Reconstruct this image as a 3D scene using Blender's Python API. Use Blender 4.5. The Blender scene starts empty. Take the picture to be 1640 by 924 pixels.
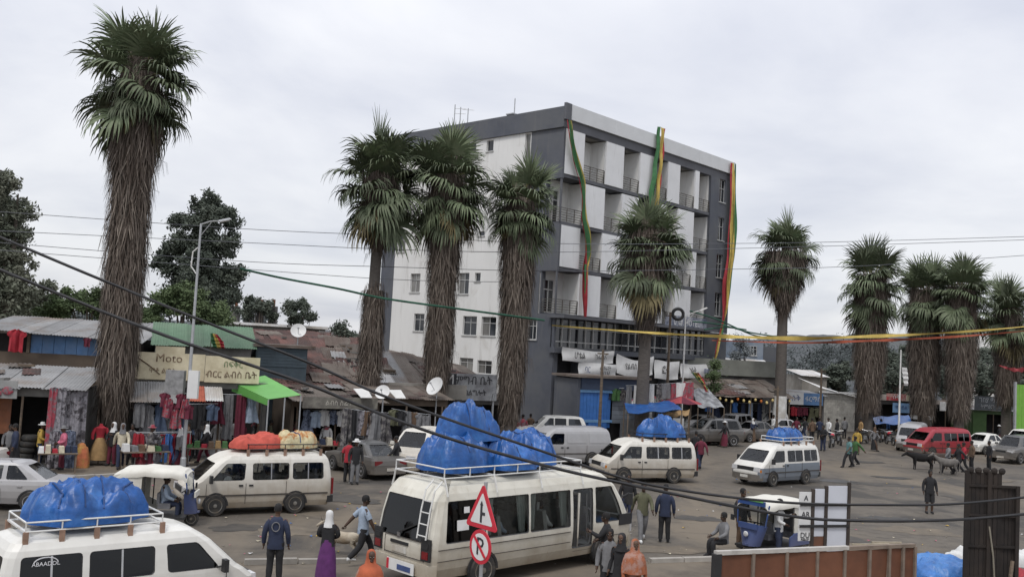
import bpy, math, random
from mathutils import Vector, Matrix, Euler, noise
R = math.radians
random.seed(7)
scene = bpy.context.scene
col = scene.collection

# ------------------------------------------------------------------ camera
CAM_H, F_PX = 5.7, 1515.0          # eye height in metres, focal length in photo pixels (photo 1640 wide)
PITCH, ROLL = R(3.62), R(3.1)
fwd = Vector((0, math.cos(PITCH), math.sin(PITCH)))
up0 = Vector((0, -math.sin(PITCH), math.cos(PITCH)))
rt0 = Vector((1, 0, 0))
cam_r = rt0 * math.cos(ROLL) + up0 * math.sin(ROLL)
cam_u = up0 * math.cos(ROLL) - rt0 * math.sin(ROLL)
cd = bpy.data.cameras.new('camera')
cam = bpy.data.objects.new('camera', cd)
col.objects.link(cam)
mw = Matrix.Identity(4)
for i in range(3):
    mw[i][0], mw[i][1], mw[i][2] = cam_r[i], cam_u[i], -fwd[i]
mw.translation = (0, 0, CAM_H)
cam.matrix_world = mw
cd.sensor_width = 36.0
cd.lens = 36.0 * F_PX / 1640.0
cd.clip_start, cd.clip_end = 0.1, 4000
scene.camera = cam

# ------------------------------------------------------------------ sky and sun (overcast)
SUN_EL, SUN_AZ = R(58), R(200)      # azimuth clockwise from +Y (the view direction): behind the camera, a little left
world = bpy.data.worlds.new('World')
scene.world = world
world.use_nodes = True
nt = world.node_tree
N, L = nt.nodes, nt.links
bg = N['Background']
sky = N.new('ShaderNodeTexSky')
sky.sky_type = 'NISHITA'
sky.sun_disc = False
sky.sun_elevation = SUN_EL
sky.sun_rotation = SUN_AZ
tc = N.new('ShaderNodeTexCoord')
sep = N.new('ShaderNodeSeparateXYZ')
L.new(tc.outputs['Generated'], sep.inputs[0])
# cloud deck: project the direction on a plane overhead so that clouds flatten towards the horizon
def wmath(op, a, b=None):
    n = N.new('ShaderNodeMath'); n.operation = op
    for k, x in enumerate((a, b)):
        if x is None: continue
        if isinstance(x, (int, float)): n.inputs[k].default_value = x
        else: L.new(x, n.inputs[k])
    return n.outputs[0]
zc = wmath('ADD', wmath('MAXIMUM', sep.outputs['Z'], 0.0), 0.22)
cx, cy = wmath('DIVIDE', sep.outputs['X'], zc), wmath('DIVIDE', sep.outputs['Y'], zc)
cmb = N.new('ShaderNodeCombineXYZ')
L.new(cx, cmb.inputs[0]); L.new(cy, cmb.inputs[1])
noi = N.new('ShaderNodeTexNoise')
noi.inputs['Scale'].default_value = 1.15
noi.inputs['Detail'].default_value = 7
noi.inputs['Roughness'].default_value = 0.52
noi.inputs['Distortion'].default_value = 0.35
L.new(cmb.outputs[0], noi.inputs['Vector'])
ramp = N.new('ShaderNodeValToRGB')
e = ramp.color_ramp.elements
e[0].position, e[0].color = 0.34, (0.61, 0.63, 0.705, 1)
e[1].position, e[1].color = 0.62, (0.835, 0.84, 0.87, 1)
L.new(noi.outputs['Fac'], ramp.inputs['Fac'])
# overcast luminance: brighter towards the zenith, as an even cloud deck is
lum = wmath('ADD', wmath('MULTIPLY', wmath('MAXIMUM', sep.outputs['Z'], 0.0), 0.75), 0.90)
mulc = N.new('ShaderNodeVectorMath'); mulc.operation = 'SCALE'
L.new(ramp.outputs['Color'], mulc.inputs[0]); L.new(lum, mulc.inputs['Scale'])
nsc = N.new('ShaderNodeVectorMath'); nsc.operation = 'SCALE'
L.new(sky.outputs['Color'], nsc.inputs[0]); nsc.inputs['Scale'].default_value = 0.12
addc = N.new('ShaderNodeVectorMath'); addc.operation = 'ADD'
csc = N.new('ShaderNodeVectorMath'); csc.operation = 'SCALE'
L.new(mulc.outputs[0], csc.inputs[0]); csc.inputs['Scale'].default_value = 9.0
L.new(csc.outputs[0], addc.inputs[0]); L.new(nsc.outputs[0], addc.inputs[1])
L.new(addc.outputs[0], bg.inputs['Color'])
bg.inputs['Strength'].default_value = 0.105

sd = bpy.data.lights.new('sun', 'SUN')
sun = bpy.data.objects.new('sun', sd)
col.objects.link(sun)
sd.energy, sd.angle, sd.color = 1.5, R(12), (1.0, 0.97, 0.93)
sdir = Vector((math.sin(SUN_AZ) * math.cos(SUN_EL), math.cos(SUN_AZ) * math.cos(SUN_EL), math.sin(SUN_EL)))
sun.rotation_euler = sdir.to_track_quat('Z', 'Y').to_euler()
sun.location = (0, -20, 60)
vs = scene.view_settings
vs.view_transform, vs.look, vs.gamma, vs.exposure = 'Standard', 'None', 1.0, 0.06
vs.use_curve_mapping = False
scene.cycles.max_bounces = 6
scene.cycles.transparent_max_bounces = 12
scene.cycles.use_denoising = True

# ------------------------------------------------------------------ survey helpers: photo measurement -> place
def ray(u, v):
    return (fwd + cam_r * ((u - 820) / F_PX) + cam_u * ((462 - v) / F_PX))
def G(u, v, z=0.0):
    """the point at height z seen at u, v"""
    d = ray(u, v)
    t = (z - CAM_H) / d.z
    return Vector((d.x * t, d.y * t, z))
def S(u, v, D):
    """the point at distance D along the view (world Y) seen at u, v"""
    d = ray(u, v)
    t = D / d.y
    return Vector((d.x * t, D, CAM_H + d.z * t))

# ------------------------------------------------------------------ materials
MATS = {}
def mat(name, c, rough=0.75, var=0.16, scale=4.0, metal=0.0, bump=0.0, c2=None, thr=(0.42, 0.62), stretch=(1, 1, 1),
        rnd=0.0, dust=0.0, spec=0.5, coat=0.0, detail=5, emit=0.0, stains=None):
    """procedural surface: base colour broken by noise, an optional second colour in patches, road dust low on vehicles"""
    if name in MATS: return MATS[name]
    m = bpy.data.materials.new(name); m.use_nodes = True
    n, l = m.node_tree.nodes, m.node_tree.links
    b = n['Principled BSDF']
    b.inputs['Roughness'].default_value = rough
    b.inputs['Metallic'].default_value = metal
    b.inputs['Specular IOR Level'].default_value = spec
    b.inputs['Coat Weight'].default_value = coat
    b.inputs['Coat Roughness'].default_value = 0.08
    t = n.new('ShaderNodeTexCoord')
    mp = n.new('ShaderNodeMapping'); mp.inputs['Scale'].default_value = stretch
    l.new(t.outputs['Object'], mp.inputs[0])
    nz = n.new('ShaderNodeTexNoise'); nz.inputs['Scale'].default_value = scale; nz.inputs['Detail'].default_value = detail
    nz.inputs['Roughness'].default_value = 0.6
    l.new(mp.outputs[0], nz.inputs['Vector'])
    mix = n.new('ShaderNodeMix'); mix.data_type = 'RGBA'
    A = [x for x in mix.inputs if x.type == 'RGBA']
    lo = tuple(x * (1 - var) for x in c) + (1,)
    hi = tuple(min(1, x * (1 + var)) for x in c) + (1,)
    A[0].default_value, A[1].default_value = lo, hi
    mr = n.new('ShaderNodeMapRange'); mr.inputs[1].default_value, mr.inputs[2].default_value = 0.3, 0.7
    l.new(nz.outputs['Fac'], mr.inputs[0]); l.new(mr.outputs[0], mix.inputs['Factor'])
    out = [x for x in mix.outputs if x.type == 'RGBA'][0]
    def blend(fac, colour, src):
        mx = n.new('ShaderNodeMix'); mx.data_type = 'RGBA'
        a = [x for x in mx.inputs if x.type == 'RGBA']
        l.new(fac, mx.inputs['Factor']); l.new(src, a[0]); a[1].default_value = tuple(colour) + (1,)
        return [x for x in mx.outputs if x.type == 'RGBA'][0]
    if c2 is not None:
        n2 = n.new('ShaderNodeTexNoise'); n2.inputs['Scale'].default_value = scale * 0.37; n2.inputs['Detail'].default_value = 8
        n2.inputs['Roughness'].default_value = 0.65
        mo = n.new('ShaderNodeVectorMath'); mo.operation = 'ADD'; mo.inputs[1].default_value = (13.1, 7.7, 3.3)
        l.new(mp.outputs[0], mo.inputs[0]); l.new(mo.outputs[0], n2.inputs['Vector'])
        m2 = n.new('ShaderNodeMapRange'); m2.inputs[1].default_value, m2.inputs[2].default_value = thr
        l.new(n2.outputs['Fac'], m2.inputs[0])
        out = blend(m2.outputs[0], c2, out)
    for (c3, sc3, st3, th3, amt3) in (stains or ()):
        n4 = n.new('ShaderNodeTexNoise'); n4.inputs['Scale'].default_value = sc3; n4.inputs['Detail'].default_value = 9; n4.inputs['Roughness'].default_value = 0.62; n4.inputs['Distortion'].default_value = 0.6
        mp4 = n.new('ShaderNodeMapping'); mp4.inputs['Scale'].default_value = st3; mp4.inputs['Location'].default_value = (sc3 * 3.1, 5.2, sc3)
        l.new(t.outputs['Object'], mp4.inputs[0]); l.new(mp4.outputs[0], n4.inputs['Vector'])
        m4 = n.new('ShaderNodeMapRange'); m4.inputs[1].default_value, m4.inputs[2].default_value = th3; m4.inputs[4].default_value = amt3
        l.new(n4.outputs['Fac'], m4.inputs[0]); out = blend(m4.outputs[0], c3, out)
    if dust:
        sx = n.new('ShaderNodeSeparateXYZ'); l.new(t.outputs['Object'], sx.inputs[0])
        n3 = n.new('ShaderNodeTexNoise'); n3.inputs['Scale'].default_value = 1.7; n3.inputs['Detail'].default_value = 8; n3.inputs['Roughness'].default_value = 0.7
        l.new(t.outputs['Object'], n3.inputs['Vector'])
        ad = n.new('ShaderNodeMath'); ad.operation = 'MULTIPLY_ADD'; ad.inputs[1].default_value = 0.9; ad.inputs[2].default_value = -0.45
        l.new(n3.outputs['Fac'], ad.inputs[0])
        ad2 = n.new('ShaderNodeMath'); ad2.operation = 'ADD'; l.new(sx.outputs['Z'], ad2.inputs[0]); l.new(ad.outputs[0], ad2.inputs[1])
        m3 = n.new('ShaderNodeMapRange'); m3.inputs[1].default_value, m3.inputs[2].default_value = 1.4, 0.15
        m3.inputs[3].default_value, m3.inputs[4].default_value = 0.03, dust
        l.new(ad2.outputs[0], m3.inputs[0])
        out = blend(m3.outputs[0], (0.24, 0.185, 0.12), out)
    if rnd:
        oi = n.new('ShaderNodeObjectInfo')
        hs = n.new('ShaderNodeHueSaturation')
        rr = n.new('ShaderNodeMapRange'); rr.inputs[3].default_value, rr.inputs[4].default_value = 1 - rnd, 1 + rnd
        l.new(oi.outputs['Random'], rr.inputs[0]); l.new(rr.outputs[0], hs.inputs['Value']); l.new(out, hs.inputs['Color'])
        out = hs.outputs[0]
    l.new(out, b.inputs['Base Color'])
    if bump:
        bp = n.new('ShaderNodeBump'); bp.inputs['Strength'].default_value = bump; bp.inputs['Distance'].default_value = 0.03
        l.new(nz.outputs['Fac'], bp.inputs['Height']); l.new(bp.outputs[0], b.inputs['Normal'])
    if emit:
        l.new(out, b.inputs['Emission Color']); b.inputs['Emission Strength'].default_value = emit
    MATS[name] = m
    return m

def glass(name, tint, rough=0.03):
    """window glass: tinted see-through sheet with a mirror film that follows Fresnel"""
    if name in MATS: return MATS[name]
    m = bpy.data.materials.new(name); m.use_nodes = True
    n, l = m.node_tree.nodes, m.node_tree.links
    n.remove(n['Principled BSDF'])
    tr = n.new('ShaderNodeBsdfTransparent'); tr.inputs[0].default_value = tuple(tint) + (1,)
    gl = n.new('ShaderNodeBsdfGlossy'); gl.inputs['Roughness'].default_value = rough; gl.inputs['Color'].default_value = (0.9, 0.92, 0.95, 1)
    fr = n.new('ShaderNodeFresnel'); fr.inputs[0].default_value = 1.5
    nz = n.new('ShaderNodeTexNoise'); nz.inputs['Scale'].default_value = 3.0
    bp = n.new('ShaderNodeBump'); bp.inputs['Strength'].default_value = 0.04
    l.new(nz.outputs['Fac'], bp.inputs['Height']); l.new(bp.outputs[0], gl.inputs['Normal'])
    mx = n.new('ShaderNodeMixShader')
    l.new(fr.outputs[0], mx.inputs[0]); l.new(tr.outputs[0], mx.inputs[1]); l.new(gl.outputs[0], mx.inputs[2])
    l.new(mx.outputs[0], n['Material Output'].inputs['Surface'])
    MATS[name] = m
    return m

# ------------------------------------------------------------------ mesh helper
class MB:
    def __init__(s): s.v, s.f, s.mi, s.cur = [], [], [], 0
    def add(s, vs, fs):
        o = len(s.v); s.v.extend([tuple(p) for p in vs])
        for f in fs: s.f.append(tuple(i + o for i in f)); s.mi.append(s.cur)
        return s
    def box(s, c, d, rz=0.0, rot=None, taper=1.0):
        x, y, z = d[0] / 2, d[1] / 2, d[2] / 2
        P = [Vector((a * (taper if e > 0 else 1), b * (taper if e > 0 else 1), e)) for e in (-z, z) for a, b in ((-x, -y), (x, -y), (x, y), (-x, y))]
        m = rot if rot is not None else Matrix.Rotation(rz, 3, 'Z')
        c = Vector(c)
        return s.add([m @ p + c for p in P], [(3, 2, 1, 0), (4, 5, 6, 7), (0, 1, 5, 4), (1, 2, 6, 5), (2, 3, 7, 6), (3, 0, 4, 7)])
    def beam(s, a, b, w, h=None):
        """rectangular bar from a to b"""
        a, b = Vector(a), Vector(b); h = h or w
        d = b - a; ln = d.length
        if ln < 1e-6: return s
        q = d.to_track_quat('X', 'Z').to_matrix()
        return s.box((a + b) / 2, (ln, w, h), rot=q)
    def tube(s, pts, r, n=6, cap=True):
        pts = [Vector(p) for p in pts]; k = len(pts)
        rs = r if isinstance(r, (list, tuple)) else [r] * k
        vs, prev = [], None
        for i, p in enumerate(pts):
            d = (pts[min(i + 1, k - 1)] - pts[max(i - 1, 0)])
            d = d.normalized() if d.length > 1e-9 else Vector((0, 0, 1))
            if prev is None:
                a = d.orthogonal().normalized()
            else:
                a = (prev - d * prev.dot(d)); a = a.normalized() if a.length > 1e-6 else d.orthogonal().normalized()
            prev = a; b = d.cross(a)
            for j in range(n):
                t = 2 * math.pi * j / n
                vs.append(p + (a * math.cos(t) + b * math.sin(t)) * rs[i])
        fs = [(i * n + j, i * n + (j + 1) % n, (i + 1) * n + (j + 1) % n, (i + 1) * n + j) for i in range(k - 1) for j in range(n)]
        if cap: fs += [tuple(range(n - 1, -1, -1)), tuple((k - 1) * n + j for j in range(n))]
        return s.add(vs, fs)
    def lathe(s, prof, n=12, c=(0, 0, 0), sx=1.0, sy=1.0, rot=None, wob=0.0, rg=random):
        vs = []; c = Vector(c)
        for r, z in prof:
            for j in range(n):
                t = 2 * math.pi * j / n; rr = r * (1 + rg.uniform(-wob, wob))
                p = Vector((rr * math.cos(t) * sx, rr * math.sin(t) * sy, z))
                vs.append((rot @ p if rot is not None else p) + c)
        k = len(prof)
        fs = [(i * n + j, i * n + (j + 1) % n, (i + 1) * n + (j + 1) % n, (i + 1) * n + j) for i in range(k - 1) for j in range(n)]
        fs += [tuple(range(n - 1, -1, -1)), tuple((k - 1) * n + j for j in range(n))]
        return s.add(vs, fs)
    def ell(s, c, r, n=10, k=6, rot=None):
        r = (r, r, r) if isinstance(r, (int, float)) else r
        prof = [(math.sin(math.pi * i / k), -math.cos(math.pi * i / k)) for i in range(k + 1)]
        prof[0], prof[-1] = (0.02, -1), (0.02, 1)
        m = (rot if rot is not None else Matrix.Identity(3)) @ Matrix.Diagonal(r)
        return s.lathe(prof, n, c, rot=m)
    def prism(s, poly, a, b, fn):
        """extrude a 2-D outline between a and b; fn(p, q, t) -> xyz"""
        k = len(poly)
        vs = [fn(p, q, a) for p, q in poly] + [fn(p, q, b) for p, q in poly]
        fs = [tuple(range(k - 1, -1, -1)), tuple(range(k, 2 * k))] + [(i, (i + 1) % k, k + (i + 1) % k, k + i) for i in range(k)]
        return s.add(vs, fs)
    def sheet(s, fn, nu, nv, thick=0.0):
        """grid surface fn(u,v) on 0..1; with thick a closed slab along -Z"""
        P = [Vector(fn(i / nu, j / nv)) for j in range(nv + 1) for i in range(nu + 1)]
        w = nu + 1
        fs = [(j * w + i, j * w + i + 1, (j + 1) * w + i + 1, (j + 1) * w + i) for j in range(nv) for i in range(nu)]
        if thick:
            k = len(P); t = Vector((0, 0, thick)) if isinstance(thick, (int, float)) else Vector(thick)
            P = P + [p - t for p in P]
            fs = fs + [tuple(i + k for i in reversed(f)) for f in fs]
            rim = [i for i in range(w)] + [j * w + nu for j in range(1, nv + 1)] + [nv * w + i for i in range(nu - 1, -1, -1)] + [j * w for j in range(nv - 1, 0, -1)]
            fs += [(rim[(a + 1) % len(rim)], rim[a], rim[a] + k, rim[(a + 1) % len(rim)] + k) for a in range(len(rim))]
        return s.add(P, fs)
    def mesh(s, name, mats, smooth=None):
        me = bpy.data.meshes.new(name)
        me.from_pydata(s.v, [], s.f)
        for m in (mats if isinstance(mats, (list, tuple)) else [mats]): me.materials.append(m)
        if any(s.mi): me.polygons.foreach_set('material_index', s.mi)
        if smooth:
            me.polygons.foreach_set('use_smooth', [True] * len(me.polygons))
            me.set_sharp_from_angle(angle=R(smooth))
        me.update()
        return me
    def build(s, name, mats, parent=None, smooth=None, loc=None, rz=0.0):
        return link(name, s.mesh(name, mats, smooth), parent, loc, rz)

def link(name, me, parent=None, loc=None, rz=0.0, mats=None):
    o = bpy.data.objects.new(name, me)
    col.objects.link(o)
    if parent is not None: o.parent = parent
    if loc is not None: o.location = loc
    if rz: o.rotation_euler = (0, 0, rz)
    if mats:
        for i, m in enumerate(mats):
            if i < len(o.material_slots):
                o.material_slots[i].link = 'OBJECT'; o.material_slots[i].material = m
    return o
def tag(o, label=None, cat=None, group=None, kind=None):
    if label: o['label'] = label
    if cat: o['category'] = cat
    if group: o['group'] = group
    if kind: o['kind'] = kind
    return o
def thing(name, label, cat, loc=(0, 0, 0), rz=0.0, group=None):
    o = bpy.data.objects.new(name, None)
    o.empty_display_size = 0.3
    col.objects.link(o)
    o.location = loc; o.rotation_euler = (0, 0, rz)
    return tag(o, label, cat, group)
def text(name, s, size, loc, rot, m, parent, align='CENTER', depth=0.004):
    cu = bpy.data.curves.new(name, 'FONT')
    cu.body, cu.size, cu.extrude = s, size, depth
    cu.align_x, cu.align_y = align, 'CENTER'
    cu.resolution_u = 2
    tmp = bpy.data.objects.new('lettering_source', cu)
    me = bpy.data.meshes.new_from_object(tmp)
    bpy.data.objects.remove(tmp); bpy.data.curves.remove(cu)
    me.materials.clear(); me.materials.append(m)
    o = link(name, me, parent, loc)
    o.rotation_euler = rot
    return o

# common materials
asphalt = mat('asphalt_dusty', (0.094, 0.081, 0.066), 0.84, 0.24, 2.6, bump=0.3, c2=(0.125, 0.108, 0.086), thr=(0.44, 0.66), detail=10,
              stains=[((0.042, 0.038, 0.034), 0.30, (1, 1, 1), (0.50, 0.62), 0.85), ((0.165, 0.135, 0.098), 0.16, (1, .45, 1), (0.50, 0.64), 0.85), ((0.035, 0.032, 0.03), 1.3, (.35, 1.6, 1), (0.60, 0.70), 0.7), ((0.028, 0.026, 0.025), 0.9, (1, 1, 1), (0.68, 0.72), 0.85)])
dirt = mat('packed_dirt', (0.135, 0.115, 0.09), 0.95, 0.22, 0.9, bump=0.3, c2=(0.17, 0.14, 0.105), detail=9, stains=[((0.06, 0.05, 0.042), 0.4, (1, 1, 1), (0.52, 0.66), 0.7)])
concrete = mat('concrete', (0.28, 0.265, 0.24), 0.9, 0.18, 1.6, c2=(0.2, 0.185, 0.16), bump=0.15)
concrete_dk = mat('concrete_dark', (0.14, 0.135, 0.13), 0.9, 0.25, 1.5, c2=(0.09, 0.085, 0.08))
kerb_m = mat('kerb_stone', (0.30, 0.28, 0.25), 0.9, 0.2, 2.5, rnd=0.15)
galv = mat('galvanised_steel', (0.40, 0.41, 0.42), 0.5, 0.12, 5, metal=0.5)
steel_w = mat('white_painted_steel', (0.62, 0.62, 0.60), 0.45, 0.1, 6, c2=(0.42, 0.38, 0.33), thr=(0.55, 0.75))
blackm = mat('black_plastic', (0.02, 0.02, 0.021), 0.55, 0.2, 8)
rubber = mat('tyre_rubber', (0.028, 0.027, 0.026), 0.85, 0.25, 8, c2=(0.09, 0.075, 0.06), thr=(0.5, 0.75))
chrome = mat('dull_chrome', (0.5, 0.5, 0.5), 0.3, 0.1, 6, metal=0.9)
rim_m = mat('wheel_steel', (0.26, 0.25, 0.23), 0.55, 0.2, 8, metal=0.5, c2=(0.17, 0.14, 0.1))
alloy = mat('alloy_wheel', (0.42, 0.42, 0.43), 0.4, 0.15, 8, metal=0.6)
tarp_b = mat('blue_tarpaulin', (0.008, 0.074, 0.270), 0.38, 0.32, 4.5, bump=0.7, c2=(0.034, 0.150, 0.42), thr=(0.5, 0.7), rnd=0.1)
rope_m = mat('dark_rope', (0.03, 0.06, 0.16), 0.9)
wood = mat('weathered_timber', (0.16, 0.12, 0.085), 0.9, 0.3, 3, stretch=(1, 1, 8), c2=(0.1, 0.08, 0.065))
rust = mat('rusty_sheet', (0.20, 0.075, 0.035), 0.85, 0.3, 2.2, c2=(0.12, 0.06, 0.04), bump=0.1)
tin = mat('grey_tin_sheet', (0.235, 0.235, 0.235), 0.6, 0.18, 1.2, metal=0.2, c2=(0.17, 0.13, 0.10), thr=(0.48, 0.68), rnd=0.2)
tin_w = mat('bright_tin_sheet', (0.60, 0.60, 0.60), 0.5, 0.1, 1.5, metal=0.15, c2=(0.45, 0.42, 0.38), rnd=0.1)
tin_rust = mat('rusted_red_tin_sheet', (0.105, 0.052, 0.044), 0.9, 0.3, 1.6, c2=(0.06, 0.045, 0.04), thr=(0.42, 0.62), rnd=0.4)
tin_brown = mat('brown_tin_sheet', (0.135, 0.115, 0.098), 0.85, 0.25, 1.3, c2=(0.085, 0.062, 0.05), rnd=0.3)
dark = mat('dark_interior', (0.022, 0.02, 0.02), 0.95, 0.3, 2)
car_glass = glass('vehicle_glass', (0.72, 0.75, 0.75))
dark_glass = glass('tinted_vehicle_glass', (0.035, 0.038, 0.045))
win_glass = glass('window_glass', (0.22, 0.24, 0.26))
white_sign = mat('white_sign_board', (0.66, 0.66, 0.65), 0.5, 0.06, 3, c2=(0.5, 0.49, 0.46), thr=(0.55, 0.8))
blk_paint = mat('black_sign_paint', (0.03, 0.03, 0.035), 0.6, 0.2, 4)
red_paint = mat('red_sign_paint', (0.52, 0.025, 0.045), 0.45, 0.1, 5)

# ------------------------------------------------------------------ ground
def flat(name, pts, z, m, kind='structure', sub=1):
    b = MB(); k = len(pts)
    b.add([(x, y, z) for x, y in pts], [tuple(range(k))])
    o = b.build(name, m)
    return tag(o, kind=kind)
flat('ground', [(-900, -60), (900, -60), (900, 1800), (-900, 1800)], -0.004, dirt)
def g2(u, v): p = G(u, v); return (p.x, p.y)
road = flat('road', [g2(-350, 776), (-26, 31.5), g2(0, 778), g2(200, 764), g2(430, 742), g2(640, 727), g2(800, 712), g2(1000, 704), g2(1150, 697), g2(1330, 706),
              g2(1420, 694), g2(1640, 688), g2(1800, 682), (70, 30), (30, 23), g2(1330, 893), g2(1040, 898), g2(560, 898), g2(390, 900), (-30, 20)], 0.0, asphalt)

# worn patches, filled holes and wet marks on the road, each a thin irregular sheet
rg = random.Random(71)
pm_ = [mat('patch_dark', (0.048, 0.043, 0.038), 0.75, 0.3, 3, bump=.3, c2=(0.07, 0.062, 0.052)), mat('patch_dust', (0.155, 0.128, 0.095), 0.95, 0.25, 2, c2=(0.11, 0.094, 0.075)), mat('patch_damp', (0.034, 0.031, 0.028), 0.45, 0.3, 3)]
for i, (u, v, w, h, k) in enumerate(((700, 800, 2.6, .8, 0), (1180, 800, 2.2, .7, 1), (1400, 775, 3.6, .6, 0), (1470, 850, 2.4, .7, 1), (1290, 735, 3.2, .7, 1), (460, 850, 2.0, .5, 1), (380, 845, 1.6, .4, 0), (620, 850, 1.6, .45, 2), (1120, 830, 1.5, .5, 0), (1420, 830, 1.8, .4, 2),
        (1240, 745, 2.2, .4, 2), (1560, 800, 2.6, .7, 0), (880, 790, 2.0, .6, 1), (1340, 770, 1.6, .5, 2), (1080, 880, 2.4, .5, 1), (1330, 860, 2.0, .6, 0), (560, 800, 2.4, .6, 0), (1430, 765, 2.4, .3, 2), (1390, 740, 2.6, .4, 0), (1600, 770, 2.0, .4, 1))):
    p = G(u, v); a0 = rg.uniform(-.3, .3); n = 26; z = .004 + .0006 * i
    pts = []
    for j in range(n):
        a = 2 * math.pi * j / n; r_ = 1 + .22 * math.sin(2 * a + i) + .16 * math.sin(5 * a + 2 * i) + rg.uniform(-.14, .14)
        x, y = w / 2 * r_ * math.cos(a), h * 1.3 * r_ * math.sin(a); pts.append((p.x + x * math.cos(a0) - y * math.sin(a0), p.y + x * math.sin(a0) + y * math.cos(a0)))
    flat('road_patch', pts, z, pm_[k]).parent = road
# ------------------------------------------------------------------ hotel
h_white = mat('hotel_white_paint', (0.70, 0.695, 0.675), 0.85, 0.05, 0.6, c2=(0.58, 0.565, 0.53), thr=(0.55, 0.80), stretch=(1, 1, 0.45), stains=[((0.38, 0.36, 0.33), 2.2, (1, 1, .08), (0.56, 0.74), 0.55), ((0.45, 0.42, 0.37), 0.35, (1, 1, 1), (0.58, 0.72), 0.45)])
h_panel = mat('hotel_panel_white', (0.70, 0.705, 0.71), 0.8, 0.05, 1.0, c2=(0.62, 0.615, 0.60), thr=(0.55, 0.8), rnd=0.06, stains=[((0.42, 0.41, 0.39), 2.6, (1, 1, .10), (0.58, 0.76), 0.5)])
h_grey = mat('hotel_dark_grey_paint', (0.080, 0.087, 0.106), 0.8, 0.12, 0.9, c2=(0.105, 0.11, 0.12), stains=[((0.14, 0.14, 0.14), 2.0, (1, 1, .08), (0.56, 0.74), 0.5)])
h_slab = mat('hotel_slab_grey', (0.10, 0.103, 0.115), 0.8, 0.15, 1.0)
h_para = mat('hotel_parapet_cladding', (0.60, 0.61, 0.615), 0.55, 0.05, 1.0, metal=0.1, rnd=0.05)
frame_w = mat('window_frame_white', (0.46, 0.46, 0.45), 0.5, 0.1, 4)
frame_d = mat('window_frame_dark', (0.05, 0.05, 0.055), 0.5, 0.1, 4)
pane_d = mat('dark_window_glass', (0.022, 0.025, 0.03), 0.08, 0.3, 2, spec=0.7, rnd=0.5)
pane_c = mat('curtained_window_glass', (0.16, 0.155, 0.145), 0.15, 0.35, 3, stretch=(6, 6, .4), spec=0.6, rnd=0.4)
WRG = random.Random(404)
rail_m = mat('balcony_rail_metal', (0.13, 0.12, 0.105), 0.5, 0.15, 5, metal=0.4)

def wall_open(b, x0, x1, z0, z1, ops, fn, depth=0.22):
    """wall face on fn(x, z, d) with real openings and reveals (d = depth into the wall)"""
    xs = sorted({x0, x1} | {q for o in ops for q in (o[0], o[1])}); zs = sorted({z0, z1} | {q for o in ops for q in (o[2], o[3])})
    for i in range(len(xs) - 1):
        for j in range(len(zs) - 1):
            cx, cz = (xs[i] + xs[i + 1]) / 2, (zs[j] + zs[j + 1]) / 2
            if any(o[0] < cx < o[1] and o[2] < cz < o[3] for o in ops): continue
            b.add([fn(xs[i], zs[j], 0), fn(xs[i + 1], zs[j], 0), fn(xs[i + 1], zs[j + 1], 0), fn(xs[i], zs[j + 1], 0)], [(0, 1, 2, 3)])
    for o in ops:
        c = [(o[0], o[2]), (o[1], o[2]), (o[1], o[3]), (o[0], o[3])]
        for k in range(4):
            p, q = c[k], c[(k + 1) % 4]
            b.add([fn(p[0], p[1], 0), fn(q[0], q[1], 0), fn(q[0], q[1], depth), fn(p[0], p[1], depth)], [(0, 1, 2, 3)])

def window(parent, x0, x1, z0, z1, fn, d=0.12, fm=None, pm=None, cols=2, trans=0.32, sill=True, t=0.04):
    """frame bars with transom and mullions, glass panes as sub-parts"""
    fm = fm or frame_w; pm = pm or pane_d
    b = MB()
    def bar(xa, xb, za, zb, d0=0.0, dd=0.06):
        b.add([fn(x, z, e) for e in (d - d0, d - d0 + dd) for x, z in ((xa, za), (xb, za), (xb, zb), (xa, zb))],
              [(0, 1, 2, 3), (7, 6, 5, 4), (0, 4, 5, 1), (1, 5, 6, 2), (2, 6, 7, 3), (3, 7, 4, 0)])
    bar(x0, x0 + t, z0, z1); bar(x1 - t, x1, z0, z1); bar(x0 + t, x1 - t, z0, z0 + t); bar(x0 + t, x1 - t, z1 - t, z1)
    zt = z1 - (z1 - z0) * trans if trans else None
    for k in range(1, cols):
        xm = x0 + (x1 - x0) * k / cols; bar(xm - t / 2, xm + t / 2, z0 + t, z1 - t, 0.003)
    if zt: bar(x0 + t, x1 - t, zt - t / 2, zt + t / 2, 0.006)
    if sill: bar(x0 - 0.06, x1 + 0.06, z0 - 0.07, z0 - 0.002, d + 0.07, d + 0.1)
    w = b.build('window', fm, parent)
    for k in range(cols):
        pq = pane_c if pm is pane_d and WRG.random() < .22 else pm
        xa, xb = x0 + (x1 - x0) * k / cols + t * .6, x0 + (x1 - x0) * (k + 1) / cols - t * .6
        for za, zb in (((z0 + t * .6, zt - t * .3), (zt + t * .3, z1 - t * .6)) if zt else ((z0 + t * .6, z1 - t * .6),)):
            MB().add([fn(x, z, d + 0.03) for x, z in ((xa, za), (xb, za), (xb, zb), (xa, zb))], [(0, 1, 2, 3)]).build('pane', pq, w)
    return w

HOT = Vector((3.0, 64.0, 0)); HRZ = math.atan2(0.734, 0.679)
hotel = thing('hotel_building', 'five storey hotel with white panel balconies and dark grey end bands', 'building', HOT, HRZ)
def fL(y, z, d): return (0.0 + d, y, z)            # left face, y along it
def fR(x, z, d): return (x, 0.0 + d, z)            # balcony face
LEN, DEP = 22.9, 18.6
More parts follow.
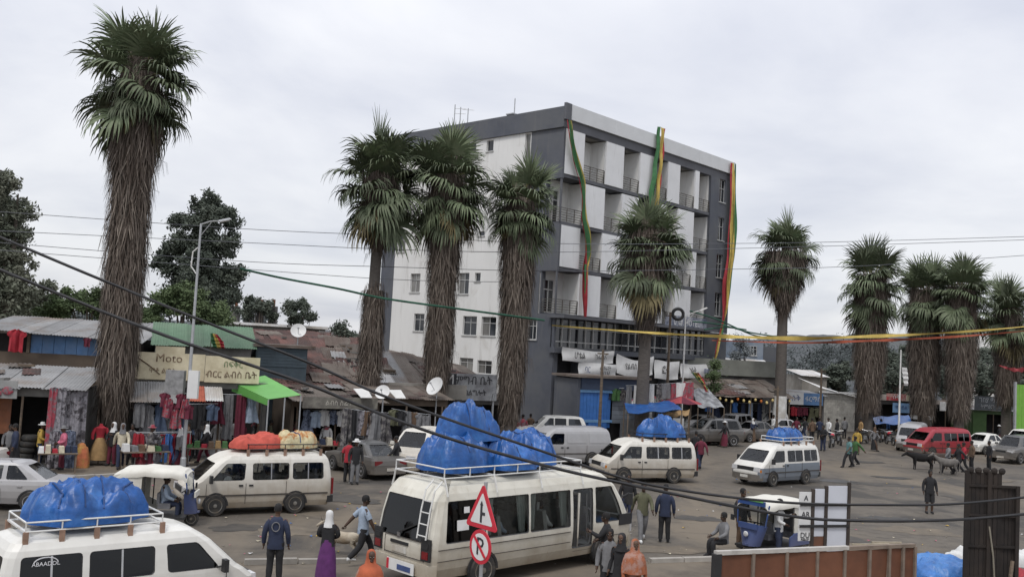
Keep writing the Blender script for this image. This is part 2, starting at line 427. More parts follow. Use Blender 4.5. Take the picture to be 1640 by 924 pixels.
# left face
lw = [(15.85, 16.8, 12.88, 14.27), (13.85, 14.98, 9.65, 11.12), (13.1, 14.3, 6.65, 8.0), (8.45, 9.55, 9.53, 11.1), (7.28, 7.86, 10.45, 11.08),
      (7.4, 8.84, 6.5, 7.9), (5.45, 6.91, 6.5, 7.88), (8.25, 8.85, 13.8, 14.15), (7.1, 7.75, 13.8, 14.15), (7.55, 8.95, 3.85, 4.83), (5.66, 7.1, 3.78, 4.73),
      (6.7, 7.4, 20.05, 20.86), (8.5, 9.2, 20.05, 20.86), (3.06, 3.58, 19.05, 20.93), (11.4, 12.5, 12.9, 14.3), (10.9, 12.0, 16.0, 17.6), (15.8, 16.8, 16.1, 17.6), (12.6, 13.3, 20.05, 20.86)]
b = MB(); wall_open(b, 3.0, 17.05, 0, 21.0, lw, fL); b.build('left_wall', h_white, hotel)
for q in lw:
    small = q[1] - q[0] < 0.8
    window(hotel, *q, fL, cols=1 if small else 2, trans=0 if small else 0.33)
# dark corner strip with the open balcony corners on floors 2 and 4
b = MB()
wall_open(b, 1.55, 2.998, 0, 21.0, [(1.56, 2.46, 6.4, 7.77)], fL)
for za, zb in ((0, 8.2), (11.15, 14.35), (17.5, 21.0)): b.box((0.10, 0.775, (za + zb) / 2), (0.2, 1.55, zb - za - 0.004))
b.box((0.25, 3.0, 10.5), (0.46, 0.05, 20.9)); b.box((0.25, 1.45, 10.5), (0.4, 0.1, 20.9))
b.build('corner_strip', h_grey, hotel)
window(hotel, 1.56, 2.46, 6.4, 7.77, fL)
b = MB(); wall_open(b, 17.052, DEP, 0, 21.0, [], fL); b.box((0.5, DEP, 10.5), (1.0, 0.1, 21)); b.build('end_strip', h_grey, hotel)
b = MB(); b.box((-0.06 + .2, DEP / 2 + .02, 21.72), (0.6, DEP + 0.1, 1.44)); b.build('left_parapet', h_grey, hotel)
b = MB(); b.box((0.16, -0.10, 22.1), (0.62, 0.2, 1.15)); b.build('parapet_corner_cap', h_slab, hotel)
# body behind the faces, roof, far sides
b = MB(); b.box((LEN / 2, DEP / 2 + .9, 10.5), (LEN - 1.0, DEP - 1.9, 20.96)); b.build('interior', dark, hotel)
b = MB(); b.box((LEN / 2, DEP / 2 + .1, 21.15), (LEN - 0.5, DEP - .4, 0.25)); b.build('roof_deck', concrete, hotel)
b = MB(); b.box((LEN - .12, DEP / 2 + .8, 10.5), (0.24, DEP - 1.7, 21.0)); b.box((LEN / 2, DEP - .13, 10.5), (LEN - 2.1, 0.24, 20.98)); b.build('rear_wall', h_white, hotel)
# parapet cladding, panel by panel
edges = [0.49, 5.6, 11.0, 11.15 + .9, 17.2, 22.95]
for i in range(5):
    x0, x1 = edges[i] + 0.006, edges[i + 1] - 0.006
    MB().box(((x0 + x1) / 2, 0.05, 22.15), (x1 - x0, 0.34, 1.06)).build('parapet_panel', h_para, hotel)
MB().box((LEN / 2 + .1, 0.30, 21.3), (LEN - 0.3, 0.5, 0.64)).build('eave_band', h_slab, hotel)
MB().box((LEN - .02, 0.6 + (DEP - 1) / 2, 21.9), (0.3, DEP - 1, 1.3)).build('side_parapet', h_para, hotel)
# balcony face: checkerboard of white panels and recesses
odd = [(0.2, 2.3), (4.85, 7.0), (9.12, 10.9), (12.9, 14.6), (16.9, 17.5)]
even = [(2.5, 4.9), (7.0, 9.1), (10.9, 12.9), (14.6, 16.9)]
rows = [(17.85, 20.97, odd), (14.55, 17.5, even), (11.45, 14.3, odd), (8.25, 11.15, even)]
RD = 1.5
MB().box((9.7, RD + .1, 10.6), (19.2, 0.2, 20.7)).build('balcony_back_wall', h_white, hotel)
for ri, (za, zb, pans) in enumerate(rows):
    zc = (za + zb) / 2
    MB().box((9.72, RD / 2 + 0.03, za - 0.12), (19.1, RD - 0.06, 0.235)).build('balcony_slab', h_slab, hotel)
    for x0, x1 in pans:
        MB().box(((x0 + x1) / 2, 0.09, zc), (x1 - x0, 0.18, zb - za)).build('facade_panel', h_panel, hotel)
    cuts = sorted(pans)
    prev = 0.0; gaps = []
    for x0, x1 in cuts:
        if x0 - prev > 0.5: gaps.append((prev, x0))
        prev = x1
    if 19.28 - prev > 0.5: gaps.append((prev, 19.28))
    for gi, (x0, x1) in enumerate(gaps):
        b = MB()
        for xs in ((x0 - .07, x1 + .07) if x0 > 0.1 else (x1 + .07,)):
            b.box((xs, 0.2 + (RD - .2) / 2, zc), (0.14, RD - .2 - .01, zb - za - .01))
        b.build('balcony_side_wall', h_white, hotel)
        wx = x0 + 0.25
        ww = min(1.1, (x1 - x0) * 0.45)
        window(hotel, wx, wx + ww, za + 0.05, za + 2.35, lambda x, z, d: (x, RD - 0.10 + d, z), d=0.0, cols=2, trans=0.3, sill=False, t=0.06)
        # railing
        b = MB(); ra, rb = x0 + 0.04, x1 - 0.04
        hgt = 0.95
        for zz in [za + 0.12 + k * 0.17 for k in range(5)]: b.box(((ra + rb) / 2, 0.1, zz), (rb - ra, 0.03, 0.04))
        b.box(((ra + rb) / 2, 0.1, za + hgt), (rb - ra, 0.06, 0.05))
        k = max(2, int((rb - ra) / 0.8)) + 1
        for j in range(k): b.box((ra + (rb - ra) * j / (k - 1), 0.1, za + hgt / 2), (0.05, 0.05, hgt - .06))
        if x0 < 0.1:
            for zz in [za + 0.12 + q * 0.17 for q in range(5)] + [za + hgt]: b.box((0.1, 0.85, zz), (0.03, 1.35, 0.04))
        b.build('balcony_railing', rail_m, hotel)
    if ri in (1, 3): MB().box((0.1, 0.1, zc), (0.0 + .12, 0.12, zb - za)).build('corner_post', h_slab, hotel)
# dark right strip with one window per floor
sw = [(20.7, 21.7, z, z + 1.95) for z in (19.0, 15.75, 12.6, 9.35)]
b = MB(); wall_open(b, 19.3, LEN, 7.95, 20.97, sw, fR); b.box((19.34, 0.7, 14.5), (0.08, 1.3, 13)); b.build('right_strip', h_grey, hotel)
for q in sw: window(hotel, *q, fR, cols=2, trans=0.4)
# first floor glazed band and ledge, ground floor
MB().box((9.6, -0.35, 8.02), (19.9, 1.5, 0.2)).build('ledge', h_slab, hotel)
b = MB(); b.box((9.65, 0.25, 6.9), (19.3, 0.1, 2.0)); b.build('curtain_glazing', pane_d, hotel)
for i in range(23):
    x = 0.1 + i * 0.866
    MB().box((x, 0.14, 6.95), (0.07, 0.12, 1.9)).build('mullion', frame_w if i % 3 else frame_d, hotel)
b = MB(); b.box((9.65, 0.145, 6.35), (19.3, 0.1, 0.07)); b.box((9.65, 0.145, 7.3), (19.3, 0.1, 0.05)); b.build('transom', frame_w, hotel)
MB().box((9.7, 0.0, 5.75), (19.8, 0.5, 0.36)).build('floor_band', h_grey, hotel)
MB().box((21.1, 0.3, 3.98), (3.6, 0.5, 7.9)).build('stair_base', h_grey, hotel)
MB().box((9.65, 0.9, 2.78), (19.2, 0.2, 5.54)).build('ground_floor_wall', mat('shop_wall_grime', (0.06, 0.06, 0.065), 0.9, 0.3, 1), hotel)
for i in range(8):
    MB().box((0.25 + i * 2.72, 0.3, 2.78), (0.4, 0.7, 5.5)).build('pier', h_grey, hotel)
# roof things
roofw = thing('rooftop_tank_room', 'low white plant room on the hotel roof', 'roof room', hotel.matrix_world @ Vector((0, 0, 0)))
roofw.location = HOT + Matrix.Rotation(HRZ, 3, 'Z') @ Vector((3.2, 7.0, 21.27))
roofw.rotation_euler = (0, 0, HRZ)
MB().box((0, 0, 0.75), (3.0, 7.0, 1.5)).build('wall', h_white, roofw); MB().box((0, 0, 1.56), (3.2, 7.2, 0.12)).build('roof_slab', concrete, roofw)
def antenna(u, v, D, h, arms, label):
    p = S(u, v, D); t = thing('rooftop_antenna', label, 'antenna', (p.x, p.y, p.z - h))
    MB().tube([(0, 0, 0), (0, 0, h)], 0.04, 6).build('mast', galv, t)
    for k in range(arms):
        z = h * (0.95 - 0.16 * k)
        MB().tube([(-0.45 + .06 * k, 0, z), (0.45 - .06 * k, 0, z)], 0.02, 5).build('crossbar', galv, t)
antenna(729, 168, 71, 2.6, 0, 'thin antenna mast on the hotel roof, standing apart from the pair')
antenna(738, 172, 71, 2.4, 2, 'antenna mast with crossbars on the hotel roof, nearer the thin mast')
antenna(750, 174, 70.5, 2.2, 1, 'antenna mast with one crossbar on the hotel roof, further along')
antenna(825, 158, 67.6, 2.2, 0, 'tall whip antenna near the hotel roof corner')
p = S(820, 190, 67.6); t = thing('rooftop_box', 'small dark equipment box on the hotel roof edge', 'equipment box', (p.x, p.y, 21.28), HRZ)
MB().box((0, 0, 0.62), (0.5, 0.6, 1.24)).build('cabinet', h_slab, t); MB().box((0, 0, 1.28), (0.6, 0.7, 0.08)).build('lid', galv, t)

# ------------------------------------------------------------------ tricolour cloth banners on the hotel
gr_c = mat('green_cloth', (0.045, 0.145, 0.055), 0.8, 0.25, 3, rnd=0.05)
ye_c = mat('yellow_cloth', (0.48, 0.355, 0.09), 0.8, 0.2, 3, rnd=0.05)
re_c = mat('red_cloth', (0.34, 0.03, 0.04), 0.8, 0.2, 3, rnd=0.05)
def ribbon(b, pts, wid, off, seg=34, lump=0.13, ph=0.0, outv=(0, -1, 0), sidev=(1, 0, 0)):
    """hanging cloth strip: pts path, wid per point, side offset per point"""
    o, s = Vector(outv), Vector(sidev)
    k = len(pts) - 1
    def at(t):
        f = t * k; i = min(int(f), k - 1); g = f - i
        return Vector(pts[i]).lerp(Vector(pts[i + 1]), g), wid[i] * (1 - g) + wid[i + 1] * g, off[i] * (1 - g) + off[i + 1] * g
    def fn(a, t):
        p, w, of = at(t)
        return p + s * (of + (a - .5) * w) + o * (lump * math.sin(a * 7 + ph + 3 * t) * w * 1.5 + lump * .4 * math.sin(t * 23 + ph))
    b.sheet(fn, 6, seg, thick=tuple(o * -0.012))
    return b
def banner(label, pts, strips):
    t = thing('tricolour_banner', label, 'banner', HOT, HRZ, 'long green, yellow and red cloths hung on the hotel')
    for nm, m, w, of in strips: ribbon(MB(), pts, w, of, ph=of[0] * 9).build(nm, m, t, smooth=60)
def hp(u, v, d=-0.35):
    """point on the balcony face plane (offset d) seen at u, v, in hotel coordinates"""
    a = Vector((math.cos(HRZ), math.sin(HRZ), 0)); n = Vector((-math.sin(HRZ), math.cos(HRZ), 0))
    dr = ray(u, v); C = Vector((0, 0, CAM_H)); P0 = HOT + n * d
    tt = (P0 - C).dot(n) / dr.dot(n); w = C + dr * tt - HOT
    return (w.dot(a), w.dot(n), w.z)
P1 = [hp(*q) for q in ((911, 193), (914, 225), (922, 258), (931, 290), (934, 320), (935, 350), (940, 378), (942, 405), (937, 430), (936, 470), (936, 508))]
z = [0] * 11
banner('twisted green cloth turning red at its end, by the hotel corner', P1, [
    ('green_strip', gr_c, [.2, .4, .5, .4, .35, .45, .6, .6, .25, .1, .05], [0.05, .02, 0, 0, 0, 0, -.05, 0, 0, 0, 0]),
    ('yellow_strip', ye_c, [.14, .2, .28, .34, .2, .22, .2, .18, .16, .16, .12], [.14, .24, .32, .22, .2, .26, .34, .34, .2, .26, .2]),
    ('red_strip', re_c, [.08, .08, .08, .06, .05, .05, .06, .12, .55, .62, .3], [-.1, -.15, -.2, -.18, -.15, -.2, -.25, -.3, -.02, -.1, .05])])
P2 = [hp(*q) for q in ((1060, 205), (1058, 240), (1055, 275), (1051, 310), (1050, 345), (1050, 380))]
banner('wide tricolour cloth hanging over the middle of the hotel parapet', P2, [
    ('green_strip', gr_c, [.40, .45, .55, .65, .6, .5], [-.34, -.36, -.4, -.45, -.42, -.4]),
    ('yellow_strip', ye_c, [.34, .36, .42, .5, .5, .4], [0.02, .04, .06, .08, .08, .06]),
    ('red_strip', re_c, [.24, .24, .2, .18, .15, .15], [.31, .33, .35, .38, .38, .33])])
P3 = [hp(*q) for q in ((1175, 262), (1174, 310), (1173, 360), (1170, 410), (1166, 450), (1163, 490), (1158, 520), (1150, 555), (1143, 585))]
banner('tricolour cloth hanging down the far edge of the hotel', P3, [
    ('green_strip', gr_c, [.15, .4, .6, .65, .35, .2, .3, .2, .15], [.2, .28, .35, .4, .3, .2, .1, .1, .1]),
    ('yellow_strip', ye_c, [.2, .5, .6, .65, .55, .3, .3, .3, .3], [-.05, -.1, -.1, -.05, 0, 0, -.1, -.05, -.1]),
    ('red_strip', re_c, [.25, .2, .15, .2, .6, .5, .15, .1, .1], [-.25, -.35, -.42, -.4, -.45, -.25, -.2, -.2, -.2])])

# ------------------------------------------------------------------ palms
frond_g = mat('palm_frond_green', (0.084, 0.112, 0.058), 0.7, 0.3, 6, rnd=0.45, c2=(0.13, 0.152, 0.09))
frond_y = mat('palm_frond_drying', (0.14, 0.115, 0.055), 0.8, 0.3, 6, rnd=0.3)
petiole_m = mat('palm_petiole', (0.13, 0.13, 0.05), 0.7, 0.2, 6)
thatch = [mat('palm_thatch_grey', (0.118, 0.096, 0.080), 0.95, 0.3, 5, stretch=(6, 6, .6)), mat('palm_thatch_brown', (0.075, 0.057, 0.045), 0.95, 0.3, 5, stretch=(6, 6, .6)),
          mat('palm_thatch_pale', (0.185, 0.155, 0.128), 0.95, 0.25, 5, stretch=(6, 6, .6))]
core_m = mat('palm_trunk_core', (0.075, 0.06, 0.048), 0.95, 0.35, 5, stretch=(5, 5, .8), bump=0.6)
bark_m = mat('palm_bark', (0.10, 0.088, 0.078), 0.95, 0.3, 4, stretch=(1, 1, 7), bump=0.4)
def frond_mesh(nm, el, bend, seed, spread=112, nl=34, m=None):
    """fan leaf on its stalk, stalk raised by el; the leaflets bend over and hang straight down at their tips"""
    rg = random.Random(seed); b = MB(); ce, se = math.cos(el), math.sin(el)
    X = Vector((ce, 0, se)); Yv = Vector((0, 1, 0)); Z = Vector((-se, 0, ce)); dn = Vector((0, 0, -1))
    L0 = .78; sag = -.10 * ce
    pts = [X * (L0 * f) + dn * (-sag * f * f) for f in (0, .35, .7, 1)]
    b.cur = 1; b.tube(pts, [0.035, 0.025, 0.02, 0.015], 4, cap=False); b.cur = 0
    for i in range(nl):
        a = R(-spread + 2 * spread * i / (nl - 1)) + rg.uniform(-.05, .05)
        ln = (1.12 - 0.30 * (abs(a) / R(spread)) ** 2) * rg.uniform(.82, 1.1)
        d = (X * math.cos(a) + Yv * math.sin(a) + Z * (.22 * abs(math.sin(a)) + rg.uniform(-.08, .08))).normalized()
        p = Vector(pts[-1]); bb = bend * rg.uniform(.75, 1.25); vs = []; n = 5
        for q in range(n + 1):
            t = q / n; k = min(.97, bb * max(0, t - .18) ** 1.1)
            dr = (d * (1 - k) + dn * k * 1.3).normalized()
            s = dr.cross(Z if abs(dr.dot(Z)) < .9 else X).normalized(); w = (.012, .030, .036, .030, .018, .003)[q]
            vs += [p - s * w, p + s * w]; p = p + dr * (ln / n)
        b.add(vs, [(2 * q, 2 * q + 1, 2 * q + 3, 2 * q + 2) for q in range(n)])
    return b.mesh(nm, [m or frond_g, petiole_m])
FBIN = [(R(82), .22), (R(62), .40), (R(42), .72), (R(22), 1.0), (R(2), 1.3), (R(-20), 1.5), (R(-42), 1.5), (R(-60), 1.4)]
FRONDS = [[frond_mesh('frond', el, bd, 10 * i + s, 100 if i < 2 else 116) for s in (1, 2, 3)] for i, (el, bd) in enumerate(FBIN)]
FR_DRY = [frond_mesh('dry_frond', R(-58), 1.4, s, 100, m=frond_y) for s in (8, 9)]
def skirt(b, prof, rg, dens=1.0):
    """thatch of dead leaves hanging round the trunk; prof = [(z, r)] top to bottom"""
    for (z0, r0), (z1, r1) in zip(prof[:-1], prof[1:]):
        n = int(abs(z0 - z1) * (r0 + r1) / 2 * 330 * dens)
        for _ in range(n):
            t = rg.random(); z = z0 + (z1 - z0) * t; r = r0 + (r1 - r0) * t
            a = rg.uniform(0, 2 * math.pi); rr = r * rg.uniform(.80, 1.05)
            ln = rg.uniform(.5, 1.5) * (0.6 + .5 * min(1.0, r))
            da = rg.uniform(-.30, .30); fl = rg.uniform(-.10, .18); w = rg.uniform(.006, .024)
            ca, sa = math.cos(a), math.sin(a)
            tx, ty = -sa, ca
            p0 = Vector((ca * rr * .9, sa * rr * .9, z + ln * .45)); p1 = Vector((ca * rr + tx * da * .4, sa * rr + ty * da * .4, z))
            k = rr * (1 + fl); p2 = Vector((ca * k + tx * da, sa * k + ty * da, z - ln * .55))
            b.cur = rg.choice((0, 0, 1, 1, 2))
            s = Vector((tx, ty, rg.uniform(-.3, .3))) * w
            b.add([p0 - s, p0 + s, p1 + s * 1.3, p1 - s * 1.3, p2 + s * .3, p2 - s * .3], [(0, 1, 2, 3), (3, 2, 4, 5)])
    # a few long loose leaves sticking out
    for _ in range(int(26 * dens)):
        i = rg.randrange(len(prof)); z, r = prof[i]; a = rg.uniform(0, 6.28); ca, sa = math.cos(a), math.sin(a)
        b.cur = 1
        L0 = rg.uniform(.5, 1.1)
        for q in range(5):
            e = a + rg.uniform(-.25, .25); ce, se = math.cos(e), math.sin(e); w = .012
            pts = [Vector((ca * r, sa * r, z)), Vector((ce * (r + .28 * L0), se * (r + .28 * L0), z - .1)), Vector((ce * (r + .4 * L0), se * (r + .4 * L0), z - .8 * L0))]
            s = Vector((-sa, ca, 0)) * w
            b.add([pts[0] - s, pts[0] + s, pts[1] + s, pts[1] - s, pts[2] + s * .4, pts[2] - s * .4], [(0, 1, 2, 3), (3, 2, 4, 5)])
def palm(label, u, v, D, vtop, crown_px, prof_px, thin=None, seed=0, nf=50, paint=None, dens=1.0):
    """v: photo row at which u was read; prof_px rows of (photo row, half width px) for the thatch; thin: (row from, row to, half width) bare trunk"""
    rg = random.Random(seed)
    m = D / F_PX
    base = S(u, v, D); x0 = base.x
    zof = lambda row: S(u, row, D).z
    t = thing('fan_palm', label, 'palm tree', (x0, D, 0), rg.uniform(0, 6.28), 'tall fan palms along the street')
    cr = crown_px * m
    hz = zof(vtop) - cr * 0.98         # crown centre
    prof = [(zof(r), h * m * .88 * (1 + .07 * math.sin(r * .06 + seed))) for r, h in prof_px]
    b = MB()
    if thin: rad = [(thin[2] * m)] * 3
    tr = 0.32 if not thin else max(0.16, thin[2] * m)
    pts = [(0, 0, -.1), (0, 0, hz * .3), (0.03, 0, hz * .6), (0, 0, hz + .2)]
    b.tube(pts, [tr * 1.35, tr * 1.1, tr, tr * .8], 10)
    tk = b.build('trunk', bark_m, t, smooth=50)
    if paint:
        MB().tube([(0, 0, 0.0), (0, 0, paint)], [tr * 1.35 + .03, tr * 1.3 + .02], 12).build('whitewash', mat('whitewash', (0.62, 0.62, 0.6), 0.9, 0.1, 3, c2=(.4, .38, .34)), tk, smooth=50)
    groups = [prof]
    if thin:
        groups = [[q for q in prof if q[0] > zof(thin[0]) - .05], [q for q in prof if q[0] < zof(thin[1]) + .05]]
    for gp in groups:
        if len(gp) < 2: continue
        c = MB(); c.lathe([(r * .80 * (1 + rg.uniform(-.06, .06)), z) for z, r in reversed(gp)], 14, wob=.09, rg=rg); c.build('thatch_core', core_m, t, smooth=60)
        s = MB(); skirt(s, gp, rg, dens); s.build('dead_frond_skirt', thatch, t)['kind'] = 'stuff'
    sc = cr / 1.86
    for i in range(nf):
        f = (i + .5) / nf
        el = 84 - 148 * f ** .88 + rg.uniform(-20, 20)
        az = i * 2.39996 + rg.uniform(-.5, .5)
        bi = min(range(8), key=lambda q: abs(math.degrees(FBIN[q][0]) - el))
        me = rg.choice(FR_DRY) if f > .9 and rg.random() < .6 else rg.choice(FRONDS[bi])
        o = link('frond', me, t)
        k = sc * rg.uniform(.78, 1.25)
        o.scale = (k, k, k)
        o.rotation_euler = Euler((rg.uniform(-.35, .35), rg.uniform(-.22, .22), az), 'XYZ')
        o.location = (0.14 * math.cos(az), 0.14 * math.sin(az), hz + cr * (.0 - .54 * f ** 1.15 + rg.uniform(-.13, .13) * min(1, f * 3)))
    return t
palm('tallest fan palm with long shaggy skirt beside the low shops', 200, 430, 41, 14, 100,
     [(95, 26), (125, 38), (150, 46), (200, 50), (250, 46), (300, 41), (380, 38), (450, 38), (530, 40), (600, 38), (650, 30), (700, 18)], seed=11, nf=56)
palm('fan palm with bare patch of trunk beside the end of the hotel wall', 602, 430, 50, 190, 88,
     [(250, 28), (285, 38), (330, 37), (370, 27), (405, 12), (465, 17), (480, 21), (540, 23), (600, 25), (650, 20)], thin=(420, 450, 9), seed=12)
palm('fan palm with thick skirt in front of the white hotel wall', 712, 400, 50.5, 198, 84,
     [(262, 28), (300, 38), (340, 40), (375, 35), (420, 31), (480, 29), (560, 28), (610, 24), (660, 17)], seed=13)
palm('shorter fan palm in front of the grey hotel corner', 826, 480, 52, 246, 70,
     [(310, 24), (340, 34), (385, 38), (420, 33), (500, 30), (570, 29), (630, 24), (680, 18)], seed=14)
palm('fan palm with ragged skirt before the hotel balconies', 1038, 430, 60, 313, 76,
     [(360, 26), (385, 38), (430, 44), (465, 38), (495, 28), (520, 17), (545, 11)], thin=(555, 900, 9), seed=15)
palm('slim fan palm with whitewashed trunk foot near the blue shop sign', 1255, 480, 75, 343, 56,
     [(405, 40), (430, 42), (460, 34), (485, 21), (505, 9)], thin=(510, 900, 8), seed=16, paint=3.1)
palm('fan palm with thick skirt, first of the clump beyond the crossing', 1395, 500, 75, 383, 62, [(445, 30), (480, 32), (520, 31), (570, 30), (610, 27), (660, 20)], seed=17, nf=48)
palm('fan palm in the middle of the clump, hidden to its neighbours on both sides', 1482, 500, 79, 412, 56, [(465, 28), (500, 32), (560, 30), (620, 28), (665, 20)], seed=18, nf=48)
palm('fan palm of the clump, standing just beyond the lamp with the white flag', 1540, 500, 76, 405, 58, [(460, 28), (500, 31), (560, 30), (620, 26), (670, 18)], seed=19, nf=48)
palm('fan palm at the far end of the row, above the dark sign', 1614, 540, 80, 440, 58, [(495, 26), (530, 27), (590, 25), (650, 18)], seed=20, nf=48)
# ------------------------------------------------------------------ vehicles
def paint(name, c, dust=0.5, rough=0.38, coat=0.25):
    g = tuple(x * k for x, k in zip(c, (.66, .62, .56)))
    return mat('paint_' + name, c, rough, 0.06, 2.5, dust=dust, coat=coat, spec=0.4, bump=.03, stains=[(g, 1.1, (1, 1, 1), (0.50, 0.72), 0.5 * dust + .1), (g, 5.0, (1, 1, .18), (0.56, 0.75), 0.55 * dust + .1), ((.17, .10, .06), 1.7, (1, 1, 1), (0.66, 0.76), 0.55 * dust)])
P_WHITE = paint('white_van', (0.66, 0.65, 0.61), 0.25)
P_DIRTY = paint('dirty_white_van', (0.64, 0.62, 0.565), 0.95, 0.5, 0.05)
P_BUS = paint('cream_bus', (0.64, 0.62, 0.545), 0.9, 0.5, 0.08)
P_SILVER = paint('silver', (0.36, 0.36, 0.37), 0.25, 0.32, 0.4)
P_GREY = paint('grey', (0.085, 0.088, 0.092), 0.35)
P_RED = paint('red', (0.30, 0.018, 0.035), 0.25)
P_BLUEGREY = paint('blue_grey', (0.16, 0.20, 0.25), 0.3)
P_BLUE = paint('bajaj_blue', (0.02, 0.065, 0.22), 0.35)
trim_in = mat('cabin_trim', (0.19, 0.18, 0.165), 0.9, 0.2, 4)
seat_m = mat('seat_fabric', (0.14, 0.14, 0.15), 0.95, 0.25, 6)
seat_lt = mat('pale_seat_cover', (0.32, 0.32, 0.31), 0.95, 0.2, 6)
lamp_c = mat('headlamp_glass', (0.5, 0.5, 0.5), 0.12, 0.15, 8, spec=0.8)
lamp_r = mat('tail_lamp_red', (0.16, 0.012, 0.015), 0.2, 0.2, 10, spec=0.7)
lamp_o = mat('indicator_amber', (0.5, 0.17, 0.02), 0.2, 0.2, 10)
seam_m = mat('panel_gap', (0.06, 0.052, 0.045), 0.9, 0.2, 4)
plate_m = mat('number_plate', (0.55, 0.54, 0.5), 0.5, 0.1, 6, c2=(.4, .36, .3))

def shell(rings, xs, ny, pf, pr, cr=0.12):
    """stack of plan-view outlines. rings: (z, xf, xr, hw[, zf, zr]); xs: side stations rear->front; ny: points across each end.
    returns points[k][j], and an index of the segments of one loop: ('R',i) right side, ('F',i) front right->left, ('L',i) left side counted rear->front, ('B',i) rear"""
    n = len(xs)
    x_lo, x_hi = xs[0], xs[-1]
    P, ids = [], None
    for rg_ in rings:
        z, xf, xr, hw = rg_[:4]; zf = rg_[4] if len(rg_) > 4 else z; zr = rg_[5] if len(rg_) > 5 else z
        c = min(cr, hw * .5)
        def mx(x):
            if x > pf: return pf + (x - pf) * (xf - c - pf) / (x_hi - pf)
            if x < pr: return pr + (x - pr) * (xr + c - pr) / (x_lo - pr)
            return x
        def zz(x):
            if x > pf: return z + (zf - z) * (x - pf) / max(1e-6, xf - pf)
            if x < pr: return z + (zr - z) * (pr - x) / max(1e-6, pr - xr)
            return z
        loop, idl = [], []
        for i, x in enumerate(xs): loop.append((mx(x), -hw)); idl.append(('R', i) if i < n - 1 else ('C', 0))
        loop.append((xf - c * .3, -hw + c * .3)); idl.append(('C', 1))
        for i in range(ny + 1):
            y = -(hw - c) + 2 * (hw - c) * i / ny
            loop.append((xf + 0.05 * (1 - (y / hw) ** 2), y)); idl.append(('F', i) if i < ny else ('C', 2))
        loop.append((xf - c * .3, hw - c * .3)); idl.append(('C', 3))
        for i, x in enumerate(reversed(xs)): loop.append((mx(x), hw)); idl.append(('L', n - 2 - i) if i < n - 1 else ('C', 4))
        loop.append((xr + c * .3, hw - c * .3)); idl.append(('C', 5))
        for i in range(ny + 1):
            y = (hw - c) - 2 * (hw - c) * i / ny
            loop.append((xr - 0.03 * (1 - (y / hw) ** 2), y)); idl.append(('B', i) if i < ny else ('C', 6))
        loop.append((xr + c * .3, -hw + c * .3)); idl.append(('C', 7))
        P.append([Vector((x, y, zz(x))) for x, y in loop]); ids = idl
    return P, ids

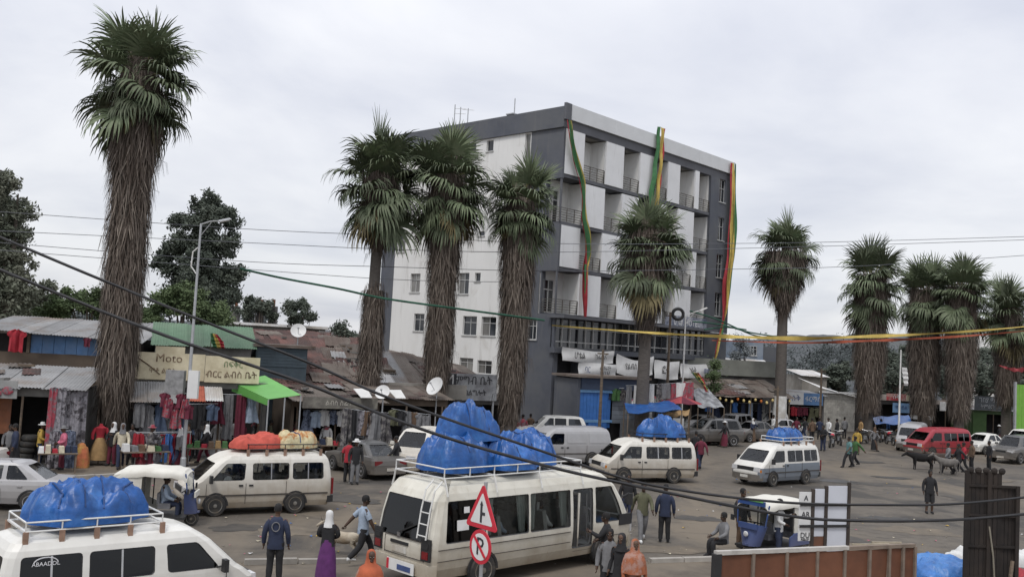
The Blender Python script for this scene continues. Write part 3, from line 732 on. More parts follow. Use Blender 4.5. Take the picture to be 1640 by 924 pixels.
def body(t, rings, xs, ny, pf, pr, wins, m, cr=0.12, glass_m=None, mfun=None, mats=None, rwin=0.07, lining=True, lin_m=None):
    """painted shell with real window openings; wins: {name: (side, i0, i1, k0, k1)}"""
    P, ids = shell(rings, xs, ny, pf, pr, cr)
    nl = len(ids); hole = {}
    for nm, (sd_, i0, i1, k0, k1) in wins.items():
        for i in range(i0, i1):
            for k in range(k0, k1): hole[(sd_, i, k)] = nm
    b, li = MB(), MB()
    ctr = Vector(((rings[0][1] + rings[0][2]) / 2, 0, (rings[0][0] + rings[-1][0]) / 2))
    inn = [[ctr + Vector(((p - ctr).x * .975, (p - ctr).y * .94, (p - ctr).z * .965)) for p in rw] for rw in P]
    for k in range(len(P) - 1):
        for j in range(nl):
            j2 = (j + 1) % nl
            if (ids[j][0], ids[j][1], k) in hole: continue
            b.cur = mfun(ids[j], k) if mfun else 0
            b.add([P[k][j], P[k][j2], P[k + 1][j2], P[k + 1][j]], [(0, 1, 2, 3)])
            li.add([inn[k][j], inn[k][j2], inn[k + 1][j2], inn[k + 1][j]], [(3, 2, 1, 0)])
    b.cur = 0
    b.add(P[-1], [tuple(range(nl))]); b.add(P[0], [tuple(range(nl - 1, -1, -1))]); li.add(inn[-1], [tuple(range(nl - 1, -1, -1))]); li.add(inn[0], [tuple(range(nl))])
    out = {}
    for nm, (sd_, i0, i1, k0, k1) in wins.items():
        js = [j for j in range(nl) if ids[j][0] == sd_ and i0 <= ids[j][1] < i1]
        ja, jb = js[0], (js[-1] + 1) % nl
        def at(s, q):   # bilinear over the opening
            f = s * len(js); i = min(int(f), len(js) - 1); g = f - i
            h = q * (k1 - k0); kk = min(int(h), k1 - k0 - 1); e = h - kk
            j = js[i]; j2 = (j + 1) % nl
            return (P[k0 + kk][j].lerp(P[k0 + kk][j2], g)).lerp(P[k0 + kk + 1][j].lerp(P[k0 + kk + 1][j2], g), e)
        wv = (at(1, .5) - at(0, .5)); hv = (at(.5, 1) - at(.5, 0))
        nrm = wv.cross(hv).normalized()
        rs, rq = min(.4, rwin / max(wv.length, .1)), min(.4, rwin / max(hv.length, .1))
        ring = []
        for cs, cq, a0 in ((0, 0, 180), (1, 0, 270), (1, 1, 0), (0, 1, 90)):
            sx, sq = cs + (rs if cs == 0 else -rs), cq + (rq if cq == 0 else -rq)
            arc = [at(min(1, max(0, sx + rs * math.cos(R(a0 + 30 * h)))), min(1, max(0, sq + rq * math.sin(R(a0 + 30 * h))))) for h in range(4)]
            b.add([at(cs, cq)] + arc, [(0, 1 + h + 1, 1 + h) for h in range(3)])
            ring += arc
        nr = len(ring)
        # rubber seal stepping inwards, then the pane
        cc = sum(ring, Vector()) / nr
        sl = MB(); r2 = [cc + (p - cc) * 0.965 - nrm * 0.012 for p in ring]; r1 = [p + nrm * 0.004 for p in ring]
        sl.add(r1 + r2, [(i, (i + 1) % nr, nr + (i + 1) % nr, nr + i) for i in range(nr)])
        so = sl.build(nm + '_seal', blackm, None)
        NU, NV = max(1, len(js)) * 2, max(1, (k1 - k0)) * 2
        g = MB(); g.add([p - nrm * 0.003 for p in r2], [tuple(range(nr))])
        gm = glass_m.get(nm.split('_')[0], car_glass) if isinstance(glass_m, dict) else (glass_m or car_glass)
        po = g.build(nm, gm, t); so.parent = po
        out[nm] = (at, nrm)
    bo = b.build('body', mats or m, t, smooth=32)
    if lining: li.build('cabin_lining', lin_m or trim_in, t)
    return bo, out, P, ids

TYRES = {}
def wheel(t, x, y, r, w, rm=None, face=1):
    key = (r, w, rm.name if rm else '', face)
    if key not in TYRES:
        q = Matrix.Rotation(R(90) * face, 3, 'X')     # lathe axis z -> -+y
        a = MB().lathe([(r * .62, -w / 2), (r * .93, -w / 2), (r, -w * .32), (r, w * .32), (r * .93, w / 2), (r * .62, w / 2)], 20, rot=q).mesh('wheel', rubber, smooth=40)
        c = MB(); c.lathe([(r * .20, w * .50), (r * .30, w * .38), (r * .52, w * .34), (r * .60, w * .52), (r * .66, w * .53), (r * .66, w * .45)], 20, rot=q)
        c.lathe([(r * .10, w * .36), (r * .18, w * .36), (r * .16, w * .56), (r * .03, w * .58)], 12, rot=q)
        for k in range(6):
            p = Matrix.Rotation(R(60 * k), 3, 'Z') @ Vector((r * .42, 0, w * .38)); c.ell(q @ p, r * .05, 5, 4)
        TYRES[key] = (a, c.mesh('rim', rm or rim_m, smooth=35))
    a, c = TYRES[key]
    o = link('wheel', a, t, (x, y, r)); link('rim', c, o)
    return o
def arch(t, x, y, r, s):
    """dark wheel well lip on the side at y (s = side sign)"""
    b = MB(); k = 12; vs = []
    for rr in (r * 1.06, r * 1.22):
        for dy in (0.006, 0.02):
            vs += [(x + rr * math.cos(math.pi * i / k), y + s * dy, r + rr * math.sin(math.pi * i / k)) for i in range(k + 1)]
    n = k + 1
    fs = [(n + i, n + i + 1, 3 * n + i + 1, 3 * n + i) for i in range(k)] + [(2 * n + i, 3 * n + i, 3 * n + i + 1, 2 * n + i + 1) for i in range(k)]
    b.add(vs, fs)
    vs = [(x, y + s * .008, r * .55)] + [(x + r * 1.08 * math.cos(math.pi * (i / k * 1.3 - .15)), y + s * .008, max(.2, r + r * 1.08 * math.sin(math.pi * (i / k * 1.3 - .15)))) for i in range(k + 1)]
    b.add(vs, [(0, i + 1, i + 2) for i in range(k)])
    b.build('wheel_arch', blackm, t)
def wheels(t, xf, xr, hw, r, w, rm=None, sides=(-1, 1)):
    for x in (xf, xr):
        for s in sides:
            arch(t, x, s * hw, r, s)
            wheel(t, x, s * (hw - w * .30), r, w, rm, face=1 if s < 0 else -1)
def seats(t, x0, x1, step, hw, z, m, h=0.55):
    x = x0
    while x < x1:
        for y in (-hw * .52, hw * .52):
            b = MB(); b.box((x, y, z + .1), (.42, hw * .8, .16)); b.box((x - .22, y, z + .1 + h / 2), (.12, hw * .8, h), rot=Matrix.Rotation(R(-10), 3, 'Y')); b.box((x - .27, y, z + .18 + h), (.09, .26, .2))
            b.build('seat', m, t)
        x += step
def lampbox(t, nm, c, d, m, rz=0):
    MB().box(c, d, rz).build(nm, m, t)
def seam(t, pts, w=0.012):
    b = MB(); b.tube(pts, w, 4); b.build('panel_seam', seam_m, t)

def hiace(label, loc, rz, m, load=None, rack=True, dark_windows=False, group=None, panel_van=False, lower=None, rackm=None, detail=2, name='minibus_van'):
    t = thing(name, label, 'van', loc, rz, group)
    #        z     xf     xr     hw
    rings = [(0.24, 2.26, -2.28, .77), (0.42, 2.36, -2.36, .825), (0.62, 2.37, -2.37, .842), (0.86, 2.32, -2.36, .848), (1.02, 2.12, -2.35, .845), (1.10, 1.98, -2.345, .838),
             (1.36, 1.70, -2.31, .805), (1.62, 1.42, -2.26, .762), (1.72, 1.28, -2.22, .735), (1.84, 1.08, -2.14, .665), (1.91, 0.85, -2.0, .50), (1.94, .5, -1.7, .26)]
    xs = [-2.25, -2.05, -1.0, -0.88, 0.30, 0.44, 0.56, 1.62, 1.88]
    W = {'windshield': ('F', 0, 4, 5, 7), 'rear_window': ('B', 0, 4, 5, 7)}
    if not panel_van:
        for s, q in (('R', 'right'), ('L', 'left')):
            W['side_window_rear_' + q] = (s, 1, 2, 5, 7); W['side_window_' + q] = (s, 3, 4, 5, 7)
    for s, q in (('R', 'right'), ('L', 'left')): W['door_window_' + q] = (s, 6, 7, 5, 7)
    gm = {'side': dark_glass if dark_windows else car_glass, 'rear': dark_glass, 'door': dark_glass if dark_windows else car_glass}
    mats, mf = None, None
    if lower:
        mats = [m, lower]
        mf = lambda i, k: 1 if (k <= 2 or (k == 3 and i[0] in 'RLB' and not (i[0] in 'RL' and i[1] > 5))) and i[0] != 'F' else 0
    bo, at, P, ids = body(t, rings, xs, 4, 0.45, -2.0, W, m, cr=0.15, glass_m=gm, mats=mats, mfun=mf)
    wheels(t, 1.42, -1.12, .835, .33, .22)
    # bumpers, grille, lamps
    MB().prism([(2.16, -.84), (2.36, -.76), (2.46, -.4), (2.48, 0), (2.46, .4), (2.36, .76), (2.16, .84), (2.16, .5), (2.16, -.5)], .30, .56, lambda p, q, z: (p, q, z)).build('front_bumper', m if lower is None and not dark_windows and detail < 2 else P_GREY, t)
    MB().prism([(-2.2, -.84), (-2.42, -.78), (-2.46, 0), (-2.42, .78), (-2.2, .84)], .32, .54, lambda p, q, z: (p, q, z)).build('rear_bumper', blackm, t)
    MB().box((2.355, 0, .80), (.10, .9, .16)).build('grille', blackm, t)
    for y in (-.62, .62):
        MB().box((2.32, y, .79), (.14, .32, .20), taper=.9).build('headlight', lamp_c, t)
        MB().box((2.24, y * 1.29, .72), (.16, .05, .12)).build('indicator', lamp_o, t)
        MB().box((-2.36, y * 1.22, .85), (.07, .13, .52)).build('tail_light', lamp_r, t)
    MB().box((2.475, 0, .45), (.02, .42, .12)).build('number_plate', plate_m, t)
    MB().box((-2.39, 0, .72), (.03, .42, .13)).build('number_plate', plate_m, t)
    for s in (-1, 1):
        b = MB(); b.tube([(1.50, s * .80, 1.10), (1.62, s * .93, 1.14)], .02, 5); b.box((1.62, s * .99, 1.16), (.09, .16, .24)); b.build('mirror', blackm, t)
        # belt moulding, door gaps, handles
        b = MB(); b.beam((-2.2, s * .853, .64), (2.05, s * .853, .64), .014, .045); b.build('side_moulding', seam_m, t)
        for x in (.50, 1.72): seam(t, [(x, s * .847, .36), (x, s * .852, .7), (x, s * .85, 1.0)], .008)
        seam(t, [(-.80, s * .847, .36), (-.80, s * .853, .7), (-.80, s * .848, 1.05)], .008)
        seam(t, [(-2.1, s * .852, .985), (-.8, s * .852, .985)], .010) if s < 0 else None
        for x in (.66, .34): MB().box((x, s * .86, .94), (.13, .03, .05)).build('door_handle', blackm, t)
        if detail >= 2 and not panel_van:
            for x in (-1.52, -.3):
                MB().box((x, s * .792, 1.36), (.035, .02, .50), rot=Matrix.Rotation(R(9) * s, 3, 'X')).build('window_bar', chrome, t)
        if panel_van:
            for x in (-1.5, -.2):
                MB().box((x, s * .80, 1.38), (1.12, .03, .46), rot=Matrix.Rotation(R(8.5) * s, 3, 'X')).build('blank_panel', m, t)
    if not panel_van: seats(t, -1.6, 1.2, .72, .72, .55, seat_m)
    else: seats(t, .8, 1.2, .72, .72, .55, seat_m)
    MB().box((1.62, 0, .95), (.5, 1.4, .22)).build('dashboard', blackm, t)
    b = MB(); b.beam((1.93, -.5, 1.13), (1.66, -.05, 1.40), .015); b.beam((1.93, .15, 1.13), (1.66, .5, 1.40), .015); b.build('wiper', blackm, t)
    if rack: roof_rack(t, -1.95, 0.45, .62, 1.93, rackm or steel_w)
    return t
def roof_rack(t, x0, x1, hw, z, m, rail=.16, nx=5, legs=True):
    z1 = z + .10
    b = MB()
    loop = [(x0, -hw), (x1, -hw), (x1, hw), (x0, hw), (x0, -hw)]
    for zz in (z1, z1 + rail):
        for p, q in zip(loop[:-1], loop[1:]): b.tube([(p[0], p[1], zz), (q[0], q[1], zz)], .018, 5)
    for i in range(nx):
        x = x0 + (x1 - x0) * i / (nx - 1)
        for s in (-1, 1): b.tube([(x, s * hw, z1), (x, s * hw, z1 + rail)], .015, 4)
    b.build('roof_rack', m, t)
    for i in range(nx):
        x = x0 + (x1 - x0) * i / (nx - 1)
        MB().beam((x, -hw, z1), (x, hw, z1), .05, .03).build('rack_crossbar', m, t)
        if legs:
            for s in (-1, 1): MB().box((x, s * (hw + .03), z - .03), (.09, .05, .26)).build('rack_foot', mat('rusty_bracket', (.27, .17, .12), .8, .3, 6), t)

def lumpy(label, name, cat, loc, rz, dims, seed, m, lumps=9, cords=3, cordm=None, flatbase=True, bump=.46, group=None):
    """wrapped load: a heap of rounded goods under one crumpled sheet, tied with cords"""
    rg = random.Random(seed); t = thing(name, label, cat, loc, rz, group)
    L0, W0, H0 = dims
    blobs = [(rg.uniform(-.36, .36) * L0, rg.uniform(-.28, .28) * W0, rg.uniform(.42, .9) * H0, rg.uniform(.20, .36) * min(L0, W0 * 1.6)) for _ in range(lumps)]
    NU, NV = 76, 56
    ph = [rg.uniform(0, 6.28) for _ in range(8)]
    def top(u, v):
        x, y = (u - .5) * 2, (v - .5) * 2
        # superellipse plan: map the square on the outline
        k = max(abs(x), abs(y)); l = (abs(x) ** 2.6 + abs(y) ** 2.6) ** (1 / 2.6); f = k / l if l > 1e-6 else 1
        edge = 1 + .07 * math.sin(3 * math.atan2(y, x) + ph[0]) + .05 * math.sin(7 * math.atan2(y, x) + ph[1])
        X, Y = x * f * L0 / 2 * edge, y * f * W0 / 2 * edge
        h = 0
        for bx, by, bh, br in blobs:
            d2 = ((X - bx) ** 2 + (Y - by) ** 2) / (br * br)
            h = max(h, bh * max(0, 1 - d2 * .42) ** .5) if d2 < 2.3 else h
        e = max(0.0, 1 - k ** 5)
        base = H0 * .52 * e ** .45
        z = max(base, h * e ** .4)
        q = Vector((X * 1.9 + ph[2], Y * 1.9 + ph[3], z * .6)); q2 = Vector((X * 5.5 + ph[4], Y * 5.5, z * 1.5 + ph[5]))
        rd = 1 - abs(noise.noise(q)) * 2.6; rd2 = 1 - abs(noise.noise(q2)) * 2.4; rd3 = 1 - abs(noise.noise(q2 * 2.3)) * 2.2
        fo = abs(math.sin(2.2 * math.atan2(y, x) * 3 + 3 * noise.noise(q)))      # folds gathered towards the tied edge
        w = bump * (e ** .3) * (.42 * rd + .15 * rd2 + .05 * rd3 - .30 * fo * k ** 2) * (.55 + .45 * H0)
        return (X, Y, max(0.0, z + w * (1 if z > .05 else 0)))
    b = MB(); b.sheet(top, NU, NV)
    b.add([top(i / 16, 0) for i in range(16)] + [top(1, i / 16) for i in range(16)] + [top(1 - i / 16, 1) for i in range(16)] + [top(0, 1 - i / 16) for i in range(16)], [tuple(range(63, -1, -1))])
    b.build('cover', m, t, smooth=30)
    for c in range(cords):
        f = (c + .7) / (cords + .4); sk = rg.uniform(-.12, .12)
        pts = [Vector(top(min(.98, max(.02, f + sk * (j / 14 - .5))), .02 + .96 * j / 14)) + Vector((0, 0, .012)) for j in range(15)]
        MB().tube(pts, .017, 4).build('cord', cordm or rope_m, t)
    return t

def sedan(label, loc, rz, m, detail=1, kind='sedan', rm=None, group=None, name='parked_car', bonnet=.25):
    t = thing(name, label, 'car', loc, rz, group)
    if kind == 'sedan':
        rings = [(.22, 2.05, -2.1, .76), (.40, 2.16, -2.18, .82), (.60, 2.18, -2.2, .845, .58, .62), (.78, 2.10, -2.18, .835, .70, .80), (.90, 1.98, -2.14, .80, .76, .92),
                 (.935, 1.02, -1.62, .725, .93, .95), (1.15, .70, -1.32, .66), (1.34, .36, -1.02, .585), (1.41, .20, -.86, .53), (1.45, -.05, -.6, .30)]
        pf, pr, xs = .05, -.55, [-2.0, -1.45, -.95, -.85, -.10, 0.0, .75, .95, 1.85]
        # stations are squeezed onto the greenhouse by the ring map
        xs = [-2.0, -.98, -.62, -.42, .02, .12, .62, 1.85]
        W = {'windshield': ('F', 0, 4, 5, 7), 'rear_window': ('B', 0, 4, 5, 7)}
        for s, q in (('R', 'right'), ('L', 'left')):
            W['rear_door_window_' + q] = (s, 1, 4, 5, 7) if False else (s, 1, 3, 5, 7); W['door_window_' + q] = (s, 4, 6, 5, 7)
        xs = [-2.0, -1.55, -.55, -.48, -.40, .35, 1.55, 1.85]
        W = {'windshield': ('F', 0, 4, 5, 7), 'rear_window': ('B', 0, 4, 5, 7)}
        for s, q in (('R', 'right'), ('L', 'left')):
            W['rear_door_window_' + q] = (s, 1, 2, 5, 7); W['door_window_' + q] = (s, 4, 6, 5, 7)
        pf, pr = -.35, -.52
        wb = (1.28, -1.30); r = .30; top = 1.45
    else:   # tall wagon or four wheel drive
        rings = [(.30, 2.05, -2.1, .78), (.50, 2.16, -2.18, .85), (.78, 2.18, -2.2, .875), (.98, 2.10, -2.18, .86, .92, .98), (1.08, 1.95, -2.16, .82, .98, 1.08),
                 (1.12, 1.02, -2.12, .76, 1.10, 1.12), (1.40, .70, -2.02, .70), (1.66, .42, -1.90, .63), (1.74, .25, -1.8, .57), (1.78, -.1, -1.5, .32)]
        xs = [-2.0, -1.85, -.95, -.85, -.80, -.10, -.02, .35, 1.55, 1.85]
        pf, pr = .0, -1.0
        W = {'windshield': ('F', 0, 4, 5, 7), 'rear_window': ('B', 0, 4, 5, 7)}
        for s, q in (('R', 'right'), ('L', 'left')):
            W['cargo_window_' + q] = (s, 1, 2, 5, 7); W['rear_door_window_' + q] = (s, 4, 5, 5, 7); W['door_window_' + q] = (s, 6, 8, 5, 7)
        wb = (1.30, -1.30); r = .36; top = 1.78
    bo, at, P, ids = body(t, rings, xs, 4, pf, pr, W, m, cr=.16, glass_m={'rear': dark_glass if kind != 'sedan' else car_glass}, rwin=.05)
    hw = rings[2][3]
    wheels(t, wb[0], wb[1], hw - .01, r, .20, rm or alloy)
    zb = rings[2][0]
    for y in (-.58, .58):
        MB().box((2.12, y, zb + .04), (.16, .36, .15)).build('headlight', lamp_c, t); MB().box((-2.16, y, zb + .12), (.10, .34, .17)).build('tail_light', lamp_r, t)
    MB().prism([(1.95, -.84), (2.16, -.74), (2.26, 0), (2.16, .74), (1.95, .84)], rings[0][0] + .05, zb - .06, lambda p, q, z: (p, q, z)).build('front_bumper', m, t)
    MB().prism([(-2.0, -.84), (-2.2, -.74), (-2.27, 0), (-2.2, .74), (-2.0, .84)], rings[0][0] + .05, zb - .04, lambda p, q, z: (p, q, z)).build('rear_bumper', m, t)
    MB().box((2.215, 0, zb + .02), (.05, .62, .11)).build('grille', blackm, t)
    MB().box((2.265, 0, .42), (.02, .45, .12)).build('number_plate', plate_m, t); MB().box((-2.28, 0, zb - .14), (.02, .45, .12)).build('number_plate', plate_m, t)
    for s in (-1, 1):
        MB().box((.62, s * (hw + .06), rings[5][0] + .06), (.12, .18, .13), taper=.8).build('mirror', m, t)
        for x in (.62, -.44, -1.2): seam(t, [(x, s * (hw + .002), .36), (x, s * (hw + .004), zb), (x, s * (rings[4][3] + .004), rings[4][0] - .02)], .007)
        for x in (-.28, -.98): MB().box((x, s * (hw + .008), rings[3][0] - .02), (.14, .03, .04)).build('door_handle', m, t)
    seats(t, -.9, .4, .85, .68, .42, seat_m, .5)
    return t

# --- the big minibus
def coaster():
    t = thing('minibus', 'cream white minibus with open side door and blue wrapped loads on its rack', 'minibus', (0, 0, 0), 0)
    rings = [(.32, 3.35, -3.38, .93), (.55, 3.46, -3.46, 1.0), (.85, 3.48, -3.48, 1.02), (1.02, 3.46, -3.48, 1.03), (1.13, 3.40, -3.47, 1.028), (1.62, 3.14, -3.40, 1.0), (2.08, 2.82, -3.30, .955),
             (2.24, 2.62, -3.22, .92), (2.40, 2.40, -3.10, .85), (2.49, 2.1, -2.9, .66), (2.53, 1.6, -2.6, .36)]
    xs = [-3.34, -3.10, -1.90, -1.84, -.50, -.44, .98, 1.08, 1.84, 1.94, 3.14, 3.3]
    W = {'windshield': ('F', 0, 4, 4, 6), 'rear_window': ('B', 0, 4, 4, 6)}
    for s, q in (('R', 'right'), ('L', 'left')):
        W['tinted_window_' + q] = (s, 1, 2, 4, 6); W['side_window_rear_' + q] = (s, 3, 4, 4, 6); W['side_window_' + q] = (s, 5, 6, 4, 6); W['front_window_' + q] = (s, 9, 10, 4, 6)
    W['side_window_fore_left'] = ('L', 7, 8, 4, 6)
    W['doorway'] = ('R', 7, 8, 1, 6)
    bo, at, P, ids = body(t, rings, xs, 4, 2.2, -3.0, W, P_BUS, cr=.18,
                          glass_m={'tinted': dark_glass, 'rear': dark_glass, 'side': glass('bus_glass', (.78, .82, .80)), 'front': glass('bus_glass', (.78, .82, .80)), 'doorway': glass('open_doorway_air', (.97, .97, .97), .5)}, rwin=.05, lin_m=mat('pale_lining', (.30, .30, .29), .9))
    # folded door leaf inside the doorway, steps
    MB().box((1.32, -.78, 1.22), (.05, .40, 1.5)).build('door_leaf', P_BUS, t); MB().box((1.30, -.78, 1.6), (.07, .30, .62)).build('door_glass', pane_d, t)
    for k in range(2): MB().box((1.49, -.80 + .25 * k, .5 + .22 * k), (.68, .35, .08)).build('step', blackm, t)
    b = MB(); b.tube([(1.80, -.86, .7), (1.80, -.80, 1.9)], .018, 5); b.build('grab_pole', chrome, t)
    wheels(t, 2.28, -1.95, 1.02, .39, .24)
    seats(t, -2.6, 2.6, .78, .86, .85, seat_lt, .62)
    cur = mat('bus_curtain', (.36, .38, .36), .95, .15, 3)
    for s in (-1, 1):
        for x in (-1.72, -.62, -.30, .86):
            def fn(u, v, x=x, s=s): return (x + (u - .5) * (.20 + .16 * v) , s * (.90 - .07 * v) + .02 * math.sin(u * 22), 1.16 + .88 * v)
            MB().sheet(fn, 12, 4).build('curtain', cur, t)
    MB().prism([(-3.3, -1.02), (-3.5, -.94), (-3.55, 0), (-3.5, .94), (-3.3, 1.02)], .36, .66, lambda p, q, z: (p, q, z)).build('rear_bumper', P_BUS, t)
    MB().prism([(3.3, -1.02), (3.5, -.94), (3.57, 0), (3.5, .94), (3.3, 1.02)], .36, .70, lambda p, q, z: (p, q, z)).build('front_bumper', P_BUS, t)
    for y in (-.84, .84):
        b = MB().box((-3.50, y, .88), (.05, .20, .17)); b.build('tail_light', lamp_r, t); MB().box((-3.50, y, 1.08), (.05, .20, .12)).build('indicator', lamp_o if False else blackm, t)
        MB().box((-3.485, y, 1.00), (.05, .30, .5)).build('lamp_surround', blackm, t)
        MB().box((3.5, y * .9, .86), (.08, .34, .22)).build('headlight', lamp_c, t)
    MB().box((-3.52, .05, 1.02), (.03, .62, .07)).build('tailgate_handle', blackm, t)
    MB().box((-3.51, .05, .86), (.03, .50, .14)).build('number_plate', plate_m, t)
    MB().box((-3.58, -.1, .50), (.02, .95, .26)).build('bumper_sticker', white_sign, t)
    MB().box((-3.595, -.24, .48), (.012, .46, .12)).build('sticker_print', mat('sticker_blue', (.05, .08, .2), .5), t)
    MB().box((-3.595, .33, .50), (.012, .07, .24)).build('sticker_print', red_paint, t)
    MB().box((-3.515, .1, 1.18), (.012, .10, .13)).build('maker_emblem', chrome, t)
    for y in (-.98, .74): seam(t, [(-3.50, y * .8, 1.12), (-3.495, y * .8, .72)], .010)
    seam(t, [(-3.50, -.78, 1.15), (-3.525, 0, 1.15), (-3.50, .6, 1.15)], .012); seam(t, [(-3.50, -.78, .74), (-3.525, 0, .74), (-3.50, .6, .74)], .010)
    b = MB(); b.beam((-3.50, .1, 1.25), (-3.44, -.45, 1.52), .03); b.build('wiper', blackm, t)
    # ladder on the rear, right half
    for y in (-.62, -.92): MB().tube([(-3.58, y, 1.25), (-3.50, y, 1.9), (-3.40, y, 2.35), (-3.2, y, 2.55)], .02, 5).build('ladder_rail', steel_w, t)
    for z, x in ((1.32, -3.57), (1.58, -3.54), (1.84, -3.51), (2.10, -3.46)): MB().tube([(x, -.62, z), (x, -.92, z)], .015, 5).build('ladder_rung', steel_w, t)
    for z in (.74, 1.0): seam(t, [(-3.3, -1.035, z), (.98, -1.04, z)], .010)
    seam(t, [(1.92, -1.04, .75), (3.1, -1.03, .75)], .010)
    MB().box((-2.62, -1.03, 1.52), (.34, .012, .24), rot=Matrix.Rotation(R(-5), 3, 'X')).build('window_notice', white_sign, t)
    MB().box((-2.50, -.995, 1.86), (.16, .012, .14), rot=Matrix.Rotation(R(-5), 3, 'X')).build('window_notice', white_sign, t)
    MB().box((3.12, -1.02, 1.14), (.5, .06, .30)).build('black_quarter_panel', blackm, t)
    for s in (-1, 1):
        b = MB(); b.tube([(3.0, s * .97, 1.75), (3.16, s * 1.08, 1.85)], .02, 5); b.box((3.17, s * 1.12, 1.70), (.06, .16, .32)); b.build('mirror', blackm, t)
    roof_rack(t, -3.1, 1.45, .86, 2.5, steel_w, rail=.22, nx=7, legs=False)
    for x in (-3.1, -1.6, -.1, 1.4):
        for s in (-1, 1): MB().tube([(x, s * .86, 2.62), (x + .02, s * .93, 2.40), (x + .02, s * .99, 2.2)], .022, 5).build('rack_stay', steel_w, t)
    return t
bus = coaster(); bus.location = (0.37, 25.2, 0); bus.rotation_euler = (0, 0, R(44.5)); bus.scale = (1.06, 1.06, 1.0)
def onto(o, dx, dy, z):
    return o.location + Matrix.Rotation(o.rotation_euler.z, 3, 'Z') @ Vector((dx * o.scale.x, dy * o.scale.x, z * o.scale.z))
BG = 'blue wrapped loads on the minibus roof'
brz = bus.rotation_euler.z
lumpy('blue bundle at the rear edge of the minibus rack, carrying the high one', 'wrapped_load', 'bundle', onto(bus, -1.95, .0, 2.66), brz + .05, (2.1, 1.55, .88), 5, tarp_b, 9, 2, group=BG)
lumpy('domed blue tarpaulin bundle standing highest on the minibus roof', 'wrapped_load', 'bundle', onto(bus, -1.62, .15, 3.36), brz, (1.65, 1.25, .92), 3, tarp_b, 5, 2, group=BG)
lumpy('flat blue bundle in the middle of the minibus rack, beside the dark sacks', 'wrapped_load', 'bundle', onto(bus, -.55, -.22, 2.66), brz, (1.9, 1.3, .66), 8, tarp_b, 6, 1, group=BG)
lumpy('blue bundle at the front end of the minibus load', 'wrapped_load', 'bundle', onto(bus, .50, .15, 2.66), brz + .05, (1.9, 1.3, .86), 6, tarp_b, 8, 2, group=BG)
sackm = mat('dark_sack', (.035, .028, .028), .9, .3, 5); sackr = mat('dark_red_sack', (.28, .03, .04), .85, .3, 5); sackg = mat('grey_sack', (.22, .22, .21), .9, .3, 5)
lumpy('dark sack between the blue bundles on the minibus', 'sack', 'sack', onto(bus, -.55, .45, 2.66), brz + .4, (1.1, .8, 1.0), 9, sackm, 4, 0)
lumpy('dark red sack between the blue bundles on the minibus', 'sack', 'sack', onto(bus, -1.0, .05, 2.9), brz, (.6, .5, .72), 12, sackr, 3, 0)
lumpy('grey sack between the blue bundles on the minibus', 'sack', 'sack', onto(bus, -.1, .1, 2.66), brz, (.7, .6, .72), 15, sackg, 3, 0)

v1 = hiace('white minibus van with tinted windows and blue load, nearest the camera', (-7.2, 18.6, 0), R(40), P_WHITE, dark_windows=True)
for n_, (x, z, w) in enumerate(((-1.55, 1.53, .30), (-1.55, 1.47, .46))): pass
arc = [(-1.62 + .20 * math.cos(R(a)), -.792, 1.50 + .10 * math.sin(R(a))) for a in range(0, 181, 20)]
dec = mat('white_decal', (.6, .6, .62), .5, .1, 6)
b = MB(); b.tube(arc, .012, 4); b.build('window_decal', dec, v1)
text('window_decal', 'ABAADOL', .10, (-1.62, -.797, 1.485), (R(81), 0, 0), dec, v1)
lumpy('large blue tarpaulin bundle tied on the rack of the nearest van', 'wrapped_load', 'bundle', onto(v1, -.75, .05, 2.06), R(40), (2.15, 1.3, .68), 21, tarp_b, 12, 4)

v2 = hiace('dirty white minibus van carrying red and yellow sacks', (-8.05, 31.25, 0), R(180 + 30), P_DIRTY, rackm=blackm)
red_s = mat('orange_red_sack', (.44, .078, .055), .85, .2, 5, bump=.3); yel_s = mat('patterned_yellow_sack', (.50, .44, .27), .9, .25, 9, c2=(.38, .16, .05), thr=(.5, .6))
lumpy('orange red sack lying on the roof of the dirty white van', 'sack', 'sack', onto(v2, .05, 0, 2.04), R(210), (1.75, 1.1, .52), 31, red_s, 8, 0, bump=.26)
lumpy('yellow patterned sack on the roof of the dirty white van', 'sack', 'sack', onto(v2, -1.25, .0, 2.04), R(214), (1.35, 1.0, .58), 32, yel_s, 6, 1, bump=.26)

v3 = hiace('white minibus van with a rounded blue load, parked behind the minibus', (6.45, 43.8, 0), R(180 + 20), P_DIRTY, rackm=blackm)
lumpy('rounded blue tarpaulin heap on the white van behind the minibus', 'wrapped_load', 'bundle', onto(v3, -.85, 0, 2.04), R(200), (2.3, 1.3, .9), 33, tarp_b, 9, 2)
v4 = hiace('white and blue grey minibus van with a flat blue load', (13.1, 45.6, 0), R(180 + 38), P_WHITE, lower=P_BLUEGREY, rackm=steel_w)
lumpy('flat blue bundle on the white and blue grey van', 'wrapped_load', 'bundle', onto(v4, -.6, 0, 2.04), R(218), (2.1, 1.2, .5), 34, tarp_b, 6, 2)
hiace('silver panel van without side windows behind the minibus load', (3.1, 48.4, 0), R(180 + 28), P_SILVER, rack=False, panel_van=True, name='panel_van')
v6 = hiace('red minibus van among the cars beyond the crossing', (29.4, 64.6, 0), R(180 + 24), P_RED, rack=False, dark_windows=True)
hiace('silver minibus van beside the red van', (29.4, 68.6, 0), R(180 + 60), P_SILVER, rack=False)
v8 = sedan('white four wheel drive car half hidden behind the tall blue bundle', (-3.75, 42.6, 0), R(180 + 72), P_DIRTY, kind='suv'); v8.scale = (1.08, 1.08, 1.08)

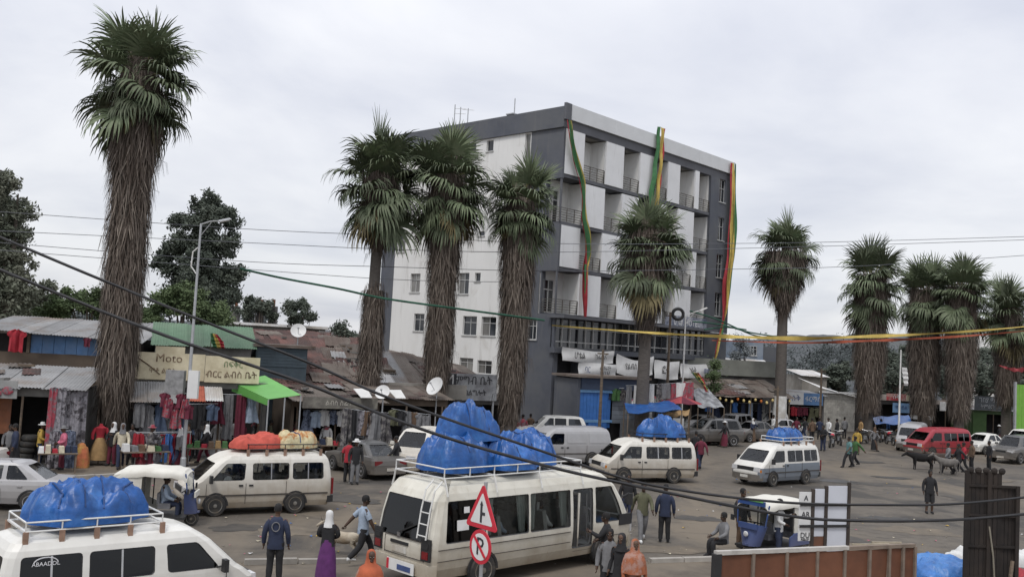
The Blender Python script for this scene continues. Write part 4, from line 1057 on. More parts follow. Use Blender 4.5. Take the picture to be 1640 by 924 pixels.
sedan('silver saloon car behind the nearest van', (-15.6, 29.6, 0), R(180 + 8), P_SILVER)
sedan('white saloon car cut by the picture edge beside the shops', (-20.8, 35.3, 0), R(180 + 8), P_WHITE)
sedan('dark grey saloon car parked behind the dirty white van', (-5.95, 41.2, 0), R(180 - 52), P_GREY)
sedan('grey four wheel drive car cut by the picture edge', (33.9, 63.2, 0), R(180 + 40), P_GREY, kind='suv')
sedan('white saloon car just behind the red van', (34.7, 69.0, 0), R(180 + 35), P_WHITE, rm=rim_m)
sedan('white four wheel drive car behind the grey one', (38.4, 70.6, 0), R(180 + 35), P_WHITE, kind='suv')
sedan('pale car with a white roof parked before the blue shutters', (2.8, 58.0, 0), R(180 + 10), P_WHITE, kind='suv')
PG = 'cars parked close together before the tan roofed stalls'
for i, (u, v, m, kd, rz, lb) in enumerate([(1108, 706, P_SILVER, 'sedan', 195, 'silver saloon at the lamp post end of the front row'), (1136, 712, P_GREY, 'suv', 200, 'dark tall car in the front row behind the walking person'), (1205, 706, P_GREY, 'sedan', 215, 'dark saloon in the front row behind the flat blue load'), (1160, 672, P_WHITE, 'suv', 200, 'white tall car deepest in the parked row'), (1210, 674, P_GREY, 'suv', 190, 'dark tall car deepest in the parked row'),
        (1245, 700, P_SILVER, 'sedan', 200, 'silver saloon at the foot of the whitewashed palm'), (1590, 692, P_SILVER, 'sedan', 200, 'silver saloon far behind the white cars'), (1500, 690, P_WHITE, 'suv', 190, 'white tall car behind the red van roof'), (1123, 694, P_GREY, 'sedan', 215, 'dark grey car, nearest the lamp post of the parked row'), (1145, 680, P_SILVER, 'suv', 200, 'silver tall car at the back of the parked row'),
        (1172, 701, P_GREY, 'suv', 230, 'dark grey tall car at the front of the parked row'), (1190, 684, P_SILVER, 'sedan', 205, 'silver saloon in the middle of the parked row'),
        (1222, 692, P_WHITE, 'suv', 205, 'white tall car behind the flat blue load'), (1260, 688, P_GREY, 'sedan', 200, 'dark car at the whitewashed palm')]):
    p = G(u, v); sedan(lb, (p.x, p.y, 0), R(rz), m, kind=kd, group=PG)

# --- three wheelers
def tuktuk(label, loc, rz, canopy, bodym, skirtm):
    t = thing('three_wheeler', label, 'three wheeler', loc, rz)
    # canopy: hood lofted along the length, open sides
    sec = [(-1.18, .55, 1.15), (-1.10, .62, 1.50), (-.85, .64, 1.66), (-.2, .645, 1.72), (.55, .62, 1.70), (.85, .58, 1.64), (.95, .55, 1.56)]
    def hood(u, v):
        f = u * (len(sec) - 1); i = min(int(f), len(sec) - 2); g = f - i
        x = sec[i][0] + (sec[i + 1][0] - sec[i][0]) * g; w = sec[i][1] + (sec[i + 1][1] - sec[i][1]) * g; h = sec[i][2] + (sec[i + 1][2] - sec[i][2]) * g
        a = math.pi * (v - .5)
        y = w * math.copysign(abs(math.sin(a)) ** .6, math.sin(a)); z = h - .22 * (1 - abs(math.cos(a)) ** .7)
        return (x, y, z + .012 * math.sin(u * 40))
    MB().sheet(hood, 18, 16, thick=.03).build('canopy', canopy, t, smooth=50)
    def back(u, v):
        y = (u - .5) * 1.16 * (1 - .06 * v); return (-1.18 - .05 * math.cos((u - .5) * 3) + .06 * v, y, .72 + .55 * v)
    MB().sheet(back, 8, 4, thick=(.03, 0, 0)).build('rear_curtain', canopy, t)
    for s in (-1, 1):   # solid rear quarter of the canopy
        MB().prism([(-1.2, .72), (-.30, .72), (-.28, 1.56), (-.8, 1.56), (-1.08, 1.48)], .585, .615, lambda p, q, y, s=s: (p, s * y, q)).build('quarter_curtain', canopy, t)
        MB().tube([(-.2, s * .6, .5), (-.2, s * .62, 1.55)], .02, 5).build('side_post', blackm, t)
        MB().tube([(.98, s * .48, .95), (.90, s * .54, 1.58)], .022, 5).build('windscreen_post', bodym, t)
        MB().prism([(-1.2, .35), (-.05, .35), (-.05, .60), (-.30, .715), (-1.2, .718)], .60, .645, lambda p, q, y, s=s: (p, s * y, q)).build('side_panel', canopy if skirtm is canopy else bodym, t)
        wheel(t, -.80, s * .58, .21, .11, face=1 if s < 0 else -1)
        MB().box((1.02, s * .64, 1.08), (.04, .12, .16)).build('mirror', blackm, t)
        MB().box((-1.22, s * .5, .55), (.04, .12, .1)).build('tail_light', lamp_r, t)
    wheel(t, 1.05, 0, .21, .10)
    # front cowl
    def cowl(u, v):
        a = (u - .5) * math.pi; w = .50 * (1 - .45 * (1 - v)); return (.88 + .34 * math.cos(a) * (1 - .35 * v), w * math.sin(a), .38 + .62 * v)
    MB().sheet(cowl, 14, 6).build('front_cowl', bodym, t, smooth=50)
    MB().lathe([(.07, 0), (.085, .03), (.06, .06), (.01, .07)], 12, (1.21, 0, .72), rot=Matrix.Rotation(R(90), 3, 'Y')).build('headlight', lamp_c, t)
    MB().box((1.10, 0, .42), (.34, .16, .05)).build('mudguard', bodym, t)
    g = MB().add([(.99, -.46, .98), (.99, .46, .98), (.92, .52, 1.54), (.92, -.52, 1.54)], [(0, 1, 2, 3)]); g.build('windscreen', car_glass, t)
    MB().box((-.1, 0, .30), (2.1, 1.15, .06)).build('floor_pan', blackm, t)
    b = MB(); b.box((-.72, 0, .60), (.45, 1.1, .18)); b.box((-.98, 0, .92), (.12, 1.1, .55)); b.build('rear_seat', seat_m, t)
    b = MB(); b.box((.30, 0, .58), (.34, .5, .16)); b.box((.12, 0, .80), (.08, .46, .3)); b.build('driver_seat', seat_m, t)
    b = MB(); b.tube([(.78, -.30, 1.0), (.82, 0, 1.02), (.78, .30, 1.0)], .018, 5); b.tube([(.82, 0, 1.0), (.98, 0, .5)], .03, 5); b.build('handlebar', blackm, t)
    MB().box((1.16, 0, .95), (.05, .62, .16)).build('dashboard', skirtm, t)
    return t
canv_w = mat('white_canvas', (.60, .585, .53), .85, .08, 2, c2=(.45, .42, .36), thr=(.55, .8))
tk1 = tuktuk('three wheeler with cream white canopy beside the nearest van', (-10.1, 28.1, 0), R(8), canv_w, P_BLUE, canv_w)
tk2 = tuktuk('blue three wheeler with white canopy behind the rusty hoarding', (8.1, 28.6, 0), R(180 + 40), canv_w, P_BLUE, P_BLUE)
MB().box((.98, 0, 1.60), (.05, .9, .14)).build('visor', P_BLUE, tk2)
MB().box((1.01, 0, 1.66), (.04, .8, .03)).build('visor_stripe', mat('green_stripe', (.12, .35, .08), .6), tk2)
# ------------------------------------------------------------------ trees
leaf_dk = mat('leaf_dark', (0.052, 0.066, 0.050), 0.8, 0.4, 1.2, c2=(0.085, 0.10, 0.075))
leaf_md = mat('leaf_mid', (0.060, 0.092, 0.034), 0.8, 0.4, 1.2, c2=(0.095, 0.13, 0.055))
leaf_gy = mat('leaf_grey_green', (0.090, 0.105, 0.072), 0.8, 0.35, 1.2, c2=(0.15, 0.155, 0.115))
leaf_hz = mat('leaf_far', (0.050, 0.060, 0.060), 0.9, 0.3, 0.3)
tbark = mat('tree_bark', (0.11, 0.09, 0.075), 0.95, 0.3, 5, stretch=(1, 1, .3), bump=.4)
def leaves(b, clumps, n, size, rg, flatz=.8):
    for _ in range(n):
        c, r = rg.choice(clumps); g = rg.gauss
        p = Vector(c) + Vector((g(0, .48) * r, g(0, .48) * r, g(0, .48) * r * flatz))
        s = size * rg.uniform(.6, 1.4)
        a = Vector((g(0, 1), g(0, 1), g(0, 1))).normalized() * s; q = a.orthogonal().normalized() * s * rg.uniform(.3, .6)
        b.add([p - a, p + q * .8, p + a, p - q], [(0, 1, 2, 3)])
def tree(name, label, loc, H, blobs, m, n, size, seed, trunk_r=.25, limbs=7, lean=0.0, group=None):
    """blobs: [(x, y, z, r)] crown masses relative to the base"""
    rg = random.Random(seed); t = thing(name, label, 'tree', loc, 0, group)
    b = MB(); b.tube([(0, 0, -.2), (lean * .3, 0, H * .3), (lean * .7, 0, H * .6), (lean, 0, H * .92)], [trunk_r * 1.3, trunk_r, trunk_r * .65, trunk_r * .15], 8)
    tr = b.build('trunk', tbark, t, smooth=50)
    for i in range(limbs):
        bx = blobs[i % len(blobs)]; z0 = H * rg.uniform(.25, .6)
        e = Vector(bx[:3]) + Vector((rg.uniform(-.4, .4), rg.uniform(-.4, .4), rg.uniform(-.3, .5))) * bx[3]
        s0 = Vector((lean * z0 / H, 0, z0)); mid = s0.lerp(e, .5) + Vector((0, 0, -.1 * bx[3]))
        MB().tube([s0, mid, e], [trunk_r * .45, trunk_r * .28, trunk_r * .06], 6).build('limb', tbark, tr, smooth=50)
    cl = []
    for x, y, z, r in blobs:
        for _ in range(max(9, int(20 * r))):
            d = Vector((rg.gauss(0, 1), rg.gauss(0, 1), rg.gauss(0, 1))).normalized() * rg.uniform(.1, 1.0) ** .7 * r
            cl.append((Vector((x, y, z)) + Vector((d.x, d.y, d.z * .85)), rg.uniform(.30, .62) * max(.8, r * .6)))
    k = MB(); leaves(k, cl, n, size, rg); o = k.build('crown', m, t); o['kind'] = 'stuff'
    return t
def at_tree(name, label, D, uv, px_blobs, m, n, size, seed, **kw):
    """uv: photo column of the stem; px_blobs (column, row, radius px)"""
    mpp = D / F_PX; base = S(uv, 620, D); base.z = 0
    bl = []
    rg = random.Random(seed + 99)
    for u, v, r in px_blobs:
        p = S(u, v, D); bl.append((p.x - base.x, rg.uniform(-.5, .5) * r * mpp, p.z, r * mpp))
    H = max(q[2] + q[3] * .6 for q in bl)
    return tree(name, label, base, H, bl, m, n, size, seed, **kw)
at_tree('broadleaf_tree', 'grey green tree rising at the picture edge above the tin roofs', 58, 2, [(0, 300, 36), (14, 345, 36), (-20, 360, 50), (8, 390, 40), (18, 425, 34), (22, 460, 34), (-30, 440, 50), (0, 485, 45), (-15, 320, 40)], leaf_gy, 36000, .12, 1, trunk_r=.3)
at_tree('conifer_tree', 'dark ragged tree behind the lamp with the bent arm', 66, 322, [(335, 328, 26), (332, 350, 30), (288, 350, 18), (365, 348, 20), (322, 375, 38), (352, 395, 36), (298, 398, 30), (282, 430, 32), (330, 430, 44), (362, 435, 28), (318, 465, 46), (350, 460, 34), (372, 475, 14), (264, 415, 16), (340, 488, 40)], leaf_dk, 46000, .12, 2, trunk_r=.32, limbs=12)
at_tree('bush_tree', 'rounded green tree behind the blue walled shack', 62, 138, [(120, 488, 30), (150, 478, 28), (95, 500, 26), (165, 498, 26), (70, 510, 24)], leaf_md, 16000, .10, 3)
at_tree('bush_tree', 'rounded green tree below the dark ragged tree', 60, 285, [(255, 485, 30), (290, 480, 32), (325, 495, 30), (345, 515, 22), (240, 510, 24)], leaf_md, 20000, .10, 4)
at_tree('broadleaf_tree', 'small grey tree beside the picture edge tree', 75, 70, [(70, 460, 14), (60, 480, 20), (82, 485, 16), (40, 495, 26)], leaf_gy, 5000, .13, 5)
at_tree('broadleaf_tree', 'far dark tree over the unfinished upper floor', 95, 408, [(402, 485, 16), (420, 492, 16), (392, 500, 14), (435, 505, 10)], leaf_dk, 4000, .16, 6)
at_tree('broadleaf_tree', 'far dark tree beside the satellite dish', 95, 478, [(465, 492, 14), (485, 490, 14), (476, 510, 18), (495, 508, 10)], leaf_dk, 4000, .16, 7)
at_tree('bush_tree', 'small green tree behind the rusty roofs beside the palm', 60, 552, [(548, 530, 16), (562, 545, 16), (545, 555, 14), (570, 565, 14)], leaf_dk, 4500, .10, 8)
at_tree('bush_tree', 'green tree at the foot of the distant palms', 92, 1440, [(1425, 600, 22), (1455, 590, 22), (1470, 615, 20), (1410, 625, 20)], leaf_dk, 6000, .15, 9)
at_tree('bush_tree', 'dense green tree behind the dark sign', 94, 1580, [(1560, 600, 24), (1590, 590, 26), (1610, 610, 24), (1630, 620, 22), (1575, 625, 20), (1520, 620, 22), (1500, 600, 18)], leaf_dk, 8000, .15, 10)
at_tree('bush_tree', 'pale mottled tree in front of the blue grey house', 84, 1190, [(1185, 548, 12), (1192, 562, 12), (1180, 570, 9)], mat('leaf_pale', (.20, .22, .23), .8, .4, 4), 2500, .10, 11, trunk_r=.12)
at_tree('bush_tree', 'thin dark green tree standing before the end of the hotel', 70, 1143, [(1143, 585, 8), (1141, 602, 9), (1146, 620, 8)], leaf_md, 2500, .09, 12, trunk_r=.08)
for i, (u, bl_) in enumerate(((1345, [(1335, 600, 20), (1355, 595, 18), (1345, 620, 20)]), (1425, [(1415, 570, 18), (1435, 580, 22), (1425, 610, 24)]), (1470, [(1455, 565, 18), (1475, 575, 22), (1465, 605, 24), (1450, 630, 20)]), (1512, [(1505, 570, 18), (1522, 580, 22), (1512, 610, 26)]), (1570, [(1560, 575, 18), (1580, 570, 22), (1570, 605, 26), (1595, 600, 20)]), (1638, [(1625, 580, 20), (1645, 570, 22), (1635, 605, 28)]))):
    at_tree('broadleaf_tree', f'dark green tree behind the far palms, {"first second third fourth fifth sixth".split()[i]} from the left', 100 + 3 * i, u, bl_, leaf_dk, 9000, .17, 40 + i, group='trees behind the far palms')
# far wooded rise and woods that close the horizon
def ridge(name, pts, D0, D1, m):
    b = MB(); n = len(pts)
    top = [S(u, v, D1) for u, v in pts]
    def fn(a, c):
        f = a * (n - 1); i = min(int(f), n - 2); g = f - i
        p = top[i].lerp(top[i + 1], g); k = math.sin(c * math.pi / 2)
        q = Vector((p.x, D0 + (D1 - D0) * c, 0)); s = (q.y / p.y)
        return (p.x * (.75 + .25 * c), q.y, p.z * k * (1 + .05 * math.sin(a * 60 + c * 9)) - .1)
    b.sheet(fn, 90, 12); o = b.build(name, m, smooth=70); return tag(o, kind='structure')
hill_m = mat('far_hillside', (0.055, 0.063, 0.072), 0.95, 0.35, 0.06, c2=(0.08, 0.085, 0.085), thr=(.4, .7))  # blue-grey of distance haze is mixed into the hillside colour
ridge('hill', [(1020, 575), (1120, 560), (1180, 545), (1260, 538), (1330, 540), (1400, 535), (1500, 548), (1600, 552), (1700, 560), (1900, 575)], 140, 260, hill_m)
ridge('hill', [(-400, 488), (-200, 486), (0, 492), (150, 505), (300, 512), (420, 522), (560, 533), (640, 540)], 150, 280, hill_m)
rg = random.Random(5); k = MB()
for (ua, ub, va, vb, D, n) in ((1150, 1700, 548, 600, 135, 90), (-150, 420, 495, 540, 120, 60)):
    cl = []
    for i in range(n):
        f = rg.random(); u = ua + (ub - ua) * f; v = rg.uniform(va + (vb - va) * .1 , vb); dd = D * rg.uniform(.9, 1.15)
        p = S(u, v, dd); cl.append((p, rg.uniform(1.2, 2.6)))
    leaves(k, cl, 16000, .24, rg)
o = k.build('woods', leaf_hz); tag(o, 'grey green woods closing the view behind the far shops', 'woods', kind='stuff')

# ------------------------------------------------------------------ building kit for shops and stalls
def sheets(t, a, b_, c, d, m, w=.85, amp=.018, waves=7, nm='roof_sheet', over=.0, jit=.02, seed=0):
    """corrugated roofing: quad a-b (eave) c-d (ridge above b, a); one object per sheet"""
    a, b_, c, d = map(Vector, (a, b_, c, d)); n = max(1, round((b_ - a).length / w)); rg = random.Random(seed)
    nrm = (b_ - a).cross(d - a).normalized()
    if nrm.z < 0: nrm = -nrm
    for i in range(n):
        f0, f1 = i / n, (i + 1) / n + .015
        off = nrm * (rg.uniform(0, jit) + .012 * (i % 2)); ex = rg.uniform(-.03, .06)
        def fn(u, v):
            f = f0 + (f1 - f0) * u; e = a.lerp(b_, f); r = d.lerp(c, f)
            return e.lerp(r, v * (1 + ex) - ex * .5) + off + nrm * (amp * math.sin(u * waves * 2 * math.pi))
        MB().sheet(fn, waves * 4, 2, thick=tuple(nrm * .006)).build(nm, m[rg.randrange(len(m))] if isinstance(m, list) else m, t, smooth=60)
def box_part(t, nm, x0, x1, y0, y1, z0, z1, m):
    return MB().box(((x0 + x1) / 2, (y0 + y1) / 2, (z0 + z1) / 2), (x1 - x0, y1 - y0, z1 - z0)).build(nm, m, t)
def boards(t, x0, x1, z0, z1, y, m, n, nm='board', th=.025, vert=True, gap=.008, seed=0):
    rg = random.Random(seed)
    for i in range(n):
        if vert:
            a, b_ = x0 + (x1 - x0) * i / n + gap, x0 + (x1 - x0) * (i + 1) / n - gap
            box_part(t, nm, a, b_, y - th - rg.uniform(0, .012), y, z0 + rg.uniform(-.03, .02), z1, m)
        else:
            a, b_ = z0 + (z1 - z0) * i / n + gap, z0 + (z1 - z0) * (i + 1) / n - gap
            box_part(t, nm, x0, x1, y - th - rg.uniform(0, .012), y, a, b_, m)
def shop(name, label, loc, rz, w, d, h, wall, roof=None, eave=.5, rise=.5, open_=True, posts=3, cat='shop', floor=.12, post_m=None, back=.55):
    """open fronted single storey shop: local x along the front, y into the depth"""
    t = thing(name, label, cat, loc, rz)
    box_part(t, 'side_wall', 0, .15, .0, d, 0, h, wall); box_part(t, 'side_wall', w - .15, w, .0, d, 0, h, wall)
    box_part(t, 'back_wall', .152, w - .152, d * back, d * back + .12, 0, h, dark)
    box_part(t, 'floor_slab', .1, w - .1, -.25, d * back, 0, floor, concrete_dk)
    box_part(t, 'lintel', .152, w - .152, 0.0, .14, h - .32, h, wall)
    for i in range(posts):
        x = .3 + (w - .6) * i / max(1, posts - 1)
        MB().tube([(x, -.02, 0), (x, -.02, h - .32)], .05, 6).build('post', post_m or wood, t)
    if roof:
        sheets(t, (-.15, -eave, h + .02), (w + .15, -eave, h + .02), (w + .15, d + .1, h + rise), (-.15, d + .1, h + rise), roof, seed=int(w * 10))
    return t

# garments: shared shapes hung by the shoulder line at z = 0
def garment_mesh(kind, seed):
    rg = random.Random(seed); ph = rg.uniform(0, 6)
    if kind == 'shirt': h, W = .72, [(0, .16), (.03, .44), (.12, .62), (.26, .60), (.30, .44), (1, .46)]
    elif kind == 'dress': h, W = 1.25, [(0, .16), (.03, .40), (.12, .46), (.35, .36), (.5, .46), (1, .78)]
    elif kind == 'jeans': h, W = 1.0, [(0, .40), (.08, .44), (.35, .46), (1, .36)]
    elif kind == 'skirt': h, W = .95, [(0, .34), (.1, .42), (1, .62)]
    elif kind == 'cloth': h, W = 2.1, [(0, .42), (1, .46)]
    else: h, W = 1.3, [(0, .9), (1, .94)]
    def w(t):
        for (a, x), (b_, y) in zip(W[:-1], W[1:]):
            if t <= b_: return x + (y - x) * (t - a) / max(1e-6, b_ - a)
        return W[-1][1]
    def fn(u, v):
        x = (u - .5) * w(v)
        if kind == 'jeans' and v > .38: x += math.copysign(.018 + .03 * (v - .38), u - .5)
        return (x, .05 * math.sin(u * 9 + ph + 2 * v) * (.3 + v) + .03 * math.sin(u * 21 + ph), -v * h + .02 * math.sin(u * 11))
    return MB().sheet(fn, 14, 12, thick=(0, .05, 0)).mesh(kind, mat('garment_default', (.2, .2, .2)), smooth=60)
GM = {k: [garment_mesh(k, s) for s in (1, 2)] for k in ('shirt', 'dress', 'jeans', 'skirt', 'cloth', 'blanket')}
def cm(name, c, var=.25, sc=5, c2=None, **kw): return mat('cloth_' + name, c, .92, var, sc, c2=c2, thr=(.48, .58), **kw)
CL = {'black': cm('black', (.018, .018, .02)), 'navy': cm('navy', (.022, .03, .06)), 'jean': cm('jean', (.06, .085, .135)), 'grey': cm('grey', (.16, .16, .165)), 'white': cm('white', (.58, .58, .57), .1),
      'red': cm('red', (.33, .022, .035)), 'maroon': cm('maroon', (.12, .018, .035)), 'tan': cm('tan', (.30, .19, .085)), 'yellow': cm('yellow', (.42, .28, .06)), 'blue': cm('blue', (.05, .14, .36)),
      'pale': cm('pale_blue', (.28, .34, .42)), 'orange': cm('orange', (.48, .14, .03)), 'pattern': cm('patterned', (.24, .23, .25), .3, 14, c2=(.05, .045, .05)), 'redpat': cm('red_patterned', (.30, .05, .07), .3, 14, c2=(.16, .14, .15)),
      'bluepat': cm('blue_patterned', (.16, .19, .26), .3, 14, c2=(.05, .06, .09)), 'green': cm('green', (.05, .12, .04)), 'brown': cm('brown', (.11, .07, .045)), 'purple': cm('purple', (.10, .025, .12)),
      'teal': cm('teal', (.10, .20, .20)), 'olive': cm('olive', (.10, .10, .06)), 'pink': cm('pink', (.45, .12, .18)), 'cream': cm('cream', (.5, .45, .34)), 'shawlpat': cm('shawl_patterned', (.30, .10, .045), .3, 9, c2=(.34, .20, .16)), 'redor': cm('red_orange', (.36, .09, .04), .25, 4), 'dpat': cm('dark_patterned', (.06, .055, .06), .3, 12, c2=(.20, .19, .18))}
def hang(kind, c, p, rz, label, group, i=0, sc=1.0):
    o = link('hanging_' + {'cloth': 'cloth', 'blanket': 'blanket'}.get(kind, kind), GM[kind][i % 2], None, p, rz, [CL[c]])
    o.scale = (sc, sc, sc)
    return tag(o, label, 'garment' if kind not in ('cloth', 'blanket') else 'cloth', group)
CW = {'black': 'black', 'navy': 'navy blue', 'jean': 'denim blue', 'grey': 'grey', 'white': 'white', 'red': 'red', 'maroon': 'maroon', 'tan': 'tan', 'yellow': 'yellow', 'blue': 'blue', 'pale': 'pale blue', 'orange': 'orange',
      'pattern': 'grey patterned', 'redpat': 'red patterned', 'bluepat': 'blue patterned', 'green': 'green', 'brown': 'brown', 'purple': 'purple', 'teal': 'teal', 'olive': 'olive', 'pink': 'pink', 'cream': 'cream', 'dpat': 'dark patterned'}
ORD = 'first second third fourth fifth sixth seventh eighth ninth tenth eleventh twelfth'.split()
def rail_of(n, a, b_, kinds, cols, where, group, seed, sc=1.0, dy=.12):
    """clothes side by side on a line from a to b"""
    rg = random.Random(seed); a, b_ = Vector(a), Vector(b_); rz = math.atan2((b_ - a).y, (b_ - a).x)
    tag(MB().tube([a + Vector((0, 0, .03)), a.lerp(b_, .5) + Vector((0, 0, .0)), b_ + Vector((0, 0, .03))], .012, 5).build('clothes_line', galv), f'thin line carrying the clothes {where}', 'clothes line')
    for i in range(n):
        k, c = rg.choice(kinds), rg.choice(cols); p = a.lerp(b_, (i + .5) / n) + Vector((rg.uniform(-.04, .04), rg.uniform(-dy, dy), rg.uniform(-.04, .04)))
        hang(k, c, p, rz + rg.uniform(-.25, .25), f'{CW[c]} {k}, {ORD[i]} from left, hung {where}', group, i, sc * rg.uniform(.9, 1.1))
mud = mat('mud_plaster', (.115, .088, .066), .95, .25, 1.2, c2=(.085, .065, .05), bump=.3)
blue_b = mat('blue_painted_board', (.095, .19, .36), .8, .2, 3, rnd=.15, c2=(.14, .23, .38))
ysign = mat('yellow_sign_board', (.62, .56, .40), .7, .08, 2, c2=(.46, .40, .27))
block = mat('grey_block_wall', (.19, .185, .175), .9, .2, 2, c2=(.13, .125, .115))
green_t = mat('green_plastic_sheet', (.13, .38, .085), .5, .08, 2)
green_r = mat('green_tin', (.085, .16, .095), .7, .15, 1.5, c2=(.12, .19, .12), rnd=.12)
darkgrn = mat('blue_grey_tarp', (.05, .07, .085), .8, .2, 2)
white_t = mat('white_plastic_awning', (.62, .62, .60), .6, .08, 2)

# --- two storey shack behind, with blue boards
t = thing('blue_board_shack', 'mud walled shack with blue painted boards under a grey tin roof', 'building', (-25.2, 45.4, 0), R(8))
box_part(t, 'mud_wall', 0, 7.2, 0, 5, 0, 4.25, mud)
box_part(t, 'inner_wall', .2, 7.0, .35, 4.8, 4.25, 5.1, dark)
boards(t, 2.2, 5.9, 4.25, 5.12, .1, blue_b, 7, seed=4)
box_part(t, 'corner_post', 2.05, 2.19, -.02, .12, 4.25, 5.2, wood); box_part(t, 'corner_post', 5.92, 6.05, -.02, .12, 4.25, 5.15, wood)
sheets(t, (-.3, -.55, 5.30), (7.4, -.55, 5.0), (7.4, 4.6, 5.98), (-.3, 4.6, 6.0), tin, seed=3)
hang('shirt', 'red', S(28, 528, 44.8), R(10), 'bright red cloth hung on the corner of the blue boarded shack', 'cloths hung on the shacks', 0, 1.45)
hang('shirt', 'maroon', S(140, 541, 45.2), R(10), 'small dark red cloth hung under the tin eave', 'cloths hung on the shacks', 1, .6)
# --- low tin roofed shed at the edge
t = shop('market_shed', 'low market shed with pale tin roof at the picture edge', (-23.3, 37.3, 0), R(14), 6.2, 4.2, 3.05, block, tin, eave=.35, rise=.75, posts=4)
box_part(t, 'fascia', -.1, 3.9, -.42, -.36, 2.65, 3.35, mat('grey_fascia', (.24, .24, .235), .8, .2, 2))
for i in range(9): MB().ell((.2 + i * .42, -.45, 2.72 + .12 * ((i * 7) % 3)), (.22, .05, .17), 8, 5).build('red_garland', CL['redpat'], t)
box_part(t, 'red_shutter', .3, 3.6, .18, .24, 1.2, 2.7, rust)
rail_of(6, S(88, 622, 38.2), S(132, 624, 38.8), ['cloth'], ['redpat', 'pattern', 'bluepat', 'pattern', 'redpat'], 'from the shed eave beside the palm', 'long patterned cloths at the shed', 3, 1.35)
rail_of(4, S(86, 690, 37.8), S(118, 690, 38.3), ['cloth'], ['bluepat', 'pattern', 'dpat'], 'low in front of the shed beside the palm', 'long patterned cloths at the shed', 4, .9)
for i in range(5):
    p = G(36, 744) + Vector((.06 * i, 0, .13 + .24 * i)); b = MB(); b.lathe([(.17, -.1), (.30, -.11), (.34, -.05), (.34, .05), (.30, .11), (.17, .1)], 16)
    tag(b.build('stacked_tyre', rubber, None, 40, p), f'black tyre, {ORD[i]} from the ground in the stack before the red shutter', 'tyre', 'tyres stacked at the shed')
# --- yellow sign shop
YS = Vector((-16.75, 42.35, 0)); YR = math.atan2(2.0, 4.84)
t = shop('clothes_shop', 'clothes shop with a long cream yellow sign board', YS, YR, 6.0, 5.0, 3.45, block, None, posts=4)
yshop = t
box_part(t, 'pillar', -.45, .0, -.1, .35, 0, 3.5, concrete)
box_part(t, 'sign_board', -.05, 3.1, -.22, -.12, 3.46, 4.66, ysign); box_part(t, 'sign_board', 3.12, 5.55, -.21, -.11, 3.42, 4.62, ysign)
box_part(t, 'sign_crest', .95, 2.2, -.215, -.125, 4.663, 4.95, ysign)
bt = mat('brown_lettering', (.10, .055, .035), .8, .3, 3, c2=(.38, .31, .2), thr=(.56, .7)); gt = mat('green_lettering', (.07, .15, .06), .8, .3, 3, c2=(.40, .36, .22), thr=(.56, .7))
text('lettering', 'Moto', .52, (1.55, -.235, 4.42), (R(90), 0, 0), bt, t)
text('lettering', 'ሞቶ ልብስ', .30, (1.3, -.235, 3.85), (R(90), 0, 0), bt, t)
text('lettering', 'በፍቅር', .36, (4.35, -.225, 4.25), (R(90), 0, 0), gt, t)
text('lettering', 'ብርር ልብስ ቤት', .40, (4.3, -.225, 3.78), (R(90), 0, 0), bt, t)
b = MB(); b.tube([(.1, -.24, 4.5), (.7, -.24, 4.1), (1.2, -.24, 3.7)], .025, 4); b.build('painted_branch', bt, t)
sheets(t, (.0, -1.75, 2.55), (2.2, -1.75, 2.55), (2.2, -.15, 3.32), (0, -.15, 3.32), [tin, tin_w], nm='awning_sheet', seed=5)
sheets(t, (2.4, -1.3, 2.62), (3.9, -1.3, 2.62), (3.9, -.15, 3.2), (2.4, -.15, 3.2), [tin_w, mat('orange_sheet', (.36, .10, .06), .8, .2)], nm='awning_sheet', seed=6)
rail_of(9, yshop.matrix_basis @ Vector((.3, -1.55, 2.45)), yshop.matrix_basis @ Vector((3.7, -1.2, 2.5)), ['shirt', 'jeans', 'dress'], ['jean', 'grey', 'navy', 'pale', 'black'], 'under the awning of the yellow signed shop', 'clothes under the yellow sign', 7)
rail_of(10, yshop.matrix_basis @ Vector((.3, -.5, 2.9)), yshop.matrix_basis @ Vector((5.6, -.4, 2.9)), ['shirt', 'dress', 'jeans', 'cloth'], ['jean', 'grey', 'pale', 'black', 'maroon', 'pattern'], 'inside the front of the yellow signed shop', 'clothes under the yellow sign', 8)
rail_of(9, G(215, 748) + Vector((0, 0, 1.35)), G(300, 745) + Vector((0, 0, 1.35)), ['dress', 'skirt', 'shirt', 'jeans'], ['red', 'maroon', 'redpat', 'blue', 'red', 'pattern'], 'on the street rack before the yellow signed shop', 'red clothes on the street rack', 9, .95)
rail_of(7, G(232, 738) + Vector((0, 0, 1.9)), G(330, 735) + Vector((0, 0, 1.9)), ['shirt', 'jeans', 'dress'], ['grey', 'jean', 'pale', 'black', 'dpat'], 'on the second rack before the yellow signed shop', 'clothes on the second street rack', 10)
def rack(label, a, b_, h):
    t = thing('clothes_rack', label, 'clothes rack', a, math.atan2((b_ - a).y, (b_ - a).x)); L0 = (b_ - a).length
    MB().tube([(0, 0, h), (L0, 0, h)], .02, 6).build('rail', galv, t)
    for x in (.05, L0 - .05):
        MB().tube([(x, 0, 0), (x, 0, h)], .02, 6).build('upright', galv, t); MB().tube([(x, -.25, .03), (x, .25, .03)], .02, 6).build('foot', galv, t)
rack('metal clothes rack holding red clothes by the road', G(213, 748), G(303, 745), 1.42)
rack('taller metal clothes rack in front of the yellow signed shop', G(230, 738), G(333, 735), 1.98)
